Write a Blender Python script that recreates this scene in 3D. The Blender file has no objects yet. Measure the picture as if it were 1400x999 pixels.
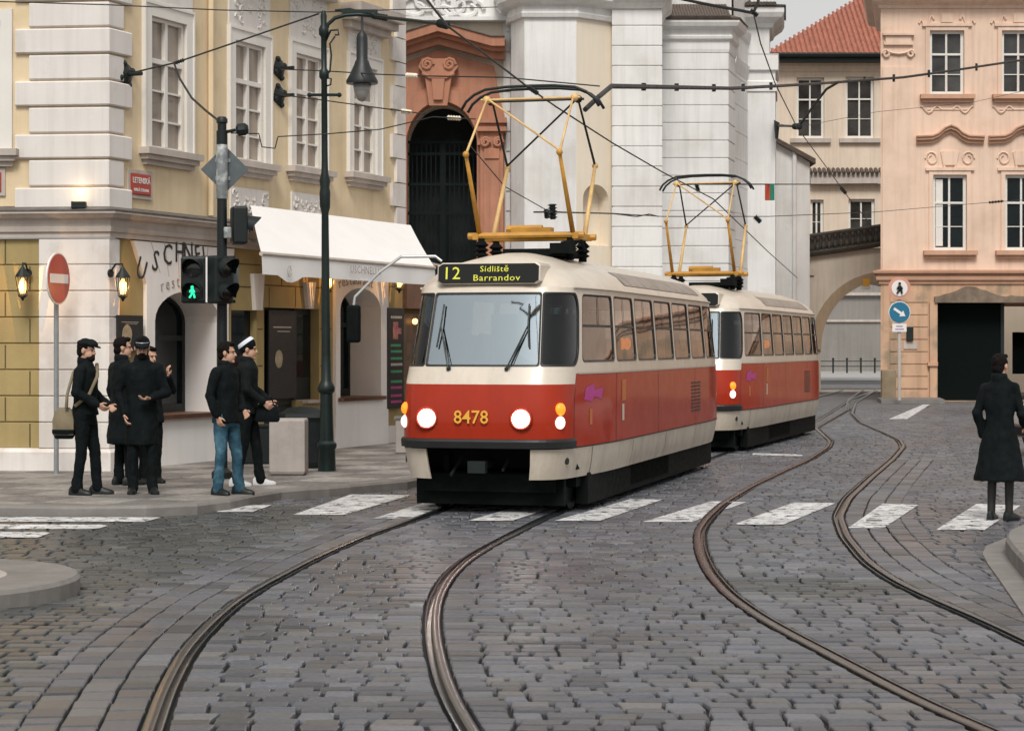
import bpy, bmesh, math, random
import numpy as np
from mathutils import Vector, Matrix, noise
random.seed(7)
R = math.radians
SC = bpy.context.scene
COL = SC.collection
# ---------------------------------------------------------------- camera model
K, CX, HY, CH = 2800.0, 700.0, 472.0, 1.88
def P(px, py, Y):
    return Vector(((px-CX)/K*Y, Y, CH-(py-HY)/K*Y))
def XP(px, Y): return (px-CX)/K*Y
def ZP(py, Y): return CH-(py-HY)/K*Y
def G(px, py, z=0.0):
    Y = K*(CH-z)/(py-HY)
    return Vector(((px-CX)/K*Y, Y, z))
# ---------------------------------------------------------------- objects
MW = {}
def ident(): return Matrix.Identity(4)
def thing(name, label, cat, loc=(0,0,0), rz=0.0, group=None):
    o = bpy.data.objects.new(name, None); COL.objects.link(o)
    o.empty_display_size = .2
    o.location = loc; o.rotation_euler = (0,0,rz)
    o['label'] = label; o['category'] = cat
    if group: o['group'] = group
    MW[o.name] = Matrix.Translation(Vector(loc)) @ Matrix.Rotation(rz, 4, 'Z')
    return o
def tag(o, label, cat, group=None):
    o['label'] = label; o['category'] = cat
    if group: o['group'] = group
    return o
def struct(o, kind='structure'):
    o['kind'] = kind; return o
def link(name, me, mat, parent=None, mw=None):
    o = bpy.data.objects.new(name, me); COL.objects.link(o)
    if mat:
        for m in (mat if isinstance(mat,(list,tuple)) else [mat]): me.materials.append(m)
    if parent is not None:
        o.parent = parent
        MW[o.name] = MW.get(parent.name, ident())
    return o
def copy_tree(o, parent=None):
    c = o.copy(); COL.objects.link(c)
    if parent is not None: c.parent = parent
    for ch in [x for x in bpy.data.objects if x.parent is o]:
        copy_tree(ch, c)
    return c
class MB:
    """collects geometry (world coordinates, or local if local=True in build)"""
    def __init__(s): s.v=[]; s.f=[]; s.mi=[]; s.cur=0
    def add(s, vs, fs):
        b=len(s.v); s.v += [tuple(v) for v in vs]
        for f in fs: s.f.append(tuple(b+i for i in f)); s.mi.append(s.cur)
        return s
    def quad(s,a,b,c,d): return s.add([a,b,c,d],[(0,1,2,3)])
    def poly(s,pts): return s.add(pts,[tuple(range(len(pts)))])
    def hexa(s, p):  # 8 points: bottom 4 (ccw) + top 4
        return s.add(p,[(3,2,1,0),(4,5,6,7),(0,1,5,4),(1,2,6,5),(2,3,7,6),(3,0,4,7)])
    def box(s, c, size, rz=0.0, M=None):
        hx,hy,hz=[x/2 for x in size]
        pts=[Vector((x,y,z)) for z in(-hz,hz) for x,y in((-hx,-hy),(hx,-hy),(hx,hy),(-hx,hy))]
        T=(M if M is not None else Matrix.Rotation(rz,4,'Z'))
        return s.hexa([Vector(c)+T@p for p in pts])
    def cyl(s,p0,p1,r0,r1=None,n=12,cap=True):
        p0=Vector(p0);p1=Vector(p1); r1=r0 if r1 is None else r1
        d=(p1-p0); 
        if d.length<1e-6: return s
        d.normalize()
        a=d.orthogonal().normalized(); b=d.cross(a)
        vs=[]
        for p,r in((p0,r0),(p1,r1)):
            for i in range(n):
                t=2*math.pi*i/n; vs.append(p+(a*math.cos(t)+b*math.sin(t))*r)
        fs=[(i,(i+1)%n,n+(i+1)%n,n+i) for i in range(n)]
        if cap: fs+= [tuple(range(n-1,-1,-1)),tuple(range(n,2*n))]
        return s.add(vs,fs)
    def tube(s,path,r,n=8,cap=True):
        path=[Vector(p) for p in path]; m=len(path)
        rs=r if isinstance(r,(list,tuple)) else [r]*m
        vs=[]; up=None
        for i,p in enumerate(path):
            d=(path[min(i+1,m-1)]-path[max(i-1,0)]).normalized()
            if up is None: a=d.orthogonal().normalized()
            else:
                a=(up-d*up.dot(d))
                a=a.normalized() if a.length>1e-6 else d.orthogonal().normalized()
            up=a; b=d.cross(a)
            for k in range(n):
                t=2*math.pi*k/n; vs.append(p+(a*math.cos(t)+b*math.sin(t))*rs[i])
        fs=[(i*n+k,i*n+(k+1)%n,(i+1)*n+(k+1)%n,(i+1)*n+k) for i in range(m-1) for k in range(n)]
        if cap: fs+=[tuple(range(n-1,-1,-1)),tuple((m-1)*n+k for k in range(n))]
        return s.add(vs,fs)
    def lathe(s,c,prof,n=20,axis=None):
        """prof: (r,h) from bottom to top; axis default z"""
        c=Vector(c); ax=Vector(axis).normalized() if axis is not None else Vector((0,0,1))
        a=ax.orthogonal().normalized(); b=ax.cross(a); vs=[]
        for r,h in prof:
            for k in range(n):
                t=2*math.pi*k/n; vs.append(c+ax*h+(a*math.cos(t)+b*math.sin(t))*max(r,1e-4))
        m=len(prof)
        fs=[(i*n+k,i*n+(k+1)%n,(i+1)*n+(k+1)%n,(i+1)*n+k) for i in range(m-1) for k in range(n)]
        fs+=[tuple(range(n-1,-1,-1)),tuple((m-1)*n+k for k in range(n))]
        return s.add(vs,fs)
    def sphere(s,c,rx,ry=None,rz=None,n=12,m=8,M=None):
        ry=rx if ry is None else ry; rz=rx if rz is None else rz
        c=Vector(c); vs=[]; T=M or Matrix.Identity(3)
        for i in range(m+1):
            ph=math.pi*i/m
            for k in range(n):
                t=2*math.pi*k/n
                q=Vector((rx*math.sin(ph)*math.cos(t),ry*math.sin(ph)*math.sin(t),-rz*math.cos(ph)))
                if i in(0,m): q=Vector((1e-5*math.cos(t),1e-5*math.sin(t),-rz*math.cos(ph)))
                vs.append(c+T@q)
        fs=[(i*n+k,i*n+(k+1)%n,(i+1)*n+(k+1)%n,(i+1)*n+k) for i in range(m) for k in range(n)]
        fs+=[tuple(range(n-1,-1,-1)),tuple(m*n+k for k in range(n))]
        return s.add(vs,fs)
    def capsule(s,p0,p1,r0,r1,n=12,flat=None):
        """tapered limb with round ends"""
        p0=Vector(p0);p1=Vector(p1);d=p1-p0;L=d.length
        if L<1e-6: return s.sphere(p0,r0)
        d/=L; path=[];rs=[]
        for i in range(5):
            a=math.pi/2*(1-i/4.0); path.append(p0-d*r0*math.sin(a)); rs.append(max(r0*math.cos(a),1e-4))
        for i in range(5):
            a=math.pi/2*(i/4.0); path.append(p1+d*r1*math.sin(a)); rs.append(max(r1*math.cos(a),1e-4))
        return s.tube(path,rs,n)
    def loft(s,rings,cap=True):
        n=len(rings[0]); m=len(rings); vs=[p for r in rings for p in r]
        fs=[(i*n+k,i*n+(k+1)%n,(i+1)*n+(k+1)%n,(i+1)*n+k) for i in range(m-1) for k in range(n)]
        if cap: fs+=[tuple(range(n-1,-1,-1)),tuple((m-1)*n+k for k in range(n))]
        return s.add(vs,fs)
    def prism(s,pts,z0,z1):
        n=len(pts)
        vs=[(p[0],p[1],z0) for p in pts]+[(p[0],p[1],z1) for p in pts]
        fs=[tuple(range(n-1,-1,-1)),tuple(range(n,2*n))]+[(i,(i+1)%n,n+(i+1)%n,n+i) for i in range(n)]
        return s.add(vs,fs)
    # facade helpers
    def fbox(s,fr,u0,u1,w0,w1,z0,z1):
        p=fr.p
        return s.hexa([p(u0,w1,z0),p(u1,w1,z0),p(u1,w0,z0),p(u0,w0,z0),p(u0,w1,z1),p(u1,w1,z1),p(u1,w0,z1),p(u0,w0,z1)])
    def fprism(s,fr,pts,w0,w1):
        """polygon (u,z) counter-clockwise seen from outside, extruded from w0 to w1"""
        n=len(pts)
        vs=[fr.p(u,w0,z) for u,z in pts]+[fr.p(u,w1,z) for u,z in pts]
        fs=[tuple(range(n-1,-1,-1)),tuple(range(n,2*n))]+[(i,(i+1)%n,n+(i+1)%n,n+i) for i in range(n)]
        return s.add(vs,fs)
    def fstrip(s,fr,inner,outer,w0,w1):
        """solid band between two open lines of (u,z)"""
        n=len(inner)
        for i in range(n-1):
            a,b,c,d=inner[i],inner[i+1],outer[i+1],outer[i]
            s.hexa([fr.p(*((q[0],w0,q[1]))) for q in(a,b,c,d)]+[fr.p(*((q[0],w1,q[1]))) for q in(a,b,c,d)])
        return s
    def sweep(s,pts,prof,closed=False):
        """plan polyline (left to right as seen from outside), profile of (offset outwards, z)"""
        n=len(pts); off=[]
        for i in range(n):
            def nrm(a,b):
                d=Vector((b[0]-a[0],b[1]-a[1])); d.normalize(); return Vector((d.y,-d.x))
            ns=[]
            if i>0: ns.append(nrm(pts[i-1],pts[i]))
            if i<n-1: ns.append(nrm(pts[i],pts[i+1]))
            if len(ns)==2:
                m=ns[0]+ns[1]; m=m.normalized() if m.length>1e-3 else ns[0]
                m=m/max(.35,m.dot(ns[0]))
            else: m=ns[0]
            off.append(m)
        vs=[(p[0]+o.x*w,p[1]+o.y*w,z) for w,z in prof for p,o in zip(pts,off)]
        fs=[(j*n+i,j*n+i+1,(j+1)*n+i+1,(j+1)*n+i) for j in range(len(prof)-1) for i in range(n-1)]
        return s.add(vs,fs)
    def build(s,name,mat,parent=None,smooth=False,merge=0.0,local=False,recalc=True,bevel=0.0):
        me=bpy.data.meshes.new(name)
        vs=s.v
        if parent is not None and not local:
            inv=MW.get(parent.name,ident()).inverted(); vs=[inv@Vector(v) for v in vs]
        me.from_pydata([tuple(v) for v in vs],[],s.f)
        if any(s.mi): me.polygons.foreach_set('material_index',s.mi)
        if merge or recalc:
            bm=bmesh.new(); bm.from_mesh(me)
            if merge: bmesh.ops.remove_doubles(bm,verts=bm.verts,dist=merge)
            if recalc: bmesh.ops.recalc_face_normals(bm,faces=bm.faces)
            if bevel: bmesh.ops.bevel(bm,geom=[e for e in bm.edges if len(e.link_faces)==2 and e.calc_face_angle(0)>.6],offset=bevel,segments=2,affect='EDGES',profile=.5)
            bm.to_mesh(me); bm.free()
        if smooth is True: me.polygons.foreach_set('use_smooth',[True]*len(me.polygons))
        o=link(name,me,mat,parent)
        if smooth=='auto':
            me.polygons.foreach_set('use_smooth',[True]*len(me.polygons)); sharp(me,40)
        me.update()
        return o
def sharp(me,deg):
    bm=bmesh.new(); bm.from_mesh(me)
    for e in bm.edges:
        if len(e.link_faces)==2 and e.calc_face_angle(0)>R(deg): e.smooth=False
    bm.to_mesh(me); bm.free()
class Fr:
    """vertical plane: u along the wall (left to right from outside), w outwards, z up"""
    def __init__(s,o,d):
        s.o=Vector((o[0],o[1],0)); s.d=Vector((d[0],d[1],0)).normalized(); s.n=Vector((s.d.y,-s.d.x,0))
    def p(s,u,w,z): 
        q=s.o+s.d*u+s.n*w; return Vector((q.x,q.y,z))
    def U(s,px,w=0):
        k=(px-CX)/K; o=s.o+s.n*w
        return (k*o.y-o.x)/(s.d.x-k*s.d.y)
    def Y(s,u,w=0): return (s.o+s.d*u+s.n*w).y
    def Z(s,py,u,w=0): return ZP(py,s.Y(u,w))
    def at(s,px,py,w=0):
        u=s.U(px,w); return u,s.Z(py,u,w)
    def rect(s,x0,y0,x1,y1,w=0):
        u0,u1=s.U(x0,w),s.U(x1,w); um=(u0+u1)/2
        return u0,u1,s.Z(y1,um,w),s.Z(y0,um,w)
def wall_holes(name,fr,outer,holes,depth,mat,parent,w=0.0):
    """flat wall with openings and their reveals (depth inwards)"""
    bm=bmesh.new(); edges=[]
    loops=[]
    for L in [outer]+holes:
        vs=[bm.verts.new(fr.p(u,w,z)) for u,z in L]
        es=[bm.edges.new((vs[i],vs[(i+1)%len(vs)])) for i in range(len(vs))]
        edges+=es; loops.append(vs)
    bmesh.ops.triangle_fill(bm,use_beauty=True,edges=edges,normal=fr.n)
    for vs,L in zip(loops[1:],holes):
        dd=depth
        back=[bm.verts.new(fr.p(u,w-dd,z)) for u,z in L]
        n=len(vs)
        for i in range(n):
            bm.faces.new((vs[i],vs[(i+1)%n],back[(i+1)%n],back[i]))
    bmesh.ops.recalc_face_normals(bm,faces=bm.faces)
    if parent is not None:
        inv=MW.get(parent.name,ident()).inverted(); bmesh.ops.transform(bm,matrix=inv,verts=bm.verts)
    me=bpy.data.meshes.new(name); bm.to_mesh(me); bm.free()
    return link(name,me,mat,parent)
def rect_loop(u0,u1,z0,z1): return [(u0,z0),(u1,z0),(u1,z1),(u0,z1)]
def arch_loop(u0,u1,z0,zs,zt,n=14):
    """rect with elliptical arch: springs at zs, top zt"""
    c=(u0+u1)/2; a=(u1-u0)/2; b=zt-zs
    L=[(u0,z0),(u1,z0)]
    for i in range(n+1):
        t=math.pi*i/n; L.append((c+a*math.cos(t),zs+b*math.sin(t)))
    return L
def text_mesh(txt,size,depth=.004,spacing=1.0,align='CENTER',bold=0.0):
    cu=bpy.data.curves.new('lettering','FONT'); cu.body=txt; cu.size=size; cu.extrude=depth/2
    cu.align_x=align; cu.align_y='CENTER'; cu.space_character=spacing; cu.resolution_u=2; cu.offset=bold
    o=bpy.data.objects.new('lettering_source',cu); COL.objects.link(o)
    dg=bpy.context.evaluated_depsgraph_get(); dg.update()
    me=bpy.data.meshes.new_from_object(o.evaluated_get(dg)); 
    bpy.data.objects.remove(o); bpy.data.curves.remove(cu)
    me.materials.clear()
    return me
def text_on(name,txt,size,origin,udir,updir,mat,parent,depth=.006,spacing=1.0,stretch=1.0,bold=0.0,align='CENTER'):
    me=text_mesh(txt,size,depth,spacing,align,bold)
    u=Vector(udir).normalized(); v=Vector(updir).normalized(); n=u.cross(v)
    M=Matrix((( u.x*stretch,v.x,n.x,origin[0]),(u.y*stretch,v.y,n.y,origin[1]),(u.z*stretch,v.z,n.z,origin[2]),(0,0,0,1)))
    if parent is not None: M=MW.get(parent.name,ident()).inverted()@M
    me.transform(M); me.update()
    return link(name,me,mat,parent)
# ---------------------------------------------------------------- materials
MATS={}
def mat(name,col,rough=.6,metal=0.0,var=.12,scale=2.0,bump=0.0,bscale=30.0,streak=0.0,spec=.5,coat=0.0,emit=None,estr=0.0,col2=None,fac2=.5,scale2=6.0,hue=0.0):
    m=bpy.data.materials.new(name); m.use_nodes=True; nt=m.node_tree; N=nt.nodes; L=nt.links
    b=N['Principled BSDF']; b.inputs['Roughness'].default_value=rough; b.inputs['Metallic'].default_value=metal
    b.inputs['Specular IOR Level'].default_value=spec; b.inputs['Coat Weight'].default_value=coat; b.inputs['Coat Roughness'].default_value=.08
    c=(*col,1)
    tc=N.new('ShaderNodeTexCoord')
    def nz(sc,det=4,vec=None):
        n=N.new('ShaderNodeTexNoise'); n.inputs['Scale'].default_value=sc; n.inputs['Detail'].default_value=det; n.inputs['Roughness'].default_value=.6
        L.new(vec if vec is not None else tc.outputs['Object'],n.inputs['Vector']); return n.outputs['Fac']
    def ramp(src,a,b_,lo,hi):
        r=N.new('ShaderNodeMapRange'); r.inputs[1].default_value=a; r.inputs[2].default_value=b_; r.inputs[3].default_value=lo; r.inputs[4].default_value=hi; r.clamp=True
        L.new(src,r.inputs[0]); return r.outputs[0]
    def mixc(f,a,b_,mode='MIX'):
        x=N.new('ShaderNodeMix'); x.data_type='RGBA'; x.blend_type=mode
        if isinstance(f,float): x.inputs[0].default_value=f
        else: L.new(f,x.inputs[0])
        for k,v in((6,a),(7,b_)):
            if isinstance(v,tuple): x.inputs[k].default_value=v
            else: L.new(v,x.inputs[k])
        return x.outputs[2]
    cur=c
    if col2 is not None: cur=mixc(ramp(nz(scale2,6),.5-fac2*.2+.05,.65,0,1),cur,(*col2,1))
    if var:
        f=ramp(nz(scale,6),.3,.7,1-var,1+var*.6); g=N.new('ShaderNodeCombineColor')
        for i in range(3): L.new(f,g.inputs[i])
        cur=mixc(1.0,cur,g.outputs[0],'MULTIPLY')
    if streak:
        mp=N.new('ShaderNodeMapping'); mp.inputs['Scale'].default_value=(2.2,2.2,.12); L.new(tc.outputs['Object'],mp.inputs[0])
        f=ramp(nz(2.5,5,mp.outputs[0]),.45,.75,0,streak)
        cur=mixc(f,cur,(c[0]*.45,c[1]*.42,c[2]*.4,1))
    if isinstance(cur,tuple): b.inputs['Base Color'].default_value=cur
    else: L.new(cur,b.inputs['Base Color'])
    if bump:
        bp=N.new('ShaderNodeBump'); bp.inputs['Strength'].default_value=bump; bp.inputs['Distance'].default_value=.01
        L.new(nz(bscale,5),bp.inputs['Height']); L.new(bp.outputs[0],b.inputs['Normal'])
    if rough>.15 and var:
        L.new(ramp(nz(scale*2.3,3),.3,.7,rough*.85,min(1,rough*1.12)),b.inputs['Roughness'])
    if emit is not None:
        b.inputs['Emission Color'].default_value=(*emit,1); b.inputs['Emission Strength'].default_value=estr
    MATS[name]=m; return m
def glass(name,tint,base_refl,rough=.02,wav=0.0,gcol=(.95,.97,1)):
    """sheet glass: see-through with mirror reflection"""
    m=bpy.data.materials.new(name); m.use_nodes=True; nt=m.node_tree; N=nt.nodes; L=nt.links
    N.remove(N['Principled BSDF']); out=N['Material Output']
    t=N.new('ShaderNodeBsdfTransparent'); t.inputs[0].default_value=(*tint,1)
    g=N.new('ShaderNodeBsdfGlossy'); g.inputs['Roughness'].default_value=rough; g.inputs[0].default_value=(*gcol,1)
    f=N.new('ShaderNodeFresnel'); f.inputs[0].default_value=1.5
    a=N.new('ShaderNodeMath'); a.operation='MULTIPLY_ADD'; a.inputs[1].default_value=1-base_refl; a.inputs[2].default_value=base_refl; a.use_clamp=True
    L.new(f.outputs[0],a.inputs[0])
    x=N.new('ShaderNodeMixShader'); L.new(a.outputs[0],x.inputs[0]); L.new(t.outputs[0],x.inputs[1]); L.new(g.outputs[0],x.inputs[2]); L.new(x.outputs[0],out.inputs[0])
    if wav:
        tc=N.new('ShaderNodeTexCoord'); n=N.new('ShaderNodeTexNoise'); n.inputs['Scale'].default_value=3; L.new(tc.outputs['Object'],n.inputs[0])
        bp=N.new('ShaderNodeBump'); bp.inputs['Strength'].default_value=wav; bp.inputs['Distance'].default_value=.02; L.new(n.outputs[0],bp.inputs['Height'])
        L.new(bp.outputs[0],g.inputs['Normal'])
    return m
yellow_wall=mat('yellow_plaster',(.75,.605,.40),.85,var=.10,scale=1.0,bump=.15,streak=.22,col2=(.67,.53,.335),fac2=.3,scale2=.9)
ochre_wall=mat('ochre_stone',(.36,.275,.118),.8,var=.14,scale=1.5,bump=.25,bscale=25,streak=.25)
white_plaster=mat('white_plaster',(.73,.69,.65),.85,var=.08,scale=.8,bump=.12,streak=.25,col2=(.62,.57,.52),fac2=.1,scale2=1.1)
church_white=mat('church_plaster',(.75,.74,.72),.85,var=.12,scale=.35,bump=.1,streak=.26,col2=(.66,.64,.61),fac2=.2,scale2=.5)
church_cream=mat('church_cream',(.78,.69,.56),.85,var=.06,scale=.5,bump=.1,streak=.1)
stone_trim=mat('stone_trim',(.50,.44,.39),.8,var=.15,scale=2,bump=.2,streak=.3)
terracotta=mat('terracotta_stone',(.42,.19,.115),.8,var=.18,scale=1.0,bump=.25,streak=.4)
pink_wall=mat('pink_plaster',(.78,.575,.445),.85,var=.12,scale=.45,bump=.12,streak=.30,col2=(.70,.505,.385),fac2=.3,scale2=.7)
pink_trim=mat('pink_trim',(.56,.33,.22),.85,var=.12,scale=1.5,streak=.2)
pink_base=mat('pink_weathered',(.58,.37,.24),.85,var=.14,scale=.8,streak=.5,col2=(.33,.25,.17),fac2=.2,scale2=1.1)
beige_wall=mat('beige_plaster',(.72,.60,.48),.85,var=.12,scale=.5,streak=.3)
grey_wall=mat('grey_plaster',(.72,.64,.54),.85,var=.15,scale=.5,streak=.3)
roof_tile=mat('roof_tile',(.35,.125,.08),.75,var=.3,scale=3.0,streak=.1)
win_white=mat('window_paint',(.74,.71,.66),.5,var=.05)
portal_white=mat('portal_white',(.82,.80,.775),.8,var=.05,scale=1.0,bump=.1,streak=.12)
pane_beige=mat('pane_curtain',(.33,.27,.215),.06,var=.25,scale=1.3,spec=.6,streak=.75)
pane_dark=mat('pane_dark',(.008,.014,.016),.05,var=.5,scale=1.5,spec=.22)
pane_far=mat('pane_far',(.05,.05,.048),.06,var=.8,scale=.9,spec=.3)
pane_shop=mat('pane_shop',(.008,.014,.016),.05,var=.6,scale=2.0,spec=.35)
black_iron=mat('black_iron',(.008,.014,.013),.5,var=.3,scale=8,spec=.4)
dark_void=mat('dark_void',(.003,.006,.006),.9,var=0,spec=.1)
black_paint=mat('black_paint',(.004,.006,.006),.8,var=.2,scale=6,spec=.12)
steel_grey=mat('galvanised_steel',(.30,.32,.33),.5,.4,var=.15,scale=6)
wire_mat=mat('wire_dark',(.02,.02,.018),.6,var=.1)
brown_sill=mat('brown_tile',(.17,.085,.05),.5,var=.25,scale=5)
# ================================================================ camera, light, sky
cam=bpy.data.cameras.new('camera'); co=bpy.data.objects.new('camera',cam); COL.objects.link(co)
co.location=(0,0,CH); co.rotation_euler=(R(90),0,0)
cam.sensor_width=36; cam.lens=36*K/1400.0
cam.shift_y=-(HY-499.5)/1400.0*-1.0 if False else (HY-499.5)/1400.0
cam.clip_end=3000; cam.clip_start=.1
cam.dof.use_dof=True; cam.dof.focus_distance=24.5; cam.dof.aperture_fstop=9.0
SC.camera=co
W=bpy.data.worlds.new('World'); SC.world=W; W.use_nodes=True
nt=W.node_tree; bg=nt.nodes['Background']
SUN_EL,SUN_AZ=50.0,181.0     # azimuth clockwise from +Y
sky=nt.nodes.new('ShaderNodeTexSky'); sky.sky_type='NISHITA'; sky.sun_disc=False
sky.sun_elevation=R(SUN_EL); sky.sun_rotation=R(SUN_AZ); sky.air_density=1.0; sky.dust_density=4.0; sky.ozone_density=1.0
hs=nt.nodes.new('ShaderNodeHueSaturation'); hs.inputs['Saturation'].default_value=.12; hs.inputs['Value'].default_value=1.0
wm=nt.nodes.new('ShaderNodeMix'); wm.data_type='RGBA'; wm.inputs[0].default_value=.55; wm.inputs[7].default_value=(10.6,10.4,10.2,1)
nt.links.new(sky.outputs[0],hs.inputs['Color']); nt.links.new(hs.outputs[0],wm.inputs[6]); nt.links.new(wm.outputs[2],bg.inputs[0])
bg.inputs[1].default_value=.08
sd=bpy.data.lights.new('sun','SUN'); sd.energy=2.35; sd.angle=R(20); sd.color=(1,.965,.91)
so=bpy.data.objects.new('sun',sd); COL.objects.link(so)
az=R(SUN_AZ); el=R(SUN_EL)
dirv=Vector((math.sin(az)*math.cos(el),math.cos(az)*math.cos(el),math.sin(el)))
so.rotation_euler=dirv.to_track_quat('Z','Y').to_euler(); so.location=(0,-10,40)
SC.view_settings.view_transform='Standard'; SC.view_settings.look='None'; SC.view_settings.gamma=1; SC.view_settings.exposure=0.13
SC.cycles.max_bounces=6; SC.cycles.transparent_max_bounces=12; SC.cycles.sample_clamp_indirect=6
try: SC.cycles.use_denoising=True
except Exception: pass
# ================================================================ rails
def resample(pts,n=6):
    """pixel points on the ground -> smooth X(Y) table"""
    q=sorted([(G(*p).y,G(*p).x) for p in pts])
    ys=np.array([a for a,_ in q]); xs=np.array([b for _,b in q])
    yy=np.arange(ys[0],ys[-1],.1); xx=np.interp(yy,ys,xs)
    w=np.clip((yy*.055).astype(int),4,24); out=xx.copy()
    for _ in range(2):
        pad=np.pad(out,40,mode='reflect',reflect_type='odd'); cs=np.cumsum(np.insert(pad,0,0))
        out=np.array([(cs[i+40+k+1]-cs[i+40-k])/(2*k+1) for i,k in enumerate(w)])
    # extend straight towards the camera
    s=(out[10]-out[0])/(yy[10]-yy[0]); y2=np.arange(5.0,yy[0],.1)
    return np.concatenate([y2,yy]),np.concatenate([out[0]+(y2-yy[0])*s,out])
LL=[(206.6,992),(223,945),(251.5,891.5),(287.5,852),(323,821.5),(359,800),(395,781),(431,762),(480,740.6),(510,728.5),(560.6,712),(584,703)]
LR=[(643,996),(632.5,981),(614.5,945.4),(602,909.5),(594.7,873.6),(593,845),(598,816),(614.5,787.3),(639.7,764),(675.6,742.4),(711.5,724.5),(747.5,706.5)]
RL=[(1344,996),(1279,969),(1207.5,933),(1135.6,895),(1063.7,857.4),(1028,836),(992,809),(966.7,778),(955,750),(954,726),(966.7,708),(987,689),(1028.6,664),(1075,642),(1105.7,628),(1131,611.4),(1135,603),(1128,596),(1116,585),(1157,561),(1160,546),(1180,533)]
RR=[(1400,873.6),(1351,850),(1279,819.7),(1225,794.5),(1186,767.6),(1157,733),(1147,706),(1160,681),(1190.5,652.6),(1221,627),(1235.6,610),(1230,601),(1208.6,591),(1178,578),(1165,565),(1170,550),(1199,532)]
# the near track runs on below the trams
T1F=Vector((-.257,-.966)); T1O=Vector((-.355,22.67)); T2F=Vector((-.296,-.955)); T2O=Vector((2.967,35.84))
def under(side):
    pts=[]
    for o,f,ss in((T1O,T1F,(1.6,4.5,8.0)),(T2O,T2F,(1,4,7.5))):
        l=Vector((-f.y,f.x))
        for s_ in ss:
            q=o-f*s_+l*side*.717; pts.append((q.x,q.y))
    pts+= [(8.75+side*.72,60.0),(11.2+side*.72,72.0),(14.6+side*.72,86.0)]
    return [((x/y*K+CX),(HY+K*CH/y)) for x,y in pts]
RAILS=[resample(LL+under(-1)),resample(LR+under(1)),resample(RL),resample(RR)]
def railx(k,y): return float(np.interp(y,RAILS[k][0],RAILS[k][1]))
rail_steel=mat('rail_steel',(.095,.108,.118),.24,.8,var=.12,scale=4,spec=.6)
rail_red_reflection=mat('rail_red_reflection',(.125,.108,.102),.26,.75,var=.15,scale=4,spec=.6)  # steel with a reddish tram reflection put into its base colour
rail_names=['outer rail of the track the red trams stand on, curving past the kerb island','inner rail of the track below the front tram, catching its headlight',
 'rail of the empty track with a reddish reflection in its colour, bending sharply beside the zebra stripe','dark rail of the empty track, the one closest to the dark coated woman']
for k in range(4):
    ys,xs=RAILS[k]; inside=1 if k in(0,2) else -1
    step=[0]; 
    i=0
    while i<len(ys)-1:
        i=min(len(ys)-1,i+(2 if ys[i]<30 else 5)); step.append(i)
    prof=[(-.040,-.10),(-.040,.002),(-.034,.008),(-.018,.0115),(0,.012),(.014,.0105),(.020,.006),(.023,-.032),(.050,-.032),(.053,.003),(.064,.005),(.068,-.10)]
    rings=[]
    for i in step:
        a=max(i-2,0); b=min(i+2,len(ys)-1)
        d=Vector((xs[b]-xs[a],ys[b]-ys[a])).normalized(); nrm=Vector((d.y,-d.x))*inside
        rings.append([(xs[i]+nrm.x*o,ys[i]+nrm.y*o,z) for o,z in prof])
    m=MB().loft(rings); o=m.build('tram_rail',rail_red_reflection if k==2 else rail_steel,smooth='auto')
    tag(o,rail_names[k],'tram rail','rails set in the cobbles')
# ================================================================ paved areas
LP_TOP=[(-420,686),(-60,689),(0,690.5),(100,692),(200,691),(270,688),(315,682.5),(345,676),(385,669.5),(424,666.5),(450,665),(557,655.5)]
LP=[G(x,y,.12) for x,y in LP_TOP]
LP=[(v.x,v.y) for v in LP]+[(.3,31.8),(1.4,35.6),(2.6,39.5),(4.6,46.0),(6.3,54),(7.9,62),(9.0,68),(9.4,74)]
def offset_in(line,d):
    out=[]
    for i,p in enumerate(line):
        a=Vector(line[max(i-1,0)]); b=Vector(line[min(i+1,len(line)-1)]); t=(b-a).normalized()
        out.append((p[0]-t.y*d,p[1]+t.x*d))
    return out
def in_poly(x,y,poly):
    c=False; j=len(poly)-1
    for i in range(len(poly)):
        xi,yi=poly[i]; xj,yj=poly[j]
        if (yi>y)!=(yj>y) and x<(xj-xi)*(y-yi)/(yj-yi)+xi: c=not c
        j=i
    return c
LPpoly=LP+[(9,80),(-20,80),(-20,LP[0][1])]
# near kerb island (left) and kerbed corner (right)
isl=[]
for i in range(25):
    t=-math.pi/2+math.pi*i/24; isl.append((-4.72+1.42*math.cos(t),15.52+1.42*math.sin(t)))
ISL=[(-9,14.1)]+isl+[(-9,16.94)]
RC=[(3.3,11.0),(3.75,14.2),(4.10,16.4),(4.27,17.5),(4.41,18.3),(4.60,19.0),(4.98,19.8),(5.8,20.9),(7.5,22.5),(12,25),(12,11)]
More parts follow.
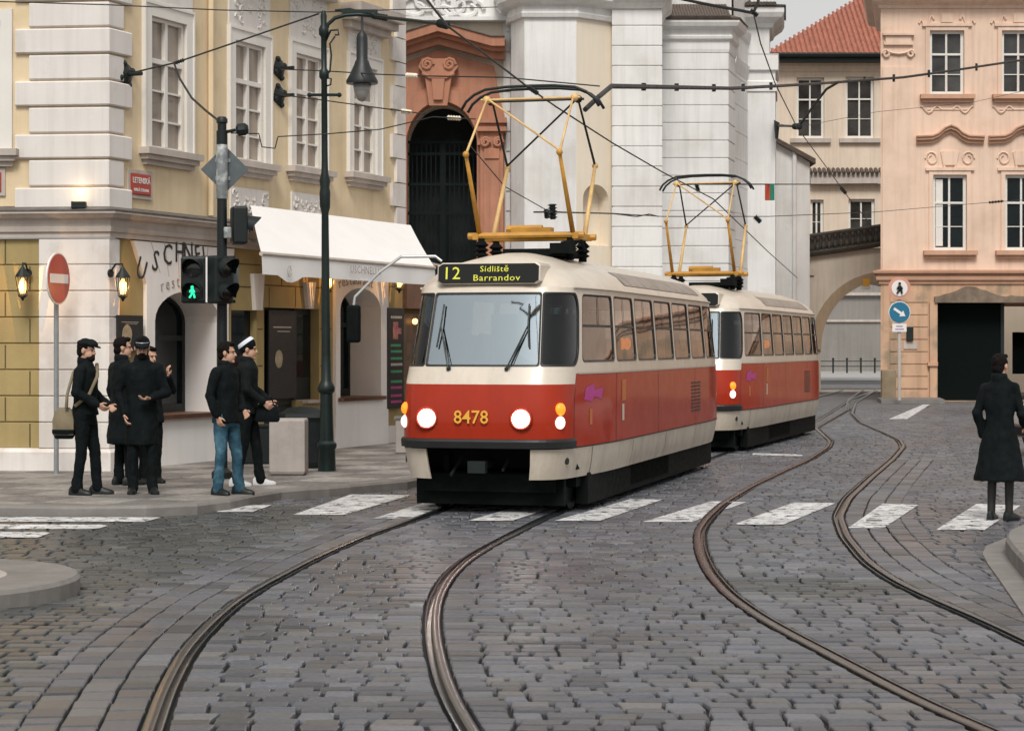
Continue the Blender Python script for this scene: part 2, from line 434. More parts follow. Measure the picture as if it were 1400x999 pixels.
# ================================================================ ground and setts
def ground_mat():
    m=bpy.data.materials.new('joint_dirt'); m.use_nodes=True; nt=m.node_tree; N=nt.nodes; L=nt.links; b=N['Principled BSDF']; b.inputs['Roughness'].default_value=.8
    tc=N.new('ShaderNodeTexCoord'); br=N.new('ShaderNodeTexBrick'); br.inputs['Scale'].default_value=1.0
    br.inputs['Brick Width'].default_value=.24; br.inputs['Row Height'].default_value=.18; br.inputs['Mortar Size'].default_value=.012
    br.inputs['Color1'].default_value=(.17,.165,.165,1); br.inputs['Color2'].default_value=(.11,.108,.11,1); br.inputs['Mortar'].default_value=(.03,.03,.028,1)
    L.new(tc.outputs['Object'],br.inputs['Vector'])
    sp=N.new('ShaderNodeSeparateXYZ'); L.new(tc.outputs['Object'],sp.inputs[0])
    r=N.new('ShaderNodeMapRange'); r.inputs[1].default_value=61.5; r.inputs[2].default_value=62.0; L.new(sp.outputs['Y'],r.inputs[0])
    x=N.new('ShaderNodeMix'); x.data_type='RGBA'; x.inputs[6].default_value=(.012,.0115,.011,1); L.new(br.outputs['Color'],x.inputs[7]); L.new(r.outputs[0],x.inputs[0]); L.new(x.outputs[2],b.inputs['Base Color'])
    return m
g=MB(); g.quad((-900,-300,-.035),(900,-300,-.035),(900,2500,-.035),(-900,2500,-.035))
struct(g.build('ground',ground_mat()))
def sett_mat():
    m=bpy.data.materials.new('granite_sett'); m.use_nodes=True; nt=m.node_tree; N=nt.nodes; L=nt.links; b=N['Principled BSDF']
    at=N.new('ShaderNodeAttribute'); at.attribute_name='tone'
    tc=N.new('ShaderNodeTexCoord')
    n=N.new('ShaderNodeTexNoise'); n.inputs['Scale'].default_value=28; n.inputs['Detail'].default_value=6; n.inputs['Roughness'].default_value=.7; L.new(tc.outputs['Object'],n.inputs[0])
    n2=N.new('ShaderNodeTexNoise'); n2.inputs['Scale'].default_value=.33; n2.inputs['Detail'].default_value=5; L.new(tc.outputs['Object'],n2.inputs[0])
    r1=N.new('ShaderNodeMapRange'); r1.inputs[1].default_value=.25; r1.inputs[2].default_value=.75; r1.inputs[3].default_value=.72; r1.inputs[4].default_value=1.25; L.new(n.outputs[0],r1.inputs[0])
    r2=N.new('ShaderNodeMapRange'); r2.inputs[1].default_value=.35; r2.inputs[2].default_value=.65; r2.inputs[3].default_value=.78; r2.inputs[4].default_value=1.12; L.new(n2.outputs[0],r2.inputs[0])
    mu=N.new('ShaderNodeMath'); mu.operation='MULTIPLY'; L.new(r1.outputs[0],mu.inputs[0]); L.new(r2.outputs[0],mu.inputs[1])
    cc=N.new('ShaderNodeCombineColor'); [L.new(mu.outputs[0],cc.inputs[i]) for i in range(3)]
    x=N.new('ShaderNodeMix'); x.data_type='RGBA'; x.blend_type='MULTIPLY'; x.inputs[0].default_value=1; L.new(at.outputs['Color'],x.inputs[6]); L.new(cc.outputs[0],x.inputs[7]); L.new(x.outputs[2],b.inputs['Base Color'])
    r3=N.new('ShaderNodeMapRange'); r3.inputs[1].default_value=.3; r3.inputs[2].default_value=.7; r3.inputs[3].default_value=.28; r3.inputs[4].default_value=.50; L.new(n2.outputs[0],r3.inputs[0]); L.new(r3.outputs[0],b.inputs['Roughness'])
    bp=N.new('ShaderNodeBump'); bp.inputs['Strength'].default_value=.35; bp.inputs['Distance'].default_value=.006; L.new(n.outputs[0],bp.inputs['Height']); L.new(bp.outputs[0],b.inputs['Normal'])
    return m
SV=[];SF=[];ST=[]
def tone(dark=1.0):
    t=random.random(); v=.49*random.gauss(1,.22); v=max(.24,min(.9,v))
    if t<.6: c=(.190,.198,.226)
    elif t<.8: c=(.203,.207,.220)
    elif t<.92: c=(.162,.176,.212)
    else: c=(.212,.206,.204)
    return tuple(x*v*dark for x in c)
def sett(c4,z):
    """c4: four plan corners ccw"""
    cx=sum(p[0] for p in c4)/4; cy=sum(p[1] for p in c4)/4
    b=len(SV); j=.004
    tilt=(random.gauss(0,.008),random.gauss(0,.010))
    c4=[(p[0]+random.uniform(-j,j),p[1]+random.uniform(-j,j)) for p in c4]
    def zz(x,y): return z+tilt[0]*(x-cx)+tilt[1]*(y-cy)
    w=math.dist(c4[0],c4[1]); d=math.dist(c4[1],c4[2])
    if w<.04 or d<.04: return
    for p in c4: SV.append((p[0],p[1],-.045))
    for p in c4: SV.append((p[0],p[1],zz(*p)-.020))
    f1=min(.016/w*2,.3)*2; f2=min(.016/d*2,.3)*2
    for (ins,dz) in((.004,-.005),(.013,0)):
        for p in c4:
            ex=cx-p[0]; ey=cy-p[1]; l=math.hypot(ex,ey)+1e-6
            ix=p[0]+ (1 if ex>0 else -1)*min(ins,w*.3); iy=p[1]+(1 if ey>0 else -1)*min(ins,d*.3)
            SV.append((ix,iy,zz(ix,iy)+dz))
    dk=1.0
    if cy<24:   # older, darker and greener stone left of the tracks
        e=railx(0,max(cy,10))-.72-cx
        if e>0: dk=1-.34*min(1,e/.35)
    st_=((cx-2.45)/.75)**2+((cy-16.0)/.55)**2
    if st_<1.3: dk*=.62 if st_<1 else .8
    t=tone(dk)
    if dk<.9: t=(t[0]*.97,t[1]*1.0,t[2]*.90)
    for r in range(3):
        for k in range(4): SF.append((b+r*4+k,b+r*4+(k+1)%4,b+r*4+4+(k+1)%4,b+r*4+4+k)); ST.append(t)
    SF.append((b+12,b+13,b+14,b+15)); ST.append(t)
BAND=.60     # three courses follow the outer left rail and the outer right rail
y=6.2; row=0
YMAX=62
def slope(k,yy): return (railx(k,yy+.1)-railx(k,yy-.1))/.2
while y<YMAX:
    d=random.gauss(.165,.011); d=max(.135,min(.2,d))*(1 if y<45 else 1.25)
    y0,y1=y,y+d; ym=(y0+y1)/2
    xa=-.262*ym-5.0; xb=.262*ym+5.0
    cuts=[]
    for k in range(4):
        if not(RAILS[k][0][0]<=ym<=RAILS[k][0][-1]-.2): continue
        s=slope(k,ym); c=math.sqrt(1+s*s); ins=1 if k in(0,2) else -1
        lo,hi=(-.046,.076) if ins==1 else (-.076,.046)
        extra=0
        if k==0 and ym<26: lo-=BAND
        if k==3 and ym<34: hi+=BAND
        cuts.append((railx(k,y0)+lo*c,railx(k,y0)+hi*c,railx(k,y1)+lo*c,railx(k,y1)+hi*c))
    cuts.sort()
    # merge into free spans
    spans=[]; cur=(xa-random.random()*.2,None)
    L0=L1=xa-random.random()*.3
    for a0,b0,a1,b1 in cuts:
        spans.append((L0,L1,a0,a1)); L0,L1=b0,b1
    spans.append((L0,L1,xb,xb))
    wav=lambda x: .05*math.sin(x*.55+ym*.21)+.006*math.sin(x*1.7+2.0)
    for l0,l1,r0,r1 in spans:
        if r0-l0<.06 and r1-l1<.06: continue
        a0,a1=l0,l1; first=True
        while True:
            w=random.gauss(.205,.035); w=max(.13,min(.30,w))*(1 if y<45 else 1.3)
            b0=(a0+a1)/2+w; 
            if b0>max(r0,r1)-.11 or b0>min(r0,r1)-.07: last=True; e0,e1=r0,r1
            else: last=False; sl=random.gauss(0,.006); e0,e1=b0-sl,b0+sl
            if e0-a0>.045 and e1-a1>.045:
                mx=(a0+e1)/2
                if not(in_poly(mx,ym,LPpoly) or in_poly(mx,ym,ISL)):
                    gp=.007+random.random()*.007; gy=.008+random.random()*.004
                    q=[(a0+gp,y0+gy),(e0-gp,y0+gy),(e1-gp,y1-gy),(a1+gp,y1-gy)]
                    q=[(px_,py_+wav(px_)) for px_,py_ in q]
                    sett(q,random.gauss(0,.0026))
            a0,a1=e0,e1
            if last: break
    y+=d; row+=1
for k,sg,y_end in((0,-1,26),(3,1,34)):
    off=.054
    for c in range(3):
        wd=BAND/3; s=6.2
        while s<y_end:
            ln=random.gauss(.24,.04); ln=max(.15,ln); m=s+ln
            def pt(yy,o):
                sl=slope(k,yy); n=math.sqrt(1+sl*sl); return (railx(k,yy)+sg*o/n, yy-sg*o*sl/n)
            o0=off+c*wd+.006; o1=off+(c+1)*wd-.006
            a,b_,c_,d_=pt(s+.006,o0),pt(s+.006,o1),pt(m-.006,o1),pt(m-.006,o0)
            q=[a,b_,c_,d_] if sg==1 else [b_,a,d_,c_]
            sett(q,random.gauss(0,.0035)); s=m
me=bpy.data.meshes.new('cobblestone_road'); me.from_pydata(SV,[],SF)
ca=me.attributes.new('tone','FLOAT_COLOR','FACE')
ca.data.foreach_set('color',np.array([(*t,1) for t in ST],dtype=np.float32).ravel())
struct(link('road',me,sett_mat()))
# ---------------------------------------------------------------- kerbs and pavements
def pave_mat(name,a,b_,dark=None):
    m=bpy.data.materials.new(name); m.use_nodes=True; nt=m.node_tree; N=nt.nodes; L=nt.links; b=N['Principled BSDF']; b.inputs['Roughness'].default_value=.7
    tc=N.new('ShaderNodeTexCoord'); v=N.new('ShaderNodeTexVoronoi'); v.inputs['Scale'].default_value=15; L.new(tc.outputs['Object'],v.inputs[0])
    x=N.new('ShaderNodeMix'); x.data_type='RGBA'; x.inputs[6].default_value=(*a,1); x.inputs[7].default_value=(*b_,1)
    sc=N.new('ShaderNodeSeparateColor'); L.new(v.outputs['Color'],sc.inputs[0]); L.new(sc.outputs[0],x.inputs[0])
    cur=x.outputs[2]
    if dark:
        mp=N.new('ShaderNodeMapping'); mp.inputs['Rotation'].default_value=(0,0,R(23)); L.new(tc.outputs['Object'],mp.inputs[0])
        ck=N.new('ShaderNodeTexChecker'); ck.inputs['Scale'].default_value=1.15; L.new(mp.outputs[0],ck.inputs[0])
        y=N.new('ShaderNodeMix'); y.data_type='RGBA'; y.blend_type='MULTIPLY'; y.inputs[7].default_value=(*dark,1); L.new(ck.outputs['Fac'],y.inputs[0]); L.new(cur,y.inputs[6]); cur=y.outputs[2]
    n=N.new('ShaderNodeTexNoise'); n.inputs['Scale'].default_value=.9; n.inputs['Detail'].default_value=5; L.new(tc.outputs['Object'],n.inputs[0])
    r=N.new('ShaderNodeMapRange'); r.inputs[1].default_value=.3; r.inputs[2].default_value=.7; r.inputs[3].default_value=.65; r.inputs[4].default_value=1.1; L.new(n.outputs[0],r.inputs[0])
    cc=N.new('ShaderNodeCombineColor'); [L.new(r.outputs[0],cc.inputs[i]) for i in range(3)]
    z=N.new('ShaderNodeMix'); z.data_type='RGBA'; z.blend_type='MULTIPLY'; z.inputs[0].default_value=1; L.new(cur,z.inputs[6]); L.new(cc.outputs[0],z.inputs[7]); L.new(z.outputs[2],b.inputs['Base Color'])
    v2=N.new('ShaderNodeTexVoronoi'); v2.feature='DISTANCE_TO_EDGE'; v2.inputs['Scale'].default_value=15; L.new(tc.outputs['Object'],v2.inputs[0])
    r2=N.new('ShaderNodeMapRange'); r2.inputs[1].default_value=0; r2.inputs[2].default_value=.12; L.new(v2.outputs[0],r2.inputs[0])
    bp=N.new('ShaderNodeBump'); bp.inputs['Strength'].default_value=.5; bp.inputs['Distance'].default_value=.01; L.new(r2.outputs[0],bp.inputs['Height']); L.new(bp.outputs[0],b.inputs['Normal'])
    return m
mosaic=pave_mat('mosaic_paving',(.25,.23,.21),(.36,.335,.31),(.62,.62,.63))
mosaic_light=pave_mat('mosaic_light',(.42,.37,.335),(.50,.45,.41))
kerb_mat=mat('kerb_granite',(.195,.182,.168),.75,var=.22,scale=3,bump=.4,bscale=20,streak=.15)
def kerb(name,line,width,h,closed=False):
    n=len(line); ins=offset_in(line,width); fin=offset_in(line,.025)
    vs=[];fs=[]
    for i in range(n):
        o=line[i]; a=fin[i]; c=ins[i]
        vs+=[(o[0],o[1],-.03),(o[0],o[1],h-.03),(a[0],a[1],h),(c[0],c[1],h),(c[0],c[1],-.03)]
    for i in range(n-1):
        for k in range(4): fs.append((i*5+k,(i+1)*5+k,(i+1)*5+k+1,i*5+k+1))
    m=MB(); m.add(vs,fs); return m.build(name,kerb_mat),ins
k1,ins=kerb('kerb',LP,.22,.12); struct(k1)
struct(MB().prism(ins+[(9.4,80),(-20,80),(-20,ins[0][1])],-.03,.116).build('pavement',mosaic))
k2,ins2=kerb('kerb',ISL,.55,.13); struct(k2)
struct(MB().prism(ins2,-.03,.127).build('traffic_island',mosaic_light))
k3,ins3=kerb('kerb',list(reversed(RC[:-1])) if False else RC[:-1][::-1],-.34 if False else .34,.17); struct(k3)
struct(MB().prism(ins3+[(12,11)],-.03,.165).build('pavement',mosaic_light))
# flush gutter stones round the right corner
gl_=RC[1:8][::-1]; go=offset_in(gl_,-.20); gm=MB(); rg=random.Random(3)
for (a,b),(c,d) in zip(zip(gl_[:-1],gl_[1:]),zip(go[:-1],go[1:])):
    gm.hexa([(a[0],a[1],-.03),(b[0],b[1],-.03),(d[0],d[1],-.03),(c[0],c[1],-.03),(a[0],a[1],.016),(b[0],b[1],.016),(d[0],d[1],.016),(c[0],c[1],.016)])
struct(gm.build('kerb_gutter',kerb_mat))
# ---------------------------------------------------------------- zebra stripes (paint sheets)
def paint_mat():
    m=bpy.data.materials.new('road_paint'); m.use_nodes=True; nt=m.node_tree; N=nt.nodes; L=nt.links; b=N['Principled BSDF']; b.inputs['Roughness'].default_value=.6; b.inputs['Base Color'].default_value=(.66,.64,.61,1)
    tc=N.new('ShaderNodeTexCoord'); n=N.new('ShaderNodeTexNoise'); n.inputs['Scale'].default_value=7; n.inputs['Detail'].default_value=8; n.inputs['Roughness'].default_value=.75; L.new(tc.outputs['Object'],n.inputs[0])
    r=N.new('ShaderNodeMapRange'); r.inputs[1].default_value=.42; r.inputs[2].default_value=.47; L.new(n.outputs[0],r.inputs[0]); L.new(r.outputs[0],b.inputs['Alpha'])
    n2=N.new('ShaderNodeTexNoise'); n2.inputs['Scale'].default_value=2.5; n2.inputs['Detail'].default_value=6; L.new(tc.outputs['Object'],n2.inputs[0])
    r2=N.new('ShaderNodeMapRange'); r2.inputs[1].default_value=.3; r2.inputs[2].default_value=.7; r2.inputs[3].default_value=.4; r2.inputs[4].default_value=.72; L.new(n2.outputs[0],r2.inputs[0])
    cc=N.new('ShaderNodeCombineColor'); [L.new(r2.outputs[0],cc.inputs[i]) for i in range(3)]; L.new(cc.outputs[0],b.inputs['Base Color'])
    return m
PM=paint_mat()
def stripes(name,quads,z=.0055):
    m=MB()
    for q in quads:
        p=[G(x,y,0) for x,y in q]
        # cut away where a rail passes: split in strips along Y and drop the overlap
        y0=min(v.y for v in p); y1=max(v.y for v in p); n=max(6,int((y1-y0)/.12))
        xl=lambda yy,a,b: a.x+(b.x-a.x)*((yy-a.y)/(b.y-a.y) if abs(b.y-a.y)>1e-6 else 0)
        for i in range(n):
            ya=y0+(y1-y0)*i/n; yb=y0+(y1-y0)*(i+1)/n
            row=[]
            for yy in(ya,yb):
                xs=[]
                for k in range(4):
                    a,b=p[k],p[(k+1)%4]
                    if min(a.y,b.y)-1e-6<=yy<=max(a.y,b.y)+1e-6 and abs(a.y-b.y)>1e-4: xs.append(xl(yy,a,b))
                row.append((min(xs),max(xs)) if len(xs)>1 else None)
            if None in row: continue
            segs=[(row[0][0],row[1][0],row[0][1],row[1][1])]
            for k in range(4):
                if not(RAILS[k][0][0]<ya and yb<RAILS[k][0][-1]-.2): continue
                s=slope(k,ya); c=math.sqrt(1+s*s); lo,hi=(-.055*c,.095*c) if k in(0,2) else (-.095*c,.055*c)
                new=[]
                for a0,a1,b0,b1 in segs:
                    r0,r1=railx(k,ya),railx(k,yb)
                    if r0+hi<a0 or r0+lo>b0: new.append((a0,a1,b0,b1)); continue
                    if r0+lo>a0: new.append((a0,a1,r0+lo,max(r1+lo,a1)))
                    if r0+hi<b0: new.append((r0+hi,min(r1+hi,b1),b0,b1))
                segs=new
            for a0,a1,b0,b1 in segs:
                if b0-a0>.02: m.quad((a0,ya,z),(b0,ya,z),(b1,yb,z),(a1,yb,z))
    return struct(m.build(name,PM,merge=.001,recalc=False))
stripes('zebra_crossing',[
 [(400,704),(470,704),(562,677),(480,676)],[(510,709),(562,709),(660,681),(600,681)],[(640,712),(700,712),(790,683),(740,683)],
 [(755,713),(816,713.5),(908,682.5),(862,682.5)],[(876,714.5),(942,715),(1022,686),(972,685.5)],[(1003,717),(1068,718.5),(1142,688),(1085,687)],
 [(1159,722.5),(1206,723.5),(1256,690),(1207,688.5)],[(1279,725),(1344,726),(1396,691),(1335,689)],[(296,700),(345,700),(372,690.5),(318,690.5)]])
stripes('zebra_crossing',[[(-300,704),(-300,697),(72,698),(60,703.5)],[(-300,715),(-300,706),(222,707),(196,714)],[(-300,725),(-300,716),(152,717.5),(128,724.5)],[(-300,735),(-300,726),(72,727.5),(52,735)]])
stripes('road_marking',[[(1028,622),(1096,624),(1098,621.4),(1030,619.4)],[(1215,573),(1240,573),(1272,553),(1262,553)]])
# ================================================================ trams
tram_cream=mat('tram_cream',(.62,.55,.46),.32,var=.07,scale=1.5,spec=.5,coat=.12,streak=.22)
tram_red=mat('tram_red',(.37,.026,.006),.55,var=.10,scale=1.2,spec=.15,coat=.38,streak=.20)
tram_skirt=mat('tram_skirt',(.58,.51,.42),.45,var=.12,scale=2.5,spec=.4,streak=.35,col2=(.50,.435,.35),fac2=.1,scale2=2.0)
tram_roof=mat('tram_roof_panel',(.30,.25,.21),.6,var=.25,scale=4)
rubber=mat('black_rubber',(.010,.011,.011),.5,var=.1)
alu=mat('brushed_alu',(.50,.50,.49),.35,.6,var=.1)
screen_glass=glass('windscreen_glass',(.6,.68,.70),.47,.03,.03,(.80,.93,1.0))
corner_glass=glass('corner_glass',(.16,.20,.20),.0,.02,.02)
side_glass=glass('side_glass',(.34,.36,.35),.16,.015,.03)
interior_grey=mat('tram_interior',(.26,.24,.21),.6,var=.1)
seat_red=mat('tram_seat',(.22,.05,.03),.6,var=.1)
yellow_paint=mat('pantograph_yellow',(.52,.255,.035),.45,var=.22,scale=6)
yellow_pale=mat('pantograph_pale',(.70,.46,.19),.5,var=.2,scale=6)
lamp_white=mat('headlamp_lens',(.9,.85,.8),.2,var=0,emit=(1,.88,.78),estr=14)
lamp_small=mat('running_lamp',(.9,.8,.7),.2,var=0,emit=(1,.75,.62),estr=1.6)
lamp_reflection_amber=mat('amber_lamp_and_reflection',(.8,.2,.02),.3,var=0,emit=(1,.20,.01),estr=1.5)  # indicator lenses, also the amber reflection behind the side glass
sign_black=mat('sign_black',(.006,.007,.006),.25,var=0,spec=.4)
sign_text=mat('sign_text_lit',(.6,.6,.05),.5,var=0,emit=(.62,.58,.12),estr=.30)
number_yellow=mat('number_yellow',(.80,.42,.05),.5,var=0)
magenta=mat('advert_magenta',(.42,.02,.22),.4,var=.1)
orange_paint=mat('advert_orange',(.48,.13,.02),.4,var=.1)
BASE=[(0,0),(-.006,.30),(-.022,.55),(-.065,.73),(-.17,.86),(-.34,.945),(-.58,.99),(-1.2,1.06),(-1.9,1.115),(-2.4,1.125),(-5.5,1.125),(-8.6,1.125),(-9.3,1.10),(-9.8,1.04),(-10.15,.93),(-10.33,.75),(-10.39,.5),(-10.4,.25),(-10.4,0)]
def catmull(pts,n):
    P_=[np.array(p,float) for p in pts]; out=[]
    for i in range(len(P_)-1):
        p0=P_[max(i-1,0)]; p1=P_[i]; p2=P_[i+1]; p3=P_[min(i+2,len(P_)-1)]
        for k in range(n):
            t=k/n; out.append(.5*((2*p1)+(-p0+p2)*t+(2*p0-5*p1+4*p2-p3)*t*t+(-p0+3*p1-3*p2+p3)*t**3))
    out.append(P_[-1]); return np.array(out)
# chordal (not uniform) smoothing: refine long spans first so the straight side stays straight
OUT=catmull(BASE[:10],12); OUT=np.vstack([OUT,catmull(BASE[10:],12)])
ARC=np.concatenate([[0],np.cumsum(np.hypot(*np.diff(OUT,axis=0).T))]); STOT=ARC[-1]
WZ=([.30,.40,.55,.745,1.5,1.7,2.46,2.53,2.60,2.72,2.83,2.92,2.97],[1.03,1.06,1.10,1.125,1.125,1.118,1.055,1.055,1.02,.90,.71,.45,.20])
FZ=([.30,.40,.745,1.1,1.45,1.65,2.46,2.53,2.62,2.75,2.85,2.92,2.97],[.0,-.05,-.13,-.15,-.07,.04,.32,.36,.46,.66,.92,1.25,1.55])
def S(s,z,side,inset=0.0):
    bx=float(np.interp(s,ARC,OUT[:,0])); by=float(np.interp(s,ARC,OUT[:,1]))
    w=float(np.interp(z,*WZ))/1.125; f=float(np.interp(z,*FZ))
    def g(t): t=max(0,min(1,t)); return t*t*(3-2*t)
    x=bx-f*g((bx+3.2)/3.2)+.75*f*g((-bx-7.2)/3.2)
    y=by*w
    if inset:
        e=.02; s0=max(0,s-e); s1=min(STOT,s+e)
        tx=float(np.interp(s1,ARC,OUT[:,0])-np.interp(s0,ARC,OUT[:,0])); ty=float(np.interp(s1,ARC,OUT[:,1])-np.interp(s0,ARC,OUT[:,1])); l=math.hypot(tx,ty)+1e-9
        nx,ny=ty/l,-tx/l    # outward is (ty,-tx) for s running front->rear on +y side
        x-=nx*inset; y-=ny*inset
    return Vector((x,y*side,z))
def s_of_x(x):
    m=OUT[:,0]<=-.005; return float(np.interp(-x,-OUT[m][:,0],ARC[m]))
def s_of_y(y):
    m=ARC<1.6; return float(np.interp(y,OUT[m][:,1],ARC[m]))
S_C=s_of_x(-.50)
def rr_points(a0,a1,b0,b1,r,nm=8,nc=4,rf=None):
    """rounded rectangle in (s,z) with the matching point on the enclosing panel"""
    pts=[];kind=[]
    rr_=r; fx,fy=rf or r
    def arc(cx,cy,t0,c):
        r=rr_ if c in('br','tr') else (fx,fy)
        for i in range(nc*2+1):
            t=t0+math.pi/2*i/(nc*2); pts.append((cx+r[0]*math.cos(t),cy+r[1]*math.sin(t))); kind.append((c,i-nc))
    def line(p,q):
        for i in range(1,nm): pts.append((p[0]+(q[0]-p[0])*i/nm,p[1]+(q[1]-p[1])*i/nm)); kind.append(None)
    rx,ry=r
    arc(a1-rx,b0+ry,-math.pi/2,'br'); line((a1,b0+ry),(a1,b1-ry))
    arc(a1-rx,b1-ry,0,'tr'); line((a1-rx,b1),(a0+fx,b1))
    arc(a0+fx,b1-fy,math.pi/2,'tl'); line((a0,b1-fy),(a0,b0+fy))
    arc(a0+fx,b0+fy,math.pi,'bl'); line((a0+fx,b0),(a1-rx,b0))
    return pts,kind
def ring_outer(pts,kind,A0,A1,B0,B1,nc=4):
    out=[]
    for (s,z),k in zip(pts,kind):
        if k is None:
            d=[(abs(s-A0),0),(abs(s-A1),1),(abs(z-B0),2),(abs(z-B1),3)]
            # straight runs: nearest side by which edge of the window they lie on
            out.append((s,z)); continue
        out.append((s,z))
    # push outward by position
    sa=[p[0] for p in pts]; za=[p[1] for p in pts]; m0,m1,n0,n1=min(sa),max(sa),min(za),max(za)
    res=[]
    for (s,z),k in zip(pts,kind):
        if k is None:
            if abs(s-m1)<1e-6: res.append((A1,z))
            elif abs(s-m0)<1e-6: res.append((A0,z))
            elif abs(z-n1)<1e-6: res.append((s,B1))
            else: res.append((s,B0))
        else:
            c,i=k
            if c=='br': res.append((s,B0) if i<0 else ((A1,B0) if i==0 else (A1,z)))
            if c=='tr': res.append((A1,z) if i<0 else ((A1,B1) if i==0 else (s,B1)))
            if c=='tl': res.append((s,B1) if i<0 else ((A0,B1) if i==0 else (A0,z)))
            if c=='bl': res.append((A0,z) if i<0 else ((A0,B0) if i==0 else (s,B0)))
    return res
class TramBuilder: pass
def sgn_map(side,centre=False):
    """s may be negative on the centre windscreen: mirrored half"""
    def f(s,z,ins=0.0):
        if centre: return S(abs(s),z,1 if s>=0 else -1,ins)
        return S(s,z,side,ins)
    return f
ZB,ZT=1.60,2.53
def make_tram(name,label,cat):
    root=thing(name,label,cat,group='red and cream trams')
    body=MB(); 
    def loftrows(mb,mapf,sv,zv,ins=0.0):
        b=[[mapf(s,z,ins) for s in sv] for z in zv]; n=len(sv)
        mb.add([p for r in b for p in r],[(i*n+k,i*n+k+1,(i+1)*n+k+1,(i+1)*n+k) for i in range(len(zv)-1) for k in range(n-1)])
    full=lambda n:[STOT*i/n for i in range(n+1)]
    sl=[s for s in np.concatenate([np.linspace(0,1.6,24),np.linspace(1.7,STOT-1.6,24),np.linspace(STOT-1.5,STOT,18)])]
    sl_front=[s for s in sl if s<S_C]+[S_C]; sl_side=[S_C]+[s for s in sl if s>S_C]
    red=MB()
    for side in(-1,1):
        mp=sgn_map(side)
        loftrows(body,mp,sl_front,[1.45,1.53,ZB]); loftrows(body,mp,sl_side,[1.565,ZB])
        loftrows(body,mp,sl,[ZT,2.56,2.60,2.66,2.72,2.78,2.83,2.88,2.92,2.95,2.97])
        loftrows(red,mp,sl_front,[.745,.95,1.1,1.3,1.45]); loftrows(red,mp,sl_side,[.745,.95,1.1,1.3,1.45,1.565])
    top=[S(s,2.97,1) for s in sl]+[S(s,2.97,-1) for s in reversed(sl)]
    n=len(sl)
    body.add(top,[(i,i+1,2*n-2-i,2*n-1-i) for i in range(n-1)])
    # ---- window panels
    XW=[-.62,-1.98,-3.27,-4.56,-5.85,-7.14,-8.43,-9.72]
    panels=[('windscreen',0,(-s_of_y(.665),s_of_y(.665)),None)]
    for side in(-1,1):
        panels.append(('corner_window',side,(s_of_y(.665),s_of_x(-.62)),None))
        for a,b in zip(XW[:-1],XW[1:]): panels.append(('side_window',side,(s_of_x(a),s_of_x(b)),None))
        panels.append(('rear_window',side,(s_of_x(-9.72),STOT),None))
    wins=[]
    for kind,side,(A0,A1),_ in panels:
        mp=sgn_map(side,kind=='windscreen')
        rf=None
        if kind=='windscreen': mg=(.003,.003); b0,b1=1.645,2.475; r=(.03,.03)
        elif kind=='corner_window': mg=(.003,.055); b0,b1=1.645,2.475; r=(.16,.24); rf=(.03,.03)
        elif kind=='side_window': mg=(.055,.055); b0,b1=1.69,2.465; r=(.07,.07)
        else: mg=(.12,.03); b0,b1=1.69,2.45; r=(.08,.08)
        a0,a1=A0+mg[0],A1-mg[1]
        pts,kd=rr_points(a0,a1,b0,b1,r,nm=14 if kind!='side_window' else 6,rf=rf)
        outp=ring_outer(pts,kd,A0,A1,ZB,ZT)
        n=len(pts); vs=[mp(s,z) for s,z in pts]+[mp(s,z) for s,z in outp]+[mp(s,z,.03) for s,z in pts]
        body.add(vs,[(i,(i+1)%n,n+(i+1)%n,n+i) for i in range(n)]+[(i,2*n+i,2*n+(i+1)%n,(i+1)%n) for i in range(n)])
        wins.append((kind,side,mp,pts,(a0,a1,b0,b1),r))
    bo=body.build('body',tram_cream,root,smooth='auto',merge=.002,local=True)
    red.build('red_panel',tram_red,root,smooth='auto',merge=.002,local=True)
    for kind,side,mp,pts,(a0,a1,b0,b1),r in wins:
        n=len(pts); cs=(a0+a1)/2; cz=(b0+b1)/2; gw=.022 if kind!='side_window' else .022
        inn=[(cs+(s-cs)*(1-2*gw/(a1-a0)),cz+(z-cz)*(1-2*gw/(b1-b0))) for s,z in pts]
        f=MB(); vs=[mp(s,z,-.004) for s,z in pts]+[mp(s,z,.002) for s,z in inn]+[mp(s,z,.03) for s,z in inn]
        f.add(vs,[(i,(i+1)%n,n+(i+1)%n,n+i) for i in range(n)]+[(n+i,n+(i+1)%n,2*n+(i+1)%n,2*n+i) for i in range(n)])
        if kind=='side_window':
            def bar(s0,s1,z0,z1):
                m=6; f.add([mp(s0+(s1-s0)*i/m,z,.004) for z in(z0,z1) for i in range(m+1)],[(i,i+1,m+2+i,m+1+i) for i in range(m)])
            bar(a0+.02,a1-.02,2.09,2.118); bar(cs-.012,cs+.012,2.118,2.44)
        w=f.build(kind,[rubber],root,smooth=False,local=True)
        gl=MB(); rings=[1,.8,.55,.3]; vs=[];
        for q in rings: vs+=[mp(cs+(s-cs)*q,cz+(z-cz)*q,.012) for s,z in inn]
        vs.append(mp(cs,cz,.012)); m=len(rings)
        gl.add(vs,[(i*n+k,i*n+(k+1)%n,(i+1)*n+(k+1)%n,(i+1)*n+k) for i in range(m-1) for k in range(n)]+[((m-1)*n+k,(m-1)*n+(k+1)%n,m*n) for k in range(n)])
        gl.build('pane',screen_glass if kind=='windscreen' else (corner_glass if kind=='corner_window' else side_glass),w,smooth=True,local=True)
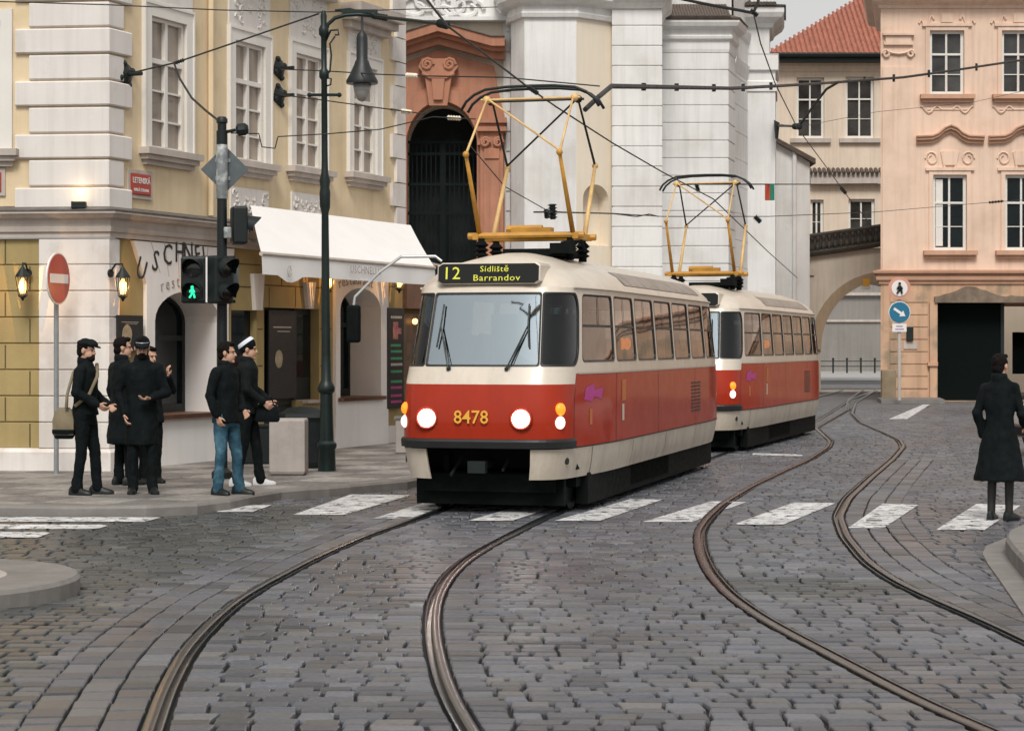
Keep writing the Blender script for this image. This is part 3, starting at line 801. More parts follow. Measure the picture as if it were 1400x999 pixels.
    # ---- skirts
    for side in(-1,1):
        mp=sgn_map(side); k=MB(); s0=s_of_y(.60); sv=[s for s in sl if s>s0+.03]; sv=[s0]+sv
        loftrows(k,mp,sv,[.40,.48,.56,.65,.735]); loftrows(k,mp,sv,[.735,.56,.40],.03)
        # ends and lower lip
        a=[mp(s,.40) for s in sv]; b=[mp(s,.40,.03) for s in sv]; m=len(sv)
        k.add(a+b,[(i,i+1,m+i+1,m+i) for i in range(m-1)])
        z=[.40,.48,.56,.65,.735]; k.add([mp(s0,q) for q in z]+[mp(s0,q,.03) for q in z],[(i,i+1,5+i+1,5+i) for i in range(4)])
        sk=k.build('skirt',tram_skirt,root,smooth='auto',merge=.002,local=True)
        h=MB(); c=S(s_of_x(-.34),.60,side,-.004); nrm=(S(s_of_x(-.34),.60,side,-.05)-S(s_of_x(-.34),.60,side)).normalized()
        h.lathe(c,[(.038,-.01),(.038,.006),(.02,.008)],12,nrm); h.build('tow_hole',rubber,sk,local=True)
    # bumper strip
    b=MB()
    for side in(-1,1):
        sv=[s for s in sl if s<S_C+.02]
        mp=sgn_map(side); vo=[[mp(s,z,i) for s in sv] for z,i in((.745,-.004),(.75,-.035),(.82,-.04),(.845,-.03),(.85,-.002))]; n=len(sv)
        b.add([p for r_ in vo for p in r_],[(i*n+q,i*n+q+1,(i+1)*n+q+1,(i+1)*n+q) for i in range(4) for q in range(n-1)])
        b.add([r_[-1] for r_ in vo],[(0,1,2,3,4)])
    b.build('bumper',rubber,root,local=True,merge=.002)
    # rear red edge trims: door-side frame not visible; gutter
    gt=MB()
    for side in(-1,1):
        gt.tube([S(s,2.535,side,-.012) for s in sl if S_C-.15<s<STOT-.6],.014,6)
    gt.build('gutter',tram_cream,root,local=True)
    # roof side panels (ventilation grille with raised lettering strip left plain)
    for side in(-1,1):
        rp=MB(); sv=[s for s in np.linspace(s_of_x(-3.0),s_of_x(-8.6),26)]
        loftrows(rp,sgn_map(side),sv,[2.62,2.68,2.74,2.79],-.012)
        for i in range(13):
            s=sv[i*2]; rp.add([S(s+d,z,side,-.016) for d,z in((0,2.64),(.10,2.64),(.10,2.76),(0,2.76))],[(0,1,2,3)])
        rp.build('roof_grille',tram_roof,root,local=True)
    # frame with low black boxes added for the shade below, bogies, wheels
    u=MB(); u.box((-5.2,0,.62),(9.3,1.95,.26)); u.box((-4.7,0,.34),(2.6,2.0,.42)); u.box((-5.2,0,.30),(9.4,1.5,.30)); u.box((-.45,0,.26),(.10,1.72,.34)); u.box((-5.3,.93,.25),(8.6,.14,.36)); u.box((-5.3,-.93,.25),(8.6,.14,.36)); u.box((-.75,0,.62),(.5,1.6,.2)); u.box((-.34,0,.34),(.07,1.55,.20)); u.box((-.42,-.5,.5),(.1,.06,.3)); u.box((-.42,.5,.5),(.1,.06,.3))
    u.build('underframe_shade_boxes',black_paint,root,local=True)
    c=MB(); c.cyl((-.5,0,.56),(.10,0,.54),.055,.05,10); c.box((.10,0,.54),(.10,.20,.13)); c.cyl((-.3,.25,.62),(-.05,.25,.50),.018,None,6); c.cyl((-.3,-.3,.62),(-.02,-.34,.44),.02,None,6)
    c.build('coupler',black_iron,root,local=True)
    for bx in(-1.9,-8.5):
        g=MB(); 
        for yy in(-.86,.86): g.box((bx,yy,.36),(2.3,.12,.16)); g.box((bx,yy*.98,.20),(.9,.1,.10))
        g.box((bx,0,.38),(.5,1.7,.18)); 
        bg_=g.build('bogie',black_paint,root,local=True)
        for wx in(-.85,.85):
            for yy in(-.74,.74):
                w=MB(); w.lathe((bx+wx,yy,.33),[(.10,-.07),(.31,-.06),(.33,-.05),(.33,.05),(.26,.06),(.10,.07)],20,(0,1 if yy>0 else -1,0)); w.build('wheel',black_iron,bg_,local=True)
        m=MB(); m.box((bx-.1 if bx>-4 else bx+.1,0,.14),(.9,1.5,.08)); m.build('lifeguard',black_paint,bg_,local=True)
    # lights
    for yy in(-.575,.505):
        s=s_of_y(abs(yy)); sd=1 if yy>0 else -1; c=S(s,1.077,sd); nrm=Vector((1,0,0))
        h=MB(); h.lathe(c+Vector((-.03,0,0)),[(.132,0),(.132,.045),(.115,.062),(.100,.05)],24,nrm); hl=h.build('headlight',alu if False else tram_red,root,smooth='auto',local=True)
        l=MB(); l.lathe(c+Vector((-.03,0,0)),[(.100,.03),(.098,.052),(.078,.066),(.04,.075),(.001,.078)],24,nrm); l.build('lens',lamp_white,hl,smooth=True,local=True)
        s=s_of_x(-.22); 
        for zz,mm,nm in((1.175,lamp_reflection_amber,'indicator'),(1.03,lamp_small,'running_light')):
            c=S(s,zz,sd); nr=(S(s,zz,sd,-.05)-c).normalized(); q=MB(); q.lathe(c,[(.07,-.01),(.07,.012),(.055,.022),(.052,.03),(.03,.042),(.001,.045)],16,nr); q.build(nm,mm,root,smooth='auto',local=True)
    # fleet number
    text_on('fleet_number','8478',.205,(.172,-.055,1.085),(0,1,0),(0,0,1),number_yellow,root,.002,1.0,.98,.0015)
    # destination box
    d=MB(); F=lambda y,z,i: S(s_of_y(abs(y)),z,1 if y>=0 else -1,i)
    xx=S(0,2.53,1).x; X0=xx+.015
    y0,y1=-.60,.60
    prof=[(y0+.05,2.565),(y1-.05,2.565),(y1,2.60),(y1,2.775),(y1-.05,2.81),(y0+.05,2.81),(y0,2.775),(y0,2.60)]
    sx=lambda z,o: X0+o-(z-2.565)*.12
    fr_=[Vector((sx(z,0),y,z)) for y,z in prof]; bk=[Vector((sx(z,-.62),y,z)) for y,z in prof]; fi=[Vector((sx(z,.012),y*.975,2.6875+(z-2.6875)*.9)) for y,z in prof]; n=8
    hood=MB(); hood.add(bk+fr_+fi,[(i,(i+1)%n,n+(i+1)%n,n+i) for i in range(n)]+[(n+i,n+(i+1)%n,2*n+(i+1)%n,2*n+i) for i in range(n)])
    db=hood.build('destination_sign',tram_cream,root,local=True)
    sp=[Vector((sx(z,.009),y*.972,2.6875+(z-2.6875)*.88)) for y,z in prof]
    MB().poly(sp).build('display',sign_black,db,local=True)
    ud=Vector((-.12,0,1)).normalized()
    def dots(txt,size,y,z,al='LEFT',st=1.0): text_on('lettering',txt,size,(sx(z,.016),y,z),(0,1,0),ud,sign_text,db,.003,1.08,st,.0,al)
    dots('12',.20,-.54,2.685,'LEFT',1.05); dots('Sídliště',.092,-.10,2.735,'LEFT',1.15); dots('Barrandov',.10,-.18,2.635,'LEFT',1.22)
    # wipers
    for ya,yb in((-.37,-.52),(.30,.52)):
        w=MB(); a=S(s_of_y(abs(ya)),1.62,1 if ya>0 else -1,-.03); b_=S(s_of_y(abs(yb)),2.10,1 if yb>0 else -1,-.035)
        w.cyl(a,a-Vector((.04,0,0)),.022,None,8); w.tube([a,b_],.009,6); mid=b_
        e1=S(s_of_y(abs(yb)-.0),2.34,1 if yb>0 else -1,-.022); e0=S(s_of_y(abs(yb)+.02),1.86,1 if yb>0 else -1,-.022)
        w.tube([e0,mid,e1],.010,6); w.tube([a+Vector((0,.03,0)),mid],.006,6); w.build('wiper',black_iron,root,local=True)
    # mirrors
    def mirror(side,ptsl,c,size):
        w=MB(); w.tube(ptsl,.017,8); mo=w.build('mirror_arm',alu if side<0 else black_iron,root,local=True)
        q=MB(); q.box(c,size); mm=q.build('mirror',black_paint,mo,local=True,bevel=.03)
    s=S(s_of_y(.5),2.58,-1)
    mirror(-1,[(-.35,-.55,2.83),(-.34,-.62,2.885),(-.20,-.98,2.88),(.0,-1.17,2.70),(.12,-1.42,2.42),(.13,-1.43,2.32)],(.13,-1.43,2.12),(.11,.15,.42))
    mirror(1,[S(s_of_x(-.62),2.35,1),S(s_of_x(-.62),2.30,1)+Vector((.16,.12,0)),S(s_of_x(-.62),2.0,1)+Vector((.16,.12,0))],S(s_of_x(-.62),1.85,1)+Vector((.16,.10,0)),(.06,.13,.24)) if False else None
    # bodyside details: grille, panel joint, advert marks
    s0=s_of_x(-6.55); v=MB()
    for k in range(9):
        for j in range(3):
            a=s_of_x(-7.1)+j*.27
            v.add([S(a+d,z,1,-.004) for d,z in((0,.93+k*.05),(.21,.93+k*.05),(.21,.957+k*.05),(0,.957+k*.05))],[(0,1,2,3)])
    v.build('vent_grille',rubber,root,local=True)
    for xj in(-.50,-2.02,-4.6,-7.4):
        v=MB(); a=s_of_x(xj); v.add([S(a+d,z,1,-.003) for z in(.75,1.0,1.3,1.56) for d in(0,.012)],[(i*2,i*2+1,i*2+3,i*2+2) for i in range(3)]); v.build('panel_joint',rubber,root,local=True)
    v=MB(); a=s_of_x(-.80)
    v.add([S(a+d,z,1,-.004) for d,z in((0,1.27),(.28,1.24),(.34,1.30),(.62,1.26),(.66,1.40),(.36,1.37),(.30,1.45),(.04,1.40))],[tuple(range(8))])
    v.build('advert_mark',magenta,root,local=True)
    v=MB(); a=s_of_x(-1.0); v.add([S(a+d,z,1,-.004) for d,z in((0,.98),(.09,.98),(.09,1.16),(0,1.16))],[(0,1,2,3)]); v.build('advert_mark',orange_paint,root,local=True)
    v=MB(); a=s_of_x(-2.3); v.add([S(a+d,z,1,-.004) for d,z in((0,1.22),(.22,1.22),(.22,1.47),(0,1.47))],[(0,1,2,3)]); v.build('advert_mark',orange_paint,root,local=True)
    v=MB(); a=s_of_x(-2.3); v.add([S(a+d,z,1,-.004) for d,z in((.02,.98),(.13,.98),(.13,1.18),(.02,1.18))],[(0,1,2,3)]); v.build('advert_mark',tram_cream,root,local=True)
    for xj in(-1.1,-3.0,-5.2,-7.5):
        v=MB(); a=s_of_x(xj); v.add([S(a+d,z,1,-.003) for z in(.41,.5,.6,.735) for d in(0,.012)],[(i*2,i*2+1,i*2+3,i*2+2) for i in range(3)]); v.build('panel_joint',rubber,root,local=True)
    v=MB(); sv=[s for s in sl if S_C<s<STOT-.8]; n=len(sv); v.add([S(s,z,1,-.006) for z in(1.558,1.575) for s in sv],[(i,i+1,n+i+1,n+i) for i in range(n-1)]); v.build('belt_trim',alu,root,local=True)
    v=MB(); v.add([S(s,z,1,-.006) for z in(.738,.752) for s in sv],[(i,i+1,n+i+1,n+i) for i in range(n-1)]); v.build('belt_trim',rubber,root,local=True)
    # interior
    i_=MB(); i_.box((-5.3,0,.95),(9.2,1.9,.04)); i_.build('floor',interior_grey,root,local=True)
    i_=MB(); i_.box((-5.3,0,2.50),(9.0,1.7,.03)); i_.build('ceiling',interior_grey,root,local=True)
    i_=MB(); i_.box((-1.75,.3,1.6),(.04,1.3,1.3)); i_.box((-.62,0,1.42),(.5,1.3,.34)); i_.build('cab_bulkhead',interior_grey,root,local=True)
    for k in range(7):
        for yy in(-.75,.75):
            q=MB(); x=-2.6-k*1.0; q.box((x,yy,1.38),(.42,.5,.07)); q.box((x-.22,yy,1.66),(.06,.5,.6)); q.box((x,yy,1.16),(.2,.3,.38)); q.build('seat',seat_red,root,local=True,bevel=.02)
    for xx_ in(-3.12,-3.44):
        q=MB(); q.sphere((xx_,.95,1.90),.06,.05,.075,10,8); q.build('amber_reflection',lamp_reflection_amber,root,smooth=True,local=True)  # glowing beads added to stand for an amber reflection in the window glass
    # ---- pantograph
    pb=MB(); pc=-2.35; zb=3.20
    for xx_ in(-.32,.32): pb.tube([(pc+xx_,-.72,zb),(pc+xx_,.72,zb)],.040,8)
    for yy in(-.62,.62): pb.box((pc,yy,zb-.01),(.74,.07,.07))
    pb.box((pc,0,zb+.06),(.16,.5,.10)); pb.tube([(pc-.1,-.35,zb+.1),(pc-.1,.1,zb+.1)],.05,8)
    pan=pb.build('pantograph',yellow_paint,root,local=True)
    for xx_ in(-.42,.42):
        for yy in(-.55,.55):
            q=MB(); q.lathe((pc+xx_*.8,yy,2.90),[(.05,0),(.05,.05),(.09,.07),(.05,.10),(.09,.13),(.05,.16),(.09,.19),(.04,.24),(.04,.27)],12); q.build('insulator',black_paint,pan,smooth='auto',local=True)
    q=MB(); q.box((pc+.1,.15,2.985),(.9,.75,.09)); q.box((pc+.5,.5,3.03),(.3,.25,.12)); q.tube([(pc+.3,.45,3.0),(pc+.35,.45,3.10),(pc+.35,.7,3.12),(pc+.3,.72,3.0)],.025,6); q.build('roof_equipment',black_paint,pan,local=True)
    zk=zb+.93; zt=zb+1.70
    rust=MATS['rail_steel']
    for sx_,mt,mu_ in((1,yellow_paint,yellow_pale),(-1,yellow_pale,black_iron)):
        for yy in(-.58,.58):
            k=(pc+sx_*.95,yy*.98,zk); q=MB(); q.tube([(pc+sx_*.30,yy,zb),k],[.033,.023],8); q.sphere(k,.04); q.build('lower_arm',mt,pan,smooth=True,local=True)
            q=MB(); q.tube([k,(pc+sx_*.10,yy*.93,zt)],[.016,.013],8); q.build('upper_arm',mu_,pan,smooth=True,local=True)
        q=MB(); q.tube([(pc+sx_*.10,-.54*sx_,zt-.02),(pc+sx_*.93,.56*sx_,zk+.03)],.013,6); q.build('brace',mu_,pan,local=True)
        q=MB(); q.tube([(pc+sx_*.10,-.62,zt-.03),(pc+sx_*.10,.62,zt-.03)],.016,6); q.sphere((pc+sx_*.1,.55,zt-.03),.05); q.sphere((pc+sx_*.1,-.55,zt-.03),.05); q.build('top_tube',black_iron if sx_<0 else yellow_pale,pan,local=True)
        q=MB(); path=[(-.86,-.20),(-.80,-.10),(-.70,-.02),(-.56,.04),(-.3,.065),(0,.07),(.3,.065),(.56,.04),(.70,-.02),(.80,-.10),(.86,-.20)]
        q.tube([(pc+sx_*.14,y_,zt+.05+z_) for y_,z_ in path],.018,8); q.build('contact_strip',black_iron,pan,smooth=True,local=True)
    return root
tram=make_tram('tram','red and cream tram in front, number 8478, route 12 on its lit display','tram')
def place(o,orig,f): 
    o.location=(orig.x,orig.y,0); o.rotation_euler=(0,0,math.atan2(f.y,f.x)); 
place(tram,T1O,T1F)
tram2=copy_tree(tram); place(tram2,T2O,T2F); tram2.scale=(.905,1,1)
tram2['label']='red and cream tram following the front tram, half hidden behind its rear end'
# ================================================================ yellow corner building
C0=Vector((-5.69,28.83)); E0=Vector((-2.01,37.6))
FA=Fr((C0.x-9.0,C0.y+1.02),(9.0,-1.02))         # facade facing the camera; u=LA at the corner
LA=math.hypot(9.0,1.02)
FB=Fr(C0,(E0-C0))                               # facade along the street
LB=(E0-C0).length
building=thing('corner_building','yellow corner house with white quoins and a white awning over its restaurant front','building',(-8,34,0))
lettering_dark=mat('lettering_dark',(.035,.03,.03),.6,var=.1)
lettering_grey=mat('lettering_grey',(.33,.30,.28),.7,var=.1)
ZCORN=FB.Z(322,FB.U(175)); 
def zb(py,px): return FB.Z(py,FB.U(px))
zc0=ZP(320,28.9); zc1=ZP(290,28.9)     # cornice band between ground and upper floor
ZTOP=13.5
# ---- windows of the street facade: (x0,x1,yTop,yBottom) glazing box in pixels
WB=[(204,252,28,207),(319,360,60,222),(402,438,77,231),(481,513,92,239)]
holesB=[]; winB=[]
for x0,x1,yt,yb in WB:
    u0,u1,z0,z1=FB.rect(x0,yt,x1,yb); holesB.append(rect_loop(u0,u1,z0,z1)); winB.append((u0,u1,z0,z1))
wall_holes('wall',FB,rect_loop(0,LB,zc1-.02,ZTOP),holesB,.16,yellow_wall,building)
# left facade upper wall with one window at the picture edge
u0,u1,z0,z1=FA.rect(-40,30,2,205); holeA=[rect_loop(u0,u1,z0,z1)]; winA=(u0,u1,z0,z1)
wall_holes('wall',FA,rect_loop(0,LA,zc1-.02,ZTOP),holeA,.16,yellow_wall,building)
def sash_window(fr,u0,u1,z0,z1,rec,glassm,parent=building,transom=.33,framem=win_white,rows=3,name='window',cols=2,border=.055,sur=None):
    f=MB(); w0,w1=-rec-.05,-rec+.03; b=border; H=z1-z0
    f.fbox(fr,u0,u0+b,w0,w1,z0,z1); f.fbox(fr,u1-b,u1,w0,w1,z0,z1); f.fbox(fr,u0+b,u1-b,w0,w1,z0,z0+b); f.fbox(fr,u0+b,u1-b,w0,w1,z1-b,z1)
    zt=z1-H*transom if transom else z1-b
    if transom: f.fbox(fr,u0+b,u1-b,w0,w1+.012,zt-.035,zt+.035)
    for c in range(1,cols):
        uc=u0+(u1-u0)*c/cols; f.fbox(fr,uc-.036,uc+.036,w0,w1+.006,z0+b,zt-.035)
        if transom: f.fbox(fr,uc-.032,uc+.032,w0,w1+.006,zt+.035,z1-b)
    for r in range(1,rows):
        zz=z0+(zt-z0)*r/rows
        for c in range(cols):
            a=u0+b if c==0 else u0+(u1-u0)*c/cols+.036; e=u1-b if c==cols-1 else u0+(u1-u0)*(c+1)/cols-.036
            f.fbox(fr,a,e,w0+.01,w1-.01,zz-.014,zz+.014)
    w=f.build(name,framem,parent)
    g=MB(); n=5
    ws=-rec-.03
    g.quad(fr.p(u0+.02,ws,z0+.02),fr.p(u1-.02,ws,z0+.02),fr.p(u1-.02,ws,z1-.02),fr.p(u0+.02,ws,z1-.02)); g.build('pane',glassm,w)
    return w
def moulding(fr,u0,u1,z,h,proj,name,m,parent,ends=True,bev=.0):
    """stepped stone ledge"""
    q=MB(); q.fbox(fr,u0,u1,-.02,proj,z+h*.55,z+h); q.fbox(fr,u0+.05,u1-.05,-.02,proj*.72,z+h*.2,z+h*.55); q.fbox(fr,u0+.10,u1-.10,-.02,proj*.4,z-h*.15,z+h*.2)
    return q.build(name,m,parent)
def stucco_panel(fr,u0,u1,z0,z1,m,parent,seed,name='stucco_panel'):
    """relief panel: flat field with raised scrolls"""
    rnd=random.Random(seed); q=MB(); q.fbox(fr,u0,u1,-.01,.03,z0,z1)
    cu=(u0+u1)/2; cz=(z0+z1)/2; W_=u1-u0; H_=z1-z0
    for k in range(16):
        a=rnd.uniform(-.42,.42); b=rnd.uniform(-.36,.36); r=rnd.uniform(.05,.12)*min(W_,H_)
        for sg in(-1,1):
            path=[]
            for i in range(9):
                t=i/8*4.2+k; rr=r*(1-.09*i); path.append(fr.p(cu+sg*(a*W_+rr*math.cos(t)),.034,cz+b*H_+rr*math.sin(t)))
            q.tube(path,[.018]*8+[.006],5)
    return q.build(name,m,parent)
for i,(u0,u1,z0,z1) in enumerate(winB):
    sash_window(FB,u0,u1,z0,z1,.045,pane_beige)
    s=MB(); b=.17; 
    s.fbox(FB,u0-b,u0,-.01,.05,z0,z1+b); s.fbox(FB,u1,u1+b,-.01,.05,z0,z1+b); s.fbox(FB,u0,u1,-.01,.05,z1,z1+b)
    s.fbox(FB,u0-b-.03,u0-b,-.01,.07,z0,z1+b+.04); s.fbox(FB,u1+b,u1+b+.03,-.01,.07,z0,z1+b+.04); s.fbox(FB,u0-b,u1+b,-.01,.07,z1+b,z1+b+.04)
    s.build('window_surround',win_white,building)
    moulding(FB,u0-.28,u1+.28,z0-.21,.21,.18,'window_sill',stone_trim,building)
    # field above the window and hood
    zt=z1+b+.04; hh=[1.2,.95,.82,.42][i]
    stucco_panel(FB,u0-b,u1+b,zt+.01,zt+hh,white_plaster,building,i) if i else MB().fbox(FB,u0-b,u1+b,-.01,.04,zt+.01,zt+1.6).build('stucco_panel',white_plaster,building)
    if i: moulding(FB,u0-.42,u1+.42,zt+hh+.02,.36,.40,'window_hood',stone_trim,building)
    if i in(1,2): stucco_panel(FB,u0-.12,u1+.12,z0-1.05,z0-.42,white_plaster,building,10+i)
u0,u1,z0,z1=winA; sash_window(FA,u0,u1,z0,z1,.045,pane_beige)
s=MB(); s.fbox(FA,u1,u1+.17,-.01,.05,z0,z1+.17); s.fbox(FA,u0,u1,-.01,.05,z1,z1+.17); s.build('window_surround',win_white,building)
moulding(FA,u0-.28,u1+.28,z0-.21,.21,.18,'window_sill',stone_trim,building)
# ---- quoins round the corner (one wrapped mesh of courses)
def corner_plan(ua,ub): 
    a=FA.p(LA-ua,0,0); c=FA.p(LA-.10,-.0,0); e=FB.p(.10,-.0,0); b_=FB.p(ub,0,0)
    return [(a.x,a.y),(c.x,c.y),(C0.x+.0,C0.y-.0),(e.x,e.y),(b_.x,b_.y)]
q=MB(); z=zc1+.05; k=0
ys=[290,255,217,182,145,109,73,37,1,-36,-72]
for i in range(len(ys)-1):
    zl=ZP(ys[i],28.8); zh=ZP(ys[i+1],28.8); wide=(i%2==0)
    ua=1.33 if wide else 1.13; ub=.52 if wide else .34; pr=.06 if wide else .042
    q.sweep(corner_plan(ua,ub),[(-.02,zl+.012),(pr-.02,zl+.012),(pr,zl+.03),(pr,zh-.03),(pr-.02,zh-.012),(-.02,zh-.012)])
    a=corner_plan(ua,ub); 
    for j,(s_,fr,u) in enumerate(((0,FA,LA-ua),(1,FB,ub))):
        q.quad(fr.p(u,-.02,zl+.012),fr.p(u,pr,zl+.02),fr.p(u,pr,zh-.02),fr.p(u,-.02,zh-.012))
q.build('quoin_cladding',white_plaster,building)
q=MB(); u0=FB.U(533)
for i in range(16):
    zl=zc1+.2+i*.44; wide=i%2; q.fbox(FB,u0+(0 if wide else .18),LB+.02,-.02,.06,zl+.012,zl+.43)
q.build('quoin_cladding',white_plaster,building)
# end wall beyond the street facade and roof body
q=MB(); e=FB.p(LB,0,0); q.quad((e.x,e.y,0),(e.x-3.6,e.y+8,0),(e.x-3.6,e.y+8,ZTOP),(e.x,e.y,ZTOP)); a=FA.p(0,0,0); q.quad((a.x,a.y,0),(a.x,a.y+12,0),(a.x,a.y+12,ZTOP),(a.x,a.y,ZTOP))
q.poly([FA.p(0,.05,ZTOP),FA.p(LA,.05,ZTOP),FB.p(LB,.05,ZTOP),(e.x-3.6,e.y+8,ZTOP),(a.x,a.y+12,ZTOP)]); q.build('rear_wall',yellow_wall,building)
# ---- cornice between the floors
a0=FA.p(0,0,0); c0=FA.p(LA-.10,0,0); e0=FB.p(.10,0,0); b0=FB.p(LB,0,0)
plan=[(a0.x,a0.y),(c0.x,c0.y),(C0.x,C0.y),(e0.x,e0.y),(b0.x,b0.y)]
q=MB(); h=zc1-zc0
q.sweep(plan,[(-.03,zc0-.05),(.07,zc0-.05),(.07,zc0+.02),(.10,zc0+.03),(.11,zc0+h*.30),(.08,zc0+h*.34),(.09,zc0+h*.66),(.17,zc0+h*.72),(.20,zc0+h*.86),(.24,zc0+h*.90),(.24,zc0+h),(-.03,zc0+h+.07)])
q.build('cornice',stone_trim,building,smooth=False)
q=MB(); q.sweep(plan,[(.245,zc1-.005),(.25,zc1+.02),(-.02,zc1+.095)]); q.build('cornice_flashing',mat('lead_flashing',(.12,.11,.10),.6,var=.4,scale=6),building)
# ---- ground floor of the left facade: ochre blocks and the white corner pilaster
def course_profile(z0,z1,h,proj,g=.022,d=.03):
    pr=[(-.03,z0)]; z=z0
    while z<z1-.05:
        zt=min(z+h,z1); pr+=[(proj-d,z+.0),(proj,z+g*.7),(proj,zt-g*.7),(proj-d,zt)]; z=zt
    return pr+[(-.03,z1)]
zpl=ZP(613,28.9)
uP=FA.U(55); 
q=MB(); p0=FA.p(0,0,0); p1=FA.p(uP-.01,0,0); hC=(zc0-.06-zpl)/8
prof=course_profile(zpl,zc0-.06,hC,.0)
q.sweep([(p0.x,p0.y),(p1.x,p1.y)],prof); 
q.build('rusticated_wall',ochre_wall,building)
# vertical joints as thin dark fillets set in the blocks are part of the cladding: short grooves
q=MB()
for r in range(8):
    for j in range(9):
        u=uP-.05-(.72*j+(.36 if r%2 else 0))-.1
        if u>0: q.fbox(FA,u-.010,u+.010,-.01,.0025,zpl+r*hC+.02,zpl+(r+1)*hC-.02)
q.build('block_joint',mat('joint_dark',(.10,.075,.03),.9,var=.1),building)
pa=FA.p(uP,0,0); ub=.22; pb=FB.p(ub,0,0)
pil=[(pa.x,pa.y),(c0.x,c0.y),(C0.x,C0.y),(pb.x,pb.y)]
q=MB(); q.sweep(pil,course_profile(zpl,zc0-.06,hC,.05)); q.quad(FA.p(uP,-.03,zpl),FA.p(uP,.05,zpl),FA.p(uP,.05,zc0-.06),FA.p(uP,-.03,zc0-.06))
q.build('corner_pilaster',white_plaster,building)
q=MB(); q.sweep([(p0.x,p0.y),(c0.x,c0.y),(C0.x,C0.y),(pb.x,pb.y)],[(-.03,-.02),(.09,-.02),(.09,zpl-.05),(.05,zpl),(-.03,zpl+.01)])
q.build('plinth',white_plaster,building)
# ---- ground floor of the street facade
gz=-.02
uA0,uA1=FB.U(207),FB.U(296)       # big arched window opening
zsill=FB.Z(566,FB.U(255)); zat=FB.Z(398,FB.U(245)); zas=FB.Z(440,FB.U(245))
arch1=arch_loop(uA0,uA1,zsill,zas,zat)
uS0,uS1=FB.U(316),FB.U(351)
shop=[rect_loop(uS0,uS1,.5,FB.Z(424,FB.U(330)))]
uD0,uD1=FB.U(361),FB.U(436); zD=FB.Z(421,FB.U(390))
door_hole=[(uD0,.13),(FB.U(413),.13),(FB.U(413),FB.Z(548,FB.U(413))),(uD1,FB.Z(548,FB.U(425))),(uD1,zD),(uD0,zD)]
uW0,uW1=FB.U(461),FB.U(517); zW0=FB.Z(543,FB.U(490)); zWt=FB.Z(394,FB.U(490)); zWs=FB.Z(425,FB.U(490))
arch2=arch_loop(uW0,uW1,zW0,zWs,zWt)
wall_holes('ground_wall',FB,rect_loop(.2,LB,gz,zc0-.02),[arch1,shop[0],door_hole,arch2],.62,ochre_wall,building)
# white portal surrounds standing proud of the wall
def portal(pts_out,hole,name):
    bm=bmesh.new(); es=[]; 
    for L in(pts_out,hole):
        vs=[bm.verts.new(FB.p(u,.06,z)) for u,z in L]; es+=[bm.edges.new((vs[i],vs[(i+1)%len(vs)])) for i in range(len(vs))]
        bk=[bm.verts.new(FB.p(u,-.01 if L is pts_out else -.6,z)) for u,z in L]
        for i in range(len(vs)): bm.faces.new((vs[i],vs[(i+1)%len(vs)],bk[(i+1)%len(vs)],bk[i]))
    bmesh.ops.triangle_fill(bm,use_beauty=True,edges=es,normal=FB.n); bmesh.ops.recalc_face_normals(bm,faces=bm.faces)
    inv=MW[building.name].inverted(); bmesh.ops.transform(bm,matrix=inv,verts=bm.verts)
    me=bpy.data.meshes.new(name); bm.to_mesh(me); bm.free(); return link(name,me,portal_white,building)
def shrink(L,d):
    cu=sum(u for u,_ in L)/len(L); cz=sum(z for _,z in L)/len(L)
    return [(u+(cu-u)*d,z+(cz-z)*d) for u,z in L]
zt_=zc0-.07
p1out=[(FB.U(196),gz),(FB.U(308),gz),(FB.U(308),FB.Z(420,FB.U(308))),(FB.U(316),zt_),(FB.U(178),zt_),(FB.U(196),FB.Z(388,FB.U(196)))]
portal(p1out,shrink(arch1,.004),'arch_surround')
p2out=[(FB.U(455),gz),(FB.U(527),gz),(FB.U(527),FB.Z(370,FB.U(527))),(FB.U(532),zt_),(FB.U(449),zt_),(FB.U(455),FB.Z(370,FB.U(455)))]
portal(p2out,shrink(arch2,.004),'arch_surround')
# thin joints between the voussoirs of the first arch
q=MB(); ac=(uA0+uA1)/2
for k,(xa,ya,xb,yb) in enumerate(((200,326,214,373),(219,325,226,378),(238,324,240,380),(262,326,259,378),(281,326,275,380))):
    a=FB.at(xa,ya); b=FB.at(xb,yb); q.hexa([FB.p(a[0]-.006,w,a[1]) if 0 else FB.p(*x) for x in((a[0]-.006,.061,a[1]),(a[0]+.006,.061,a[1]),(b[0]+.006,.061,b[1]),(b[0]-.006,.061,b[1]),(a[0]-.006,.064,a[1]),(a[0]+.006,.064,a[1]),(b[0]+.006,.064,b[1]),(b[0]-.006,.064,b[1]))])
q.build('arch_joint',stone_trim,building)
# lettering over the arch, following its curve
for ch,x,y,rot,sz in(('U',193.5,369,-24,.44),('S',213,358,-13,.44),('C',229.5,349,-6,.44),('H',246,346,0,.44),('N',258,346.5,4,.44),('E',270.5,348.5,9,.38),('L',281,349.5,12,.38)):
    u,z=FB.at(x,y,.07); r=R(rot); ud=FB.d*math.cos(r)+Vector((0,0,math.sin(r))); vd=Vector((0,0,math.cos(r)))-FB.d*math.sin(r)
    text_on('lettering',ch,sz,FB.p(u,.067,z),ud,vd,lettering_dark,building,.006,1,.85,.001)
for ch,x,y,rot in(('r',222,391,14),('e',229.5,388.5,9),('s',237,386.5,6),('t',244,385,3),('a',251,384,0),('u',259,384.5,-2),('r',266.5,385,-4),('a',273,386,-6),('n',280,388,-9),('t',286.5,390,-12)):
    u,z=FB.at(x,y,.07); r=R(rot); ud=FB.d*math.cos(r)+Vector((0,0,math.sin(r))); vd=Vector((0,0,math.cos(r)))-FB.d*math.sin(r)
    text_on('lettering',ch,.25,FB.p(u,.067,z),ud,vd,lettering_grey,building,.006,1,1.0,-.003)
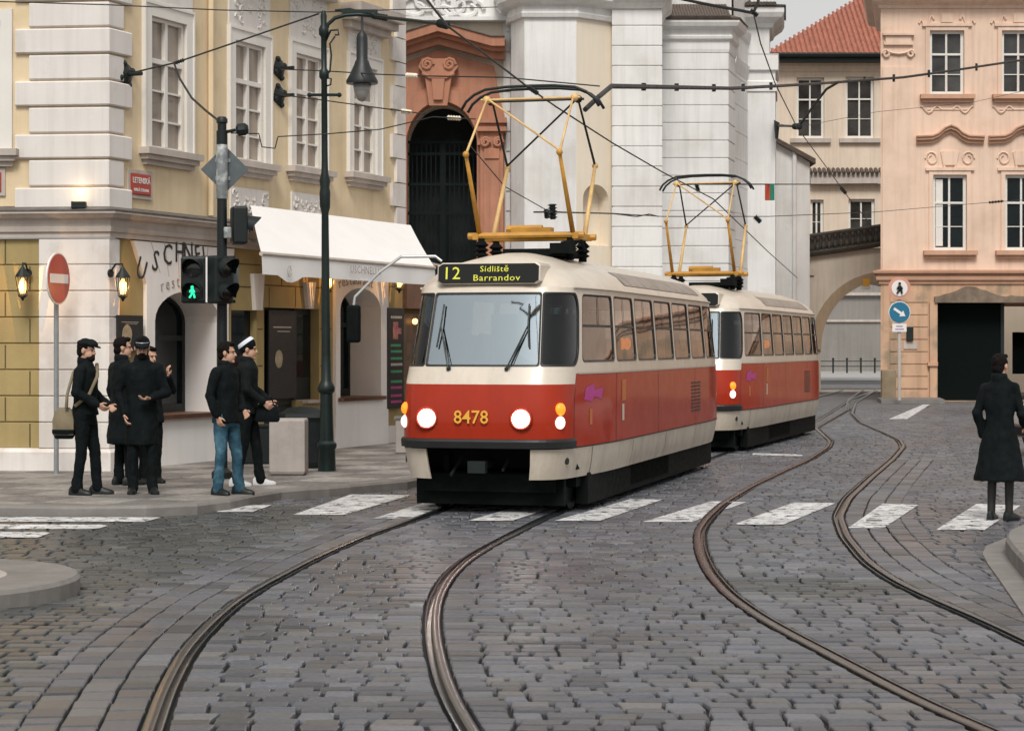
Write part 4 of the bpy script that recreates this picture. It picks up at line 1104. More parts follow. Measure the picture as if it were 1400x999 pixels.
n='restaurant'
for i,ch in enumerate(n):
    t=(i-4.5)/4.5; x=487+t*22; y=383+4.5*t*t; u,z=FB.at(x,y,.07); r=R(-t*16); ud=FB.d*math.cos(r)+Vector((0,0,math.sin(r))); vd=Vector((0,0,math.cos(r)))-FB.d*math.sin(r)
    text_on('lettering',ch,.25,FB.p(u,.067,z),ud,vd,lettering_grey,building,.006,1,1.15,0)
# arched shop windows
def arch_window(u0,u1,z0,zs,zt,rec,name='arched_window',curt=False):
    L=arch_loop(u0,u1,z0,zs,zt,16); Li=shrink(L,.09); f=MB()
    f.fstrip(FB,L+[L[0]],Li+[Li[0]],-rec-.05,-rec+.03)
    uc=(u0+u1)/2; f.fbox(FB,uc-.035,uc+.035,-rec-.05,-rec+.03,z0+.08,zs); f.fbox(FB,u0+.08,u1-.08,-rec-.05,-rec+.035,zs-.28,zs-.20)
    w=f.build(name,black_iron,building); MB().poly([FB.p(u,-rec-.02,z) for u,z in L]).build('pane',pane_shop,w)
    if curt:
        q=MB(); 
        for a,b,zz0,zz1 in((.50,.66,zs-1.9,zs-.62),):
            q.quad(FB.p(u0+(u1-u0)*a,-rec-.015,zz0),FB.p(u0+(u1-u0)*b,-rec-.015,zz0),FB.p(u0+(u1-u0)*b,-rec-.015,zz1),FB.p(u0+(u1-u0)*a,-rec-.015,zz1))
        q.build('notice',mat('paper_notice',(.16,.17,.17),.6,var=.4,scale=8),w)
arch_window(uA0+.02,uA1-.02,zsill,zas,zat-.02,.58,curt=True)
arch_window(uW0+.02,uW1-.02,zW0,zWs,zWt-.02,.58)
for u0_,u1_,z_ in((uA0,uA1,zsill),(uW0,uW1,zW0)):
    q=MB(); q.fbox(FB,u0_+.01,u1_-.01,-.60,.13,z_-.05,z_+.012); q.fbox(FB,u0_-.08,u1_+.08,.062,.13,z_-.055,z_+.010); q.build('window_sill',brown_sill,building)
# small dark shop window, door, side window
q=MB(); q.fbox(FB,uS0,uS1,-.20,-.12,.5,FB.Z(424,FB.U(330))); w=q.build('shop_window',black_iron,building); MB().quad(FB.p(uS0+.08,-.115,.6),FB.p(uS1-.08,-.115,.6),FB.p(uS1-.08,-.115,2.7),FB.p(uS0+.08,-.115,2.7)).build('pane',pane_shop,w)
q=MB(); q.fbox(FB,uD0-.0,FB.U(413)+.0,-.30,-.20,.14,zD-.002); 
for k in range(12): q.fbox(FB,uD0+.05,FB.U(413)-.05,-.20,-.18,.3+k*.2,.46+k*.2)
d_=q.build('door',black_iron,building); MB().sphere(FB.p(FB.U(409),-.15,1.15),.04).build('handle',steel_grey,d_)
q=MB(); q.fbox(FB,FB.U(413)+.003,uD1-.002,-.28,-.16,FB.Z(548,FB.U(425))+.022,zD-.002); w=q.build('shop_window',black_iron,building); MB().quad(FB.p(FB.U(413)+.08,-.155,1.35),FB.p(uD1-.06,-.155,1.35),FB.p(uD1-.06,-.155,zD-.1),FB.p(FB.U(413)+.08,-.155,zD-.1)).build('pane',pane_shop,w)
q=MB(); zz=FB.Z(548,FB.U(425)); q.fbox(FB,FB.U(413)+.02,uD1+.1,-.55,.10,zz-.03,zz+.02); q.build('window_sill',stone_trim,building)
# white keystone blocks and rustication joints round the door
q=MB()
for xa,xb,y0_,y1_ in((342,357,374,424),(414,427,386,422)):
    a0_=FB.at(xa+3,y1_); a1_=FB.at(xb-3,y1_); b1_=FB.at(xb,y0_); b0_=FB.at(xa,y0_); q.fprism(FB,[a0_,a1_,b1_,b0_],-.01,.07)
    q.build('keystone',white_plaster,building); q=MB()
q=MB()
for y_ in(361,392,450,500,548,590):
    for xa,xb in((310,356),(357,450),(438,453),(530,549)):
        if y_>424 and xa in(357,): continue
        if y_>424 and xa==310: xa,xb=352,359
        ua,ub_=FB.U(xa),FB.U(xb); zz=FB.Z(y_,(ua+ub_)/2); q.fbox(FB,ua,ub_,-.01,.003,zz-.010,zz+.010)
for x_,ya,yb in((322,361,392),(372,340,361),(385,361,392),(368,392,421),(404,392,421)):
    u=FB.U(x_); q.fbox(FB,u-.010,u+.010,-.01,.0035,FB.Z(yb,u)+.012,FB.Z(ya,u)-.012)
q.build('block_joint',MATS['joint_dark'],building)
# downpipe
q=MB(); u=FB.U(284); q.tube([FB.p(u,.06,zc1+.1),FB.p(u,.06,ZTOP)],.045,8); q.build('downpipe',yellow_wall,building)
# base band at the foot of the street facade
for a_,b_ in((.2,FB.U(196)-.01),(FB.U(309),uS0),(FB.U(438),FB.U(454)),(FB.U(528),LB)): MB().fbox(FB,a_,b_,-.02,.03,-.02,zpl).build('plinth',white_plaster,building)
# ================================================================ awning
awn=thing('awning','white canvas awning spread over the restaurant door and windows','awning',FB.p(FB.U(450),0,0))
canvas=mat('awning_canvas',(.80,.78,.76),.85,var=.04,scale=2,bump=.1,bscale=6)
ua,ub_=FB.U(322),FB.U(543); zta=FB.Z(291,ua)-.0; ztb=FB.Z(300,ub_); 
# front rail pixel anchors at distance wf outwards
wf=1.35
fa_u=FB.U(357,wf); fb_u=FB.U(594,wf); zfa=FB.Z(354,fa_u,wf); zfb=FB.Z(357,fb_u,wf); zf=(zfa+zfb)/2; zt2=(zta+ztb)/2
zt2=min(zt2,zc0-.12) if False else zt2
def grid(p00,p10,p11,p01,n,m,sag=0):
    vs=[];fs=[]
    for j in range(m+1):
        for i in range(n+1):
            a=Vector(p00).lerp(Vector(p10),i/n); b=Vector(p01).lerp(Vector(p11),i/n); p=a.lerp(b,j/m); p.z-=sag*math.sin(math.pi*j/m)*(1+.15*math.cos(i*1.1)); vs.append(p)
    for j in range(m):
        for i in range(n): fs.append((j*(n+1)+i,j*(n+1)+i+1,(j+1)*(n+1)+i+1,(j+1)*(n+1)+i))
    return vs,fs
q=MB(); q.add(*grid(FB.p(ua,.27,zt2),FB.p(ub_,.27,zt2),FB.p(fb_u,wf,zf),FB.p(fa_u,wf,zf),24,8,.03)); o=q.build('canopy_sheet',canvas,awn,smooth=True,merge=.0001)
# valance with a shaped tab at its near end
zv=FB.Z(375,fa_u,wf); 
N_=40; q=MB(); top=[];bot=[]
for i in range(N_+1):
    t=i/N_; u=fa_u+(fb_u-fa_u)*t; d=0
    x=CX+K*FB.p(u,wf,0).x/FB.p(u,wf,0).y
    if 380<x<412: d=.10*math.sin(math.pi*(x-380)/32)
    ww=wf+.02+.012*math.sin(i*.9); top.append(FB.p(u,wf+.01,zf-.03)); bot.append(FB.p(u,ww,zv-d))
q.add(top+bot,[(i,i+1,N_+2+i,N_+1+i) for i in range(N_)]); q.build('valance',canvas,awn,smooth=True)
q=MB(); q.tube([FB.p(fa_u,wf,zf-.02),FB.p(fb_u,wf,zf-.02)],.035,8); q.build('front_rail',stone_trim,awn)
for uu in(ua+.3,ub_-.2):
    q=MB(); q.tube([FB.p(uu,.05,zf+.3),FB.p(uu+.1,.7,zf+.12),FB.p(uu+.05,wf-.03,zf-.03)],.022,6); q.build('folding_arm',steel_grey,awn)
u,z=FB.at(501,370,wf+.06); text_on('lettering','USCHNELLU',.17,FB.p(u,wf+.055,z),FB.d,(0,0,1),lettering_grey,awn,.002,1.1,1.1,0)
q=MB(); u,z=FB.at(397,371,wf+.06)
q.tube([FB.p(u+.06*math.cos(t*.5),wf+.045,z+.08*math.sin(t*.5)) for t in range(13)],.005,5); q.tube([FB.p(u-.04,wf+.045,z-.09),FB.p(u,wf+.045,z),FB.p(u+.05,wf+.045,z+.09)],.005,5); q.build('emblem',lettering_grey,awn)
# ================================================================ things fixed to the building
lamp_glow=mat('lantern_glow',(.9,.6,.3),.3,var=0,emit=(1,.50,.17),estr=3.0)
def wall_lantern(fr,px,py,label,scale=1.0,light=True):
    u,z=fr.at(px,py,.28); b=fr.p(u,.0,0); t=thing('wall_lantern',label,'lantern',(b.x,b.y,z-.3*scale),group='lanterns on the restaurant wall')
    c=fr.p(u,.28,z); s=scale
    q=MB(); q.lathe(fr.p(u,.062,z+.20*s),[(.06,0),(.06,.03)],10,fr.n); q.tube([fr.p(u,.06,z+.20*s),fr.p(u,.16,z+.36*s),fr.p(u,.27,z+.36*s),fr.p(u,.28,z+.26*s)],.015,6); q.build('bracket',black_iron,t)
    q=MB(); q.lathe(c+Vector((0,0,.12*s)),[(.13*s,0),(.12*s,.03),(.05*s,.11),(.015,.15)],12); q.lathe(c+Vector((0,0,-.22*s)),[(.01,-.06),(.03,-.02),(.075*s,0),(.075*s,.02)],12)
    for k in range(6):
        a=k*math.pi/3; q.tube([c+Vector((.075*s*math.cos(a),.075*s*math.sin(a),-.21*s)),c+Vector((.125*s*math.cos(a),.125*s*math.sin(a),.13*s))],.007,4)
    q.build('cage',black_iron,t)
    MB().lathe(c+Vector((0,0,-.17*s)),[(.04*s,0),(.062*s,.08*s),(.058*s,.20*s),(.02*s,.27*s)],12).build('lamp_glass',lamp_glow,t,smooth=True)
    if light:
        ld=bpy.data.lights.new('lantern_bulb','POINT'); ld.energy=9; ld.color=(1,.50,.16); ld.shadow_soft_size=0; lo=bpy.data.objects.new('lantern_bulb',ld); COL.objects.link(lo); lo.location=c+fr.n*.12+Vector((0,0,-.05)); lo.visible_camera=True
wall_lantern(FA,31,388,'lit lantern on the ochre blocks, beside the white corner pilaster',.8)
wall_lantern(FB,168,389,'lit lantern between the corner pilaster and the lettered arch',.8)
wall_lantern(FB,272,377,'lit lantern glimpsed behind the traffic signal',.8,False)
wall_lantern(FB,449,382,'lit lantern under the awning, just behind the green lamp post',.9)
wall_lantern(FB,546,381,'lit lantern under the awning above the colourful menu board',.9)
# floodlight on the cornice
b=FA.p(FA.U(113),.15,0); t=thing('floodlight','small black floodlight on the cornice, lighting the white corner blocks','floodlight',(b.x,b.y,zc1))
z=ZP(281,28.8); MB().box((b.x,b.y-.02,z),(.20,.12,.10)).build('housing',black_iron,t,bevel=.01); MB().box((b.x,b.y-.0,z-.09),(.04,.04,.12)).build('bracket',black_iron,t)
MB().box((b.x,b.y+.0,z+.053),(.16,.09,.006)).build('lens',lamp_glow,t)
ld=bpy.data.lights.new('floodlight_beam','POINT'); ld.energy=1.0; ld.color=(1,.75,.45); ld.shadow_soft_size=0; lo=bpy.data.objects.new('floodlight_beam',ld); COL.objects.link(lo); lo.location=(b.x,b.y-.06,z+.22)
# street name plates
plaque_red=mat('enamel_red',(.42,.045,.025),.35,var=.06); plaque_white=mat('enamel_white',(.72,.68,.64),.4,var=.05)
def plaque(fr,x0,y0,x1,y1,label,l1,l2):
    u0,u1,z0,z1=fr.rect(x0,y0,x1,y1); c=fr.p((u0+u1)/2,0,z0); t=thing('street_sign',label,'street sign',c)
    MB().fbox(fr,u0,u1,.002,.03,z0,z1).build('backing_plate',stone_trim,t); d=.055
    MB().fbox(fr,u0+d,u1-d,.03,.045,z0+d,z1-d).build('enamel_face',plaque_red,t,bevel=.012)
    um=(u0+u1)/2; zm=(z0+z1)/2
    if l1: text_on('lettering',l1,.115,fr.p(um,.049,zm+.05),fr.d,(0,0,1),plaque_white,t,.003,1,.85,.003); text_on('lettering',l2,.062,fr.p(um,.049,zm-.085),fr.d,(0,0,1),plaque_white,t,.003,1,.95,.002)
plaque(FB,173,233,206,272,'red enamel street name plate under the first tall window','LETENSKÁ','MALÁ STRANA')
plaque(FA,-22,230,8,268,'dark red plate cut off by the picture edge on the yellow wall','','')
# boards
board_dark=mat('menu_board',(.012,.014,.016),.5,var=.2)
def menu_board(fr,x0,y0,x1,y1,label,lit,w=.03,name='menu_board'):
    u0,u1,z0,z1=fr.rect(x0,y0,x1,y1,w); c=fr.p((u0+u1)/2,0,z0); t=thing(name,label,'board',c)
    MB().fbox(fr,u0,u1,w,w+.05,z0,z1).build('panel',board_dark,t,bevel=.008)
    rnd=random.Random(int(x0)); H=z1-z0; W_=u1-u0
    cols=[mat('chalk_green',(.05,.35,.16),.5,var=.2),mat('chalk_pink',(.5,.06,.25),.5,var=.2),mat('chalk_white',(.5,.5,.46),.5,var=.2)] if 'chalk_green' not in MATS else [MATS['chalk_green'],MATS['chalk_pink'],MATS['chalk_white']]
    if lit:
        q=MB(); q.fbox(fr,u0+W_*.3,u0+W_*.62,w+.05,w+.054,z1-H*.31,z1-H*.14); q.fbox(fr,u0+W_*.5,u0+W_*.82,w+.05,w+.0545,z1-H*.26,z1-H*.20); q.build('picture',mat('menu_picture',(.45,.22,.12),.5,var=.5,scale=9,col2=(.5,.1,.25)),t)
        for k,(f0,ci) in enumerate(((.08,2),(.36,0),(.42,0),(.49,0),(.55,2),(.62,0),(.72,0),(.78,1),(.86,1),(.92,1))):
            q=MB(); a=u0+W_*.18
            while a<u1-W_*.2:
                l=rnd.uniform(.035,.06); q.fbox(fr,a,min(a+l,u1-W_*.12),w+.05,w+.053,z1-H*(f0+.025),z1-H*f0); a+=l+.014
            q.build('chalk_marking',cols[ci],t)
    else:
        MB().fbox(fr,u0+W_*.15,u0+W_*.8,w+.05,w+.053,z1-H*.20,z1-H*.185).build('chalk_marking',cols[2],t); MB().fbox(fr,u0+W_*.3,u0+W_*.75,w+.05,w+.053,z1-H*.245,z1-H*.235).build('chalk_marking',cols[2],t)
        q=MB(); um=u0+W_*.35; q.poly([fr.p(um+.13*math.cos(a*.5),w+.054,z1-H*.55+.15*math.sin(a*.5)) for a in range(12)]); q.build('picture',mat('poster_cream',(.42,.36,.24),.6,var=.35,scale=9) if 'poster_cream' not in MATS else MATS['poster_cream'],t)
menu_board(FB,527,421,549,558,'narrow black menu board with green and pink chalk lines at the building end',True)
menu_board(FB,157,431,192,480,'black framed notice on the wall behind the men in dark coats',False,name='notice_board')
menu_board(FB,364,424,402,545,'tall black board beside the restaurant door with a cream round mark',False,w=-.15)
# ================================================================ church with its terracotta portal
church=thing('church','white church with banded pilasters and a terracotta portal behind the trams','church',(3,70,0))
HT=36.0
FP=Fr((XP(520,64),64),(1,0))
L_=XP(697,64)-XP(520,64)
ax0,ax1=FP.U(556),FP.U(653); zat=FP.Z(141,0); zas=FP.Z(200,0)
def pz(py,w=0): return FP.Z(py,0,w)
harch=arch_loop(ax0,ax1,-.02,zas,zat,22)
zband=pz(92)
wall_holes('portal_wall',FP,rect_loop(0,L_,-.03,HT),[harch],1.6,church_cream,church)
# terracotta portal: pilasters, arch band, keystone cartouche, gable hood
pu0,pu1=FP.U(540),FP.U(690)
gc=(FP.U(600)); zg=pz(47,.5); 
# field with arched hole
ofield=[(pu0,-.02),(FP.U(655)+.0,-.02),(FP.U(690),-.02),(FP.U(690),pz(98)),(FP.U(683),pz(88)),(gc,pz(66)),(pu0,pz(92))]
wall_holes('portal_field',FP,[(pu0,-.02),(pu1,-.02),(pu1,pz(160)),(FP.U(682),pz(128)),(FP.U(676),pz(92)),(gc,pz(70)),(pu0,pz(92))],[arch_loop(ax0+.02,ax1-.02,.0,zas,zat-.03,22)],.5,terracotta,church,w=.22)
q=MB(); inner=arch_loop(ax0,ax1,zas,zas,zat,22)[2:]; outer=arch_loop(ax0-.36,ax1+.36,zas,zas,zat+.40,22)[2:]; q.fstrip(FP,inner,outer,.2,.42)
inner2=arch_loop(ax0-.36,ax1+.36,zas,zas,zat+.40,22)[2:]; outer2=arch_loop(ax0-.46,ax1+.46,zas,zas,zat+.52,22)[2:]; q.fstrip(FP,inner2,outer2,.2,.34); q.build('arch_moulding',terracotta,church)
q=MB(); a0=FP.U(657); a1=FP.U(688)
q.fbox(FP,a0,a1,.2,.48,-.02,pz(182)); q.fbox(FP,a0+.12,a1-.12,.48,.55,.3,pz(205)); q.fbox(FP,a0-.10,a1+.10,.2,.62,pz(182),pz(176)); q.fbox(FP,a0-.05,a1+.05,.2,.55,pz(176),pz(171)); q.fbox(FP,a0-.12,a1+.12,.2,.66,pz(171),pz(164)); 
q.fbox(FP,FP.U(540),ax0-.04,.2,.46,-.02,pz(190)); q.fbox(FP,FP.U(540),ax0+.0,.2,.58,pz(190),pz(184)); q.build('portal_pilaster',terracotta,church)
q=MB()   # volute capital ornament
for sx in(-1,1):
    q=MB(); c=(a0+a1)/2+sx*.2; q.tube([FP.p(c+.16*(1-i*.05)*math.cos(i*.7)*1,.58,pz(197)+.16*(1-i*.05)*math.sin(i*.7)) for i in range(16)],.045,6); q.build('volute',terracotta,church)
MB().fbox(FP,(a0+a1)/2-.22,(a0+a1)/2+.22,.5,.6,pz(219),pz(216)).build('fillet',terracotta,church)
# gable hood: two raking mouldings
def rake(pa,pb,m,wd):
    n=3
    for k,(o0,o1,ww) in enumerate(((0,.22,.55),(.22,.34,.80),(.34,.62,1.0))):
        m.hexa([FP.p(pa[0],.2,pa[1]+o0),FP.p(pb[0],.2,pb[1]+o0),FP.p(pb[0],.2,pb[1]+o1),FP.p(pa[0],.2,pa[1]+o1),FP.p(pa[0],ww,pa[1]+o0),FP.p(pb[0],ww,pb[1]+o0),FP.p(pb[0],ww,pb[1]+o1),FP.p(pa[0],ww,pa[1]+o1)])
q=MB(); L0=(FP.U(528,.8),pz(86)); A0=(gc,pz(64)); B0=(FP.U(672,.8),pz(84)); E_=(FP.U(690,.8),pz(84))
rake(L0,A0,q,0); rake(A0,B0,q,0); rake(B0,E_,q,0); q.build('gable_hood',terracotta,church)
q=MB()
for pa,pb in((L0,A0),(A0,B0),(B0,E_)):
    q.hexa([FP.p(pa[0],.15,pa[1]+.625),FP.p(pb[0],.15,pb[1]+.625),FP.p(pb[0],1.05,pb[1]+.625),FP.p(pa[0],1.05,pa[1]+.625),FP.p(pa[0],.15,pa[1]+.70),FP.p(pb[0],.15,pb[1]+.70),FP.p(pb[0],1.05,pb[1]+.66),FP.p(pa[0],1.05,pa[1]+.66)])
q.build('hood_flashing',MATS['lead_flashing'],church)
# keystone cartouche with two scrolls
kc=FP.U(600); q=MB(); q.fprism(FP,[(kc-.28,zat-.15),(kc+.28,zat-.15),(kc+.42,pz(106)),(kc+.62,pz(95)),(kc+.5,pz(84)),(kc-.5,pz(84)),(kc-.62,pz(95)),(kc-.42,pz(106))],.3,.62)
q.fprism(FP,[(kc-.14,zat+.02),(kc+.14,zat+.02),(kc+.2,pz(112)),(kc-.2,pz(112))],.62,.72)
for sx in(-1,1): q.tube([FP.p(kc+sx*.34+.2*(1-i*.055)*math.cos(i*.75),.64,pz(92)+.2*(1-i*.055)*math.sin(i*.75)) for i in range(15)],.05,6)
q.tube([FP.p(kc-.5,.64,pz(104)),FP.p(kc-.25,.66,pz(110)),FP.p(kc+.25,.66,pz(110)),FP.p(kc+.5,.64,pz(104))],.05,6); q.build('cartouche',terracotta,church)
# wrought gate, dark nave behind it
q=MB(); q.quad(FP.p(ax0-.3,-1.55,0),FP.p(ax1+.3,-1.55,0),FP.p(ax1+.3,-1.55,zat+.3),FP.p(ax0-.3,-1.55,zat+.3)); q.build('porch_interior',mat('porch_dark',(.007,.012,.012),.9,var=.3,scale=1),church)
q=MB(); n=15; cu=(ax0+ax1)/2; ha=(ax1-ax0)/2
iron=mat('gate_iron',(.009,.014,.014),.85,var=.2,spec=.1)
for k in range(1,n):
    u=ax0+(ax1-ax0)*k/n; t=(u-cu)/ha; zt=pz(192) if abs(t)>.85 else pz(190)
    q.fbox(FP,u-.018,u+.018,-.62,-.585,.1,zt)
for y_ in(290,250,208,192):
    q.fbox(FP,ax0,ax1,-.635,-.575,pz(y_)-.045,pz(y_)+.045)
q.fbox(FP,cu-.06,cu+.06,-.64,-.57,.1,pz(192)); q.build('gate_grille',iron,church)
# scroll stucco above the hood and grey ledge
q=MB(); q.fbox(FP,FP.U(545),L_,.05,.45,pz(31),pz(26)); q.fbox(FP,FP.U(545),L_,.02,.14,pz(26),HT); q.build('ledge',church_white,church)
q=MB()
for x,y,r in((568,12,.55),(588,4,.6),(620,8,.7),(640,14,.5),(605,20,.35)):
    u=FP.U(x); q.tube([FP.p(u+r*(1-i*.04)*math.cos(i*.5),.2,pz(y)+.7*r*(1-i*.04)*math.sin(i*.5)) for i in range(16)],.07,6)
q.build('scroll_stucco',church_white,church)
q=MB(); q.fbox(FP,FP.U(688),L_,.02,.1,0,HT); 
for k in range(34): q.fbox(FP,FP.U(692),L_+.01,.09,.16,.5+k*.62,.5+k*.62+.57)
q.build('quoin_cladding',church_white,church)
# ---- front bay
def plan(*a): return [(XP(px,Y),Y) for px,Y in a]
def zz(py,Y): return ZP(py,Y)
bay=plan((697,64.2),(699,63.0),(717,62.0)); q=MB(); q.sweep(bay,[(0,-.03),(0,zz(24,62))]); q.build('bay_return',church_white,church)
q=MB(); q.sweep(plan((717,62),(788,62)),[(0,-.03),(0,zz(24,62))]); q.build('bay_wall',church_white,church)
# cream angled wall with a round-headed niche
FN=Fr((XP(788,62),62),(XP(838,63)-XP(788,62),1.0)); Ln=math.hypot(XP(838,63)-XP(788,62),1.0)
nu0,nu1=FN.U(797),FN.U(832); nz=arch_loop(nu0,nu1,FN.Z(335,nu0),FN.Z(272,nu0),FN.Z(251,nu0),12)
wall_holes('niche_wall',FN,rect_loop(0,Ln,-.03,zz(24,62)),[nz],.45,church_cream,church)
MB().poly([FN.p(u,-.44,z) for u,z in nz]).build('niche_back',church_cream,church)
ent=plan((696,64.2),(699,62.95),(717,62.0),(788,62),(838,63.0),(840,64.2)); q=MB(); zb_=zz(24,62)
q.sweep(ent,[(-.05,zb_-.02),(.10,zb_),(.14,zb_+.12),(.10,zb_+.16),(.10,zb_+.34),(.28,zb_+.40),(.42,zb_+.55),(.42,zb_+.75),(.50,zb_+.80),(.5,zb_+.95),(-.3,zb_+1.1),(-.3,HT)])
q.build('cornice',church_white,church)
# ---- banded pilaster, recessed bay, tower returns
def course(q,pl,z0,z1,h,d=.045,g=.04,proj=.03):
    q.sweep(pl,course_profile(z0,z1,h,proj,g,d))
q=MB(); course(q,plan((838,64.5),(838,62.7),(904,62.7),(904,66.3)),-.03,zz(12,62.7),.615); q.build('stone_cladding',church_white,church)
zb_=zz(12,62.7); q=MB(); q.sweep(plan((838,64.5),(838,62.65),(904,62.65),(904,66.3)),[(0,zb_-.02),(.05,zb_),(.12,zb_+.1),(.14,zb_+.16),(.3,zb_+.25),(.34,zb_+.4),(.34,zb_+.5),(-.2,zb_+.6),(-.2,HT)]); q.build('cornice',church_white,church)
zc=zz(72,66); q=MB(); course(q,plan((903,66),(995,66),(1004,67.5)),-.03,zc,.567); q.build('stone_cladding',church_white,church)
q=MB(); rp=plan((903,66),(995,66),(1004,67.5)); q.sweep(rp,[(-.03,zc-.02),(.04,zc),(.06,zc+.1),(.06,zc+.34),(.16,zc+.42),(.18,zc+.5),(.14,zc+.55),(.16,zc+.7),(.36,zc+.8),(.42,zc+.92),(.42,zc+1.0),(-.2,zc+1.02)]); q.build('cornice',church_white,church)
q=MB(); zr=zc+1.0; q.sweep(rp,[(.44,zr-.01),(.46,zr+.05),(-.9,zr+.62)])
for i in range(24):
    x=XP(905,66)+(XP(995,66)-XP(905,66))*i/23; q.tube([(x,65.52,zr+.06),(x,66.9,zr+.66)],.06,6)
q.build('tiled_ledge_roof',mat('old_tile',(.10,.075,.06),.8,var=.35,scale=6),church)
q=MB(); q.sweep(plan((903,67.2),(1000,67.2),(1003,71)),[(0,zr),(0,HT)]); q.build('upper_wall',church_white,church)
q=MB(); course(q,plan((1003,67.4),(1026,70.6)),-.03,zz(110,70),.9,.02,.03,.0); q.build('tower_return',church_white,church)
z1=zz(62,70); q=MB(); q.sweep(plan((1003,67.4),(1027,70.8)),[(-.02,zz(112,70)),(.01,zz(110,70)),(.08,zz(98,70)),(.10,zz(92,70)),(.04,zz(90,70)),(.04,z1),(.10,z1+.1),(.14,z1+.3),(.14,z1+.4),(0,z1+.5),(0,HT)]); q.build('tower_capital',church_white,church)
q=MB(); tp=plan((1022,73),(1022,70),(1060,70),(1061,73)); q.sweep(tp,[(0,-.03),(0,zz(125,70))]); q.build('tower_pilaster',church_white,church)
za=zz(125,70); q=MB(); q.sweep(tp,[(-.02,za),(.05,za),(.05,zz(112,70)),(.0,zz(110,70)),(.0,zz(98,70)),(.1,zz(96,70)),(.1,zz(76,70)),(.12,zz(74,70))]); q.sweep(plan((1022,73),(1022,70),(1052,70),(1053,73)),[(0,zz(98,70)),(0,zz(40,70)),(.1,zz(38,70)),(.16,zz(33,70)),(.42,zz(26,70)),(.5,zz(20,70)),(.5,zz(13,70)),(-.1,zz(11,70)),(-.3,HT-8)]); q.build('tower_capital',church_white,church)
q=MB(); q.sweep(plan((1022,73),(1022,70),(1052,70),(1053,73)),[(.55,zz(13,70)+.02),(.56,zz(11,70)+.02),(-.3,zz(3,70))])
for i in range(9): 
    x=XP(1020,70)+(XP(1056,70)-XP(1020,70))*i/8; q.tube([(x,69.4,zz(11,70)+.05),(x,70.3,zz(4,70))],.07,6)
q.build('tiled_ledge_roof',MATS['old_tile'],church)
q=MB(); q.add([(XP(520,64)-6,64.1,0),(XP(520,64),64.1,0),(XP(520,64),64.1,HT),(XP(520,64)-6,64.1,HT)],[(0,1,2,3)]); q.build('side_wall',church_cream,church)
# low lean-to house beside the tower
lean=thing('lean_to_house','low white annexe with a sloping dark roof edge beside the church tower','building',(11,80,0))
Y=80; FL=Fr((XP(1058,Y),Y),(1,0)); lw=XP(1107,Y)-XP(1058,Y)
q=MB(); q.fprism(FL,[(0,0),(lw,0),(lw,FL.Z(222,0)),(0,FL.Z(190,0))],-4,0); q.build('wall',church_white,lean)
q=MB(); a=FL.Z(190,0); b=FL.Z(222,0); q.hexa([FL.p(-.2,-4,a),FL.p(lw+.2,-4,b-.08),FL.p(lw+.2,.25,b-.08),FL.p(-.2,.25,a),FL.p(-.2,-4,a+.18),FL.p(lw+.2,-4,b+.12),FL.p(lw+.2,.25,b+.12),FL.p(-.2,.25,a+.18)]); q.build('roof',MATS['old_tile'],lean)
q=MB(); u=FL.U(1086); q.tube([FL.p(u,.08,0),FL.p(u,.08,FL.Z(208,0))],.09,8); q.build('downpipe',church_white,lean)
# ================================================================ beige house with red tiled roof (far)
far=thing('tiled_roof_house','beige house with a red tiled roof rising beyond the covered bridge','building',(14,96,0))
Y=96; FF=Fr((XP(1062,Y),Y),(1,0)); lw=XP(1290,Y)-XP(1062,Y)
def fz(py): return ZP(py,Y)
wins=[(1089,1127,106,189),(1156,1195,105,189),(1108,1126,273,330),(1160,1196,272,322)]
holes=[rect_loop(*FF.rect(a,c,b,d)[0:2],*FF.rect(a,c,b,d)[2:4]) for a,b,c,d in wins]
wall_holes('wall',FF,rect_loop(0,lw,fz(372),fz(98)),holes,.25,beige_wall,far)
q=MB(); pl=[(FF.p(-.05,0,0).x,Y),(FF.p(lw,0,0).x,Y)]
q.sweep(pl,[(-.05,fz(100)),(.06,fz(98)),(.08,fz(94)),(.2,fz(92)),(.25,fz(86)),(.2,fz(85)),(.45,fz(82)),(.5,fz(78)),(-.1,fz(77))]); q.build('cornice',beige_wall,far)
for i,(a,b,c,d) in enumerate(wins):
    u0,u1,z0,z1=FF.rect(a,c,b,d); sash_window(FF,u0,u1,z0,z1,.2,pane_far,far,transom=(.36 if i<2 else 0),rows=(2 if i<2 else 2),border=.12)
    q=MB(); q.fbox(FF,u0-.3,u1+.3,-.01,.18,z0-.22,z0-.02); q.build('window_sill',stone_trim,far)
q=MB(); ze=fz(77); Rz=fz(-40)
# hipped roof: eave along the front, hip on the near end
e0=FF.p(-.6,.7,ze); e1=FF.p(lw+2,.7,ze); r0=FF.p(5.4,-5.2,fz(-40)); r1=FF.p(lw+2,-5.2,fz(-40)); b0=FF.p(-.6,-11,ze); b1=FF.p(lw+2,-11,ze)
q.poly([e0,e1,r1,r0]); q.poly([b0,e0,r0]); q.poly([b1,b0,r0,r1]); rf=q.build('roof',roof_tile,far)
q=MB()
for i in range(int((lw+2)/.24)):
    t=i*.24-.5; top=min(1,max(0,(t+.6)/6.0)); a=FF.p(t,.72,ze+.02); 
    h=top; b=FF.p(t,.72-5.9*h,ze+.05+(fz(-40)-ze)*h)
    for k in range(0,1): q.tube([a,b],.075,6)
q.build('tile_ridge',roof_tile,rf)
q=MB(); q.tube([FF.p(-.6,.8,ze-.06),FF.p(lw,.8,ze-.06)],.11,6); q.fbox(FF,-.6,lw,.1,.7,ze-.35,ze-.1); q.build('gutter',black_iron,far)
q=MB(); zz0=fz(240); q.fbox(FF,FF.U(1107),lw,0,.35,fz(252),fz(237)); q.build('string_course',stone_trim,far)
q=MB()
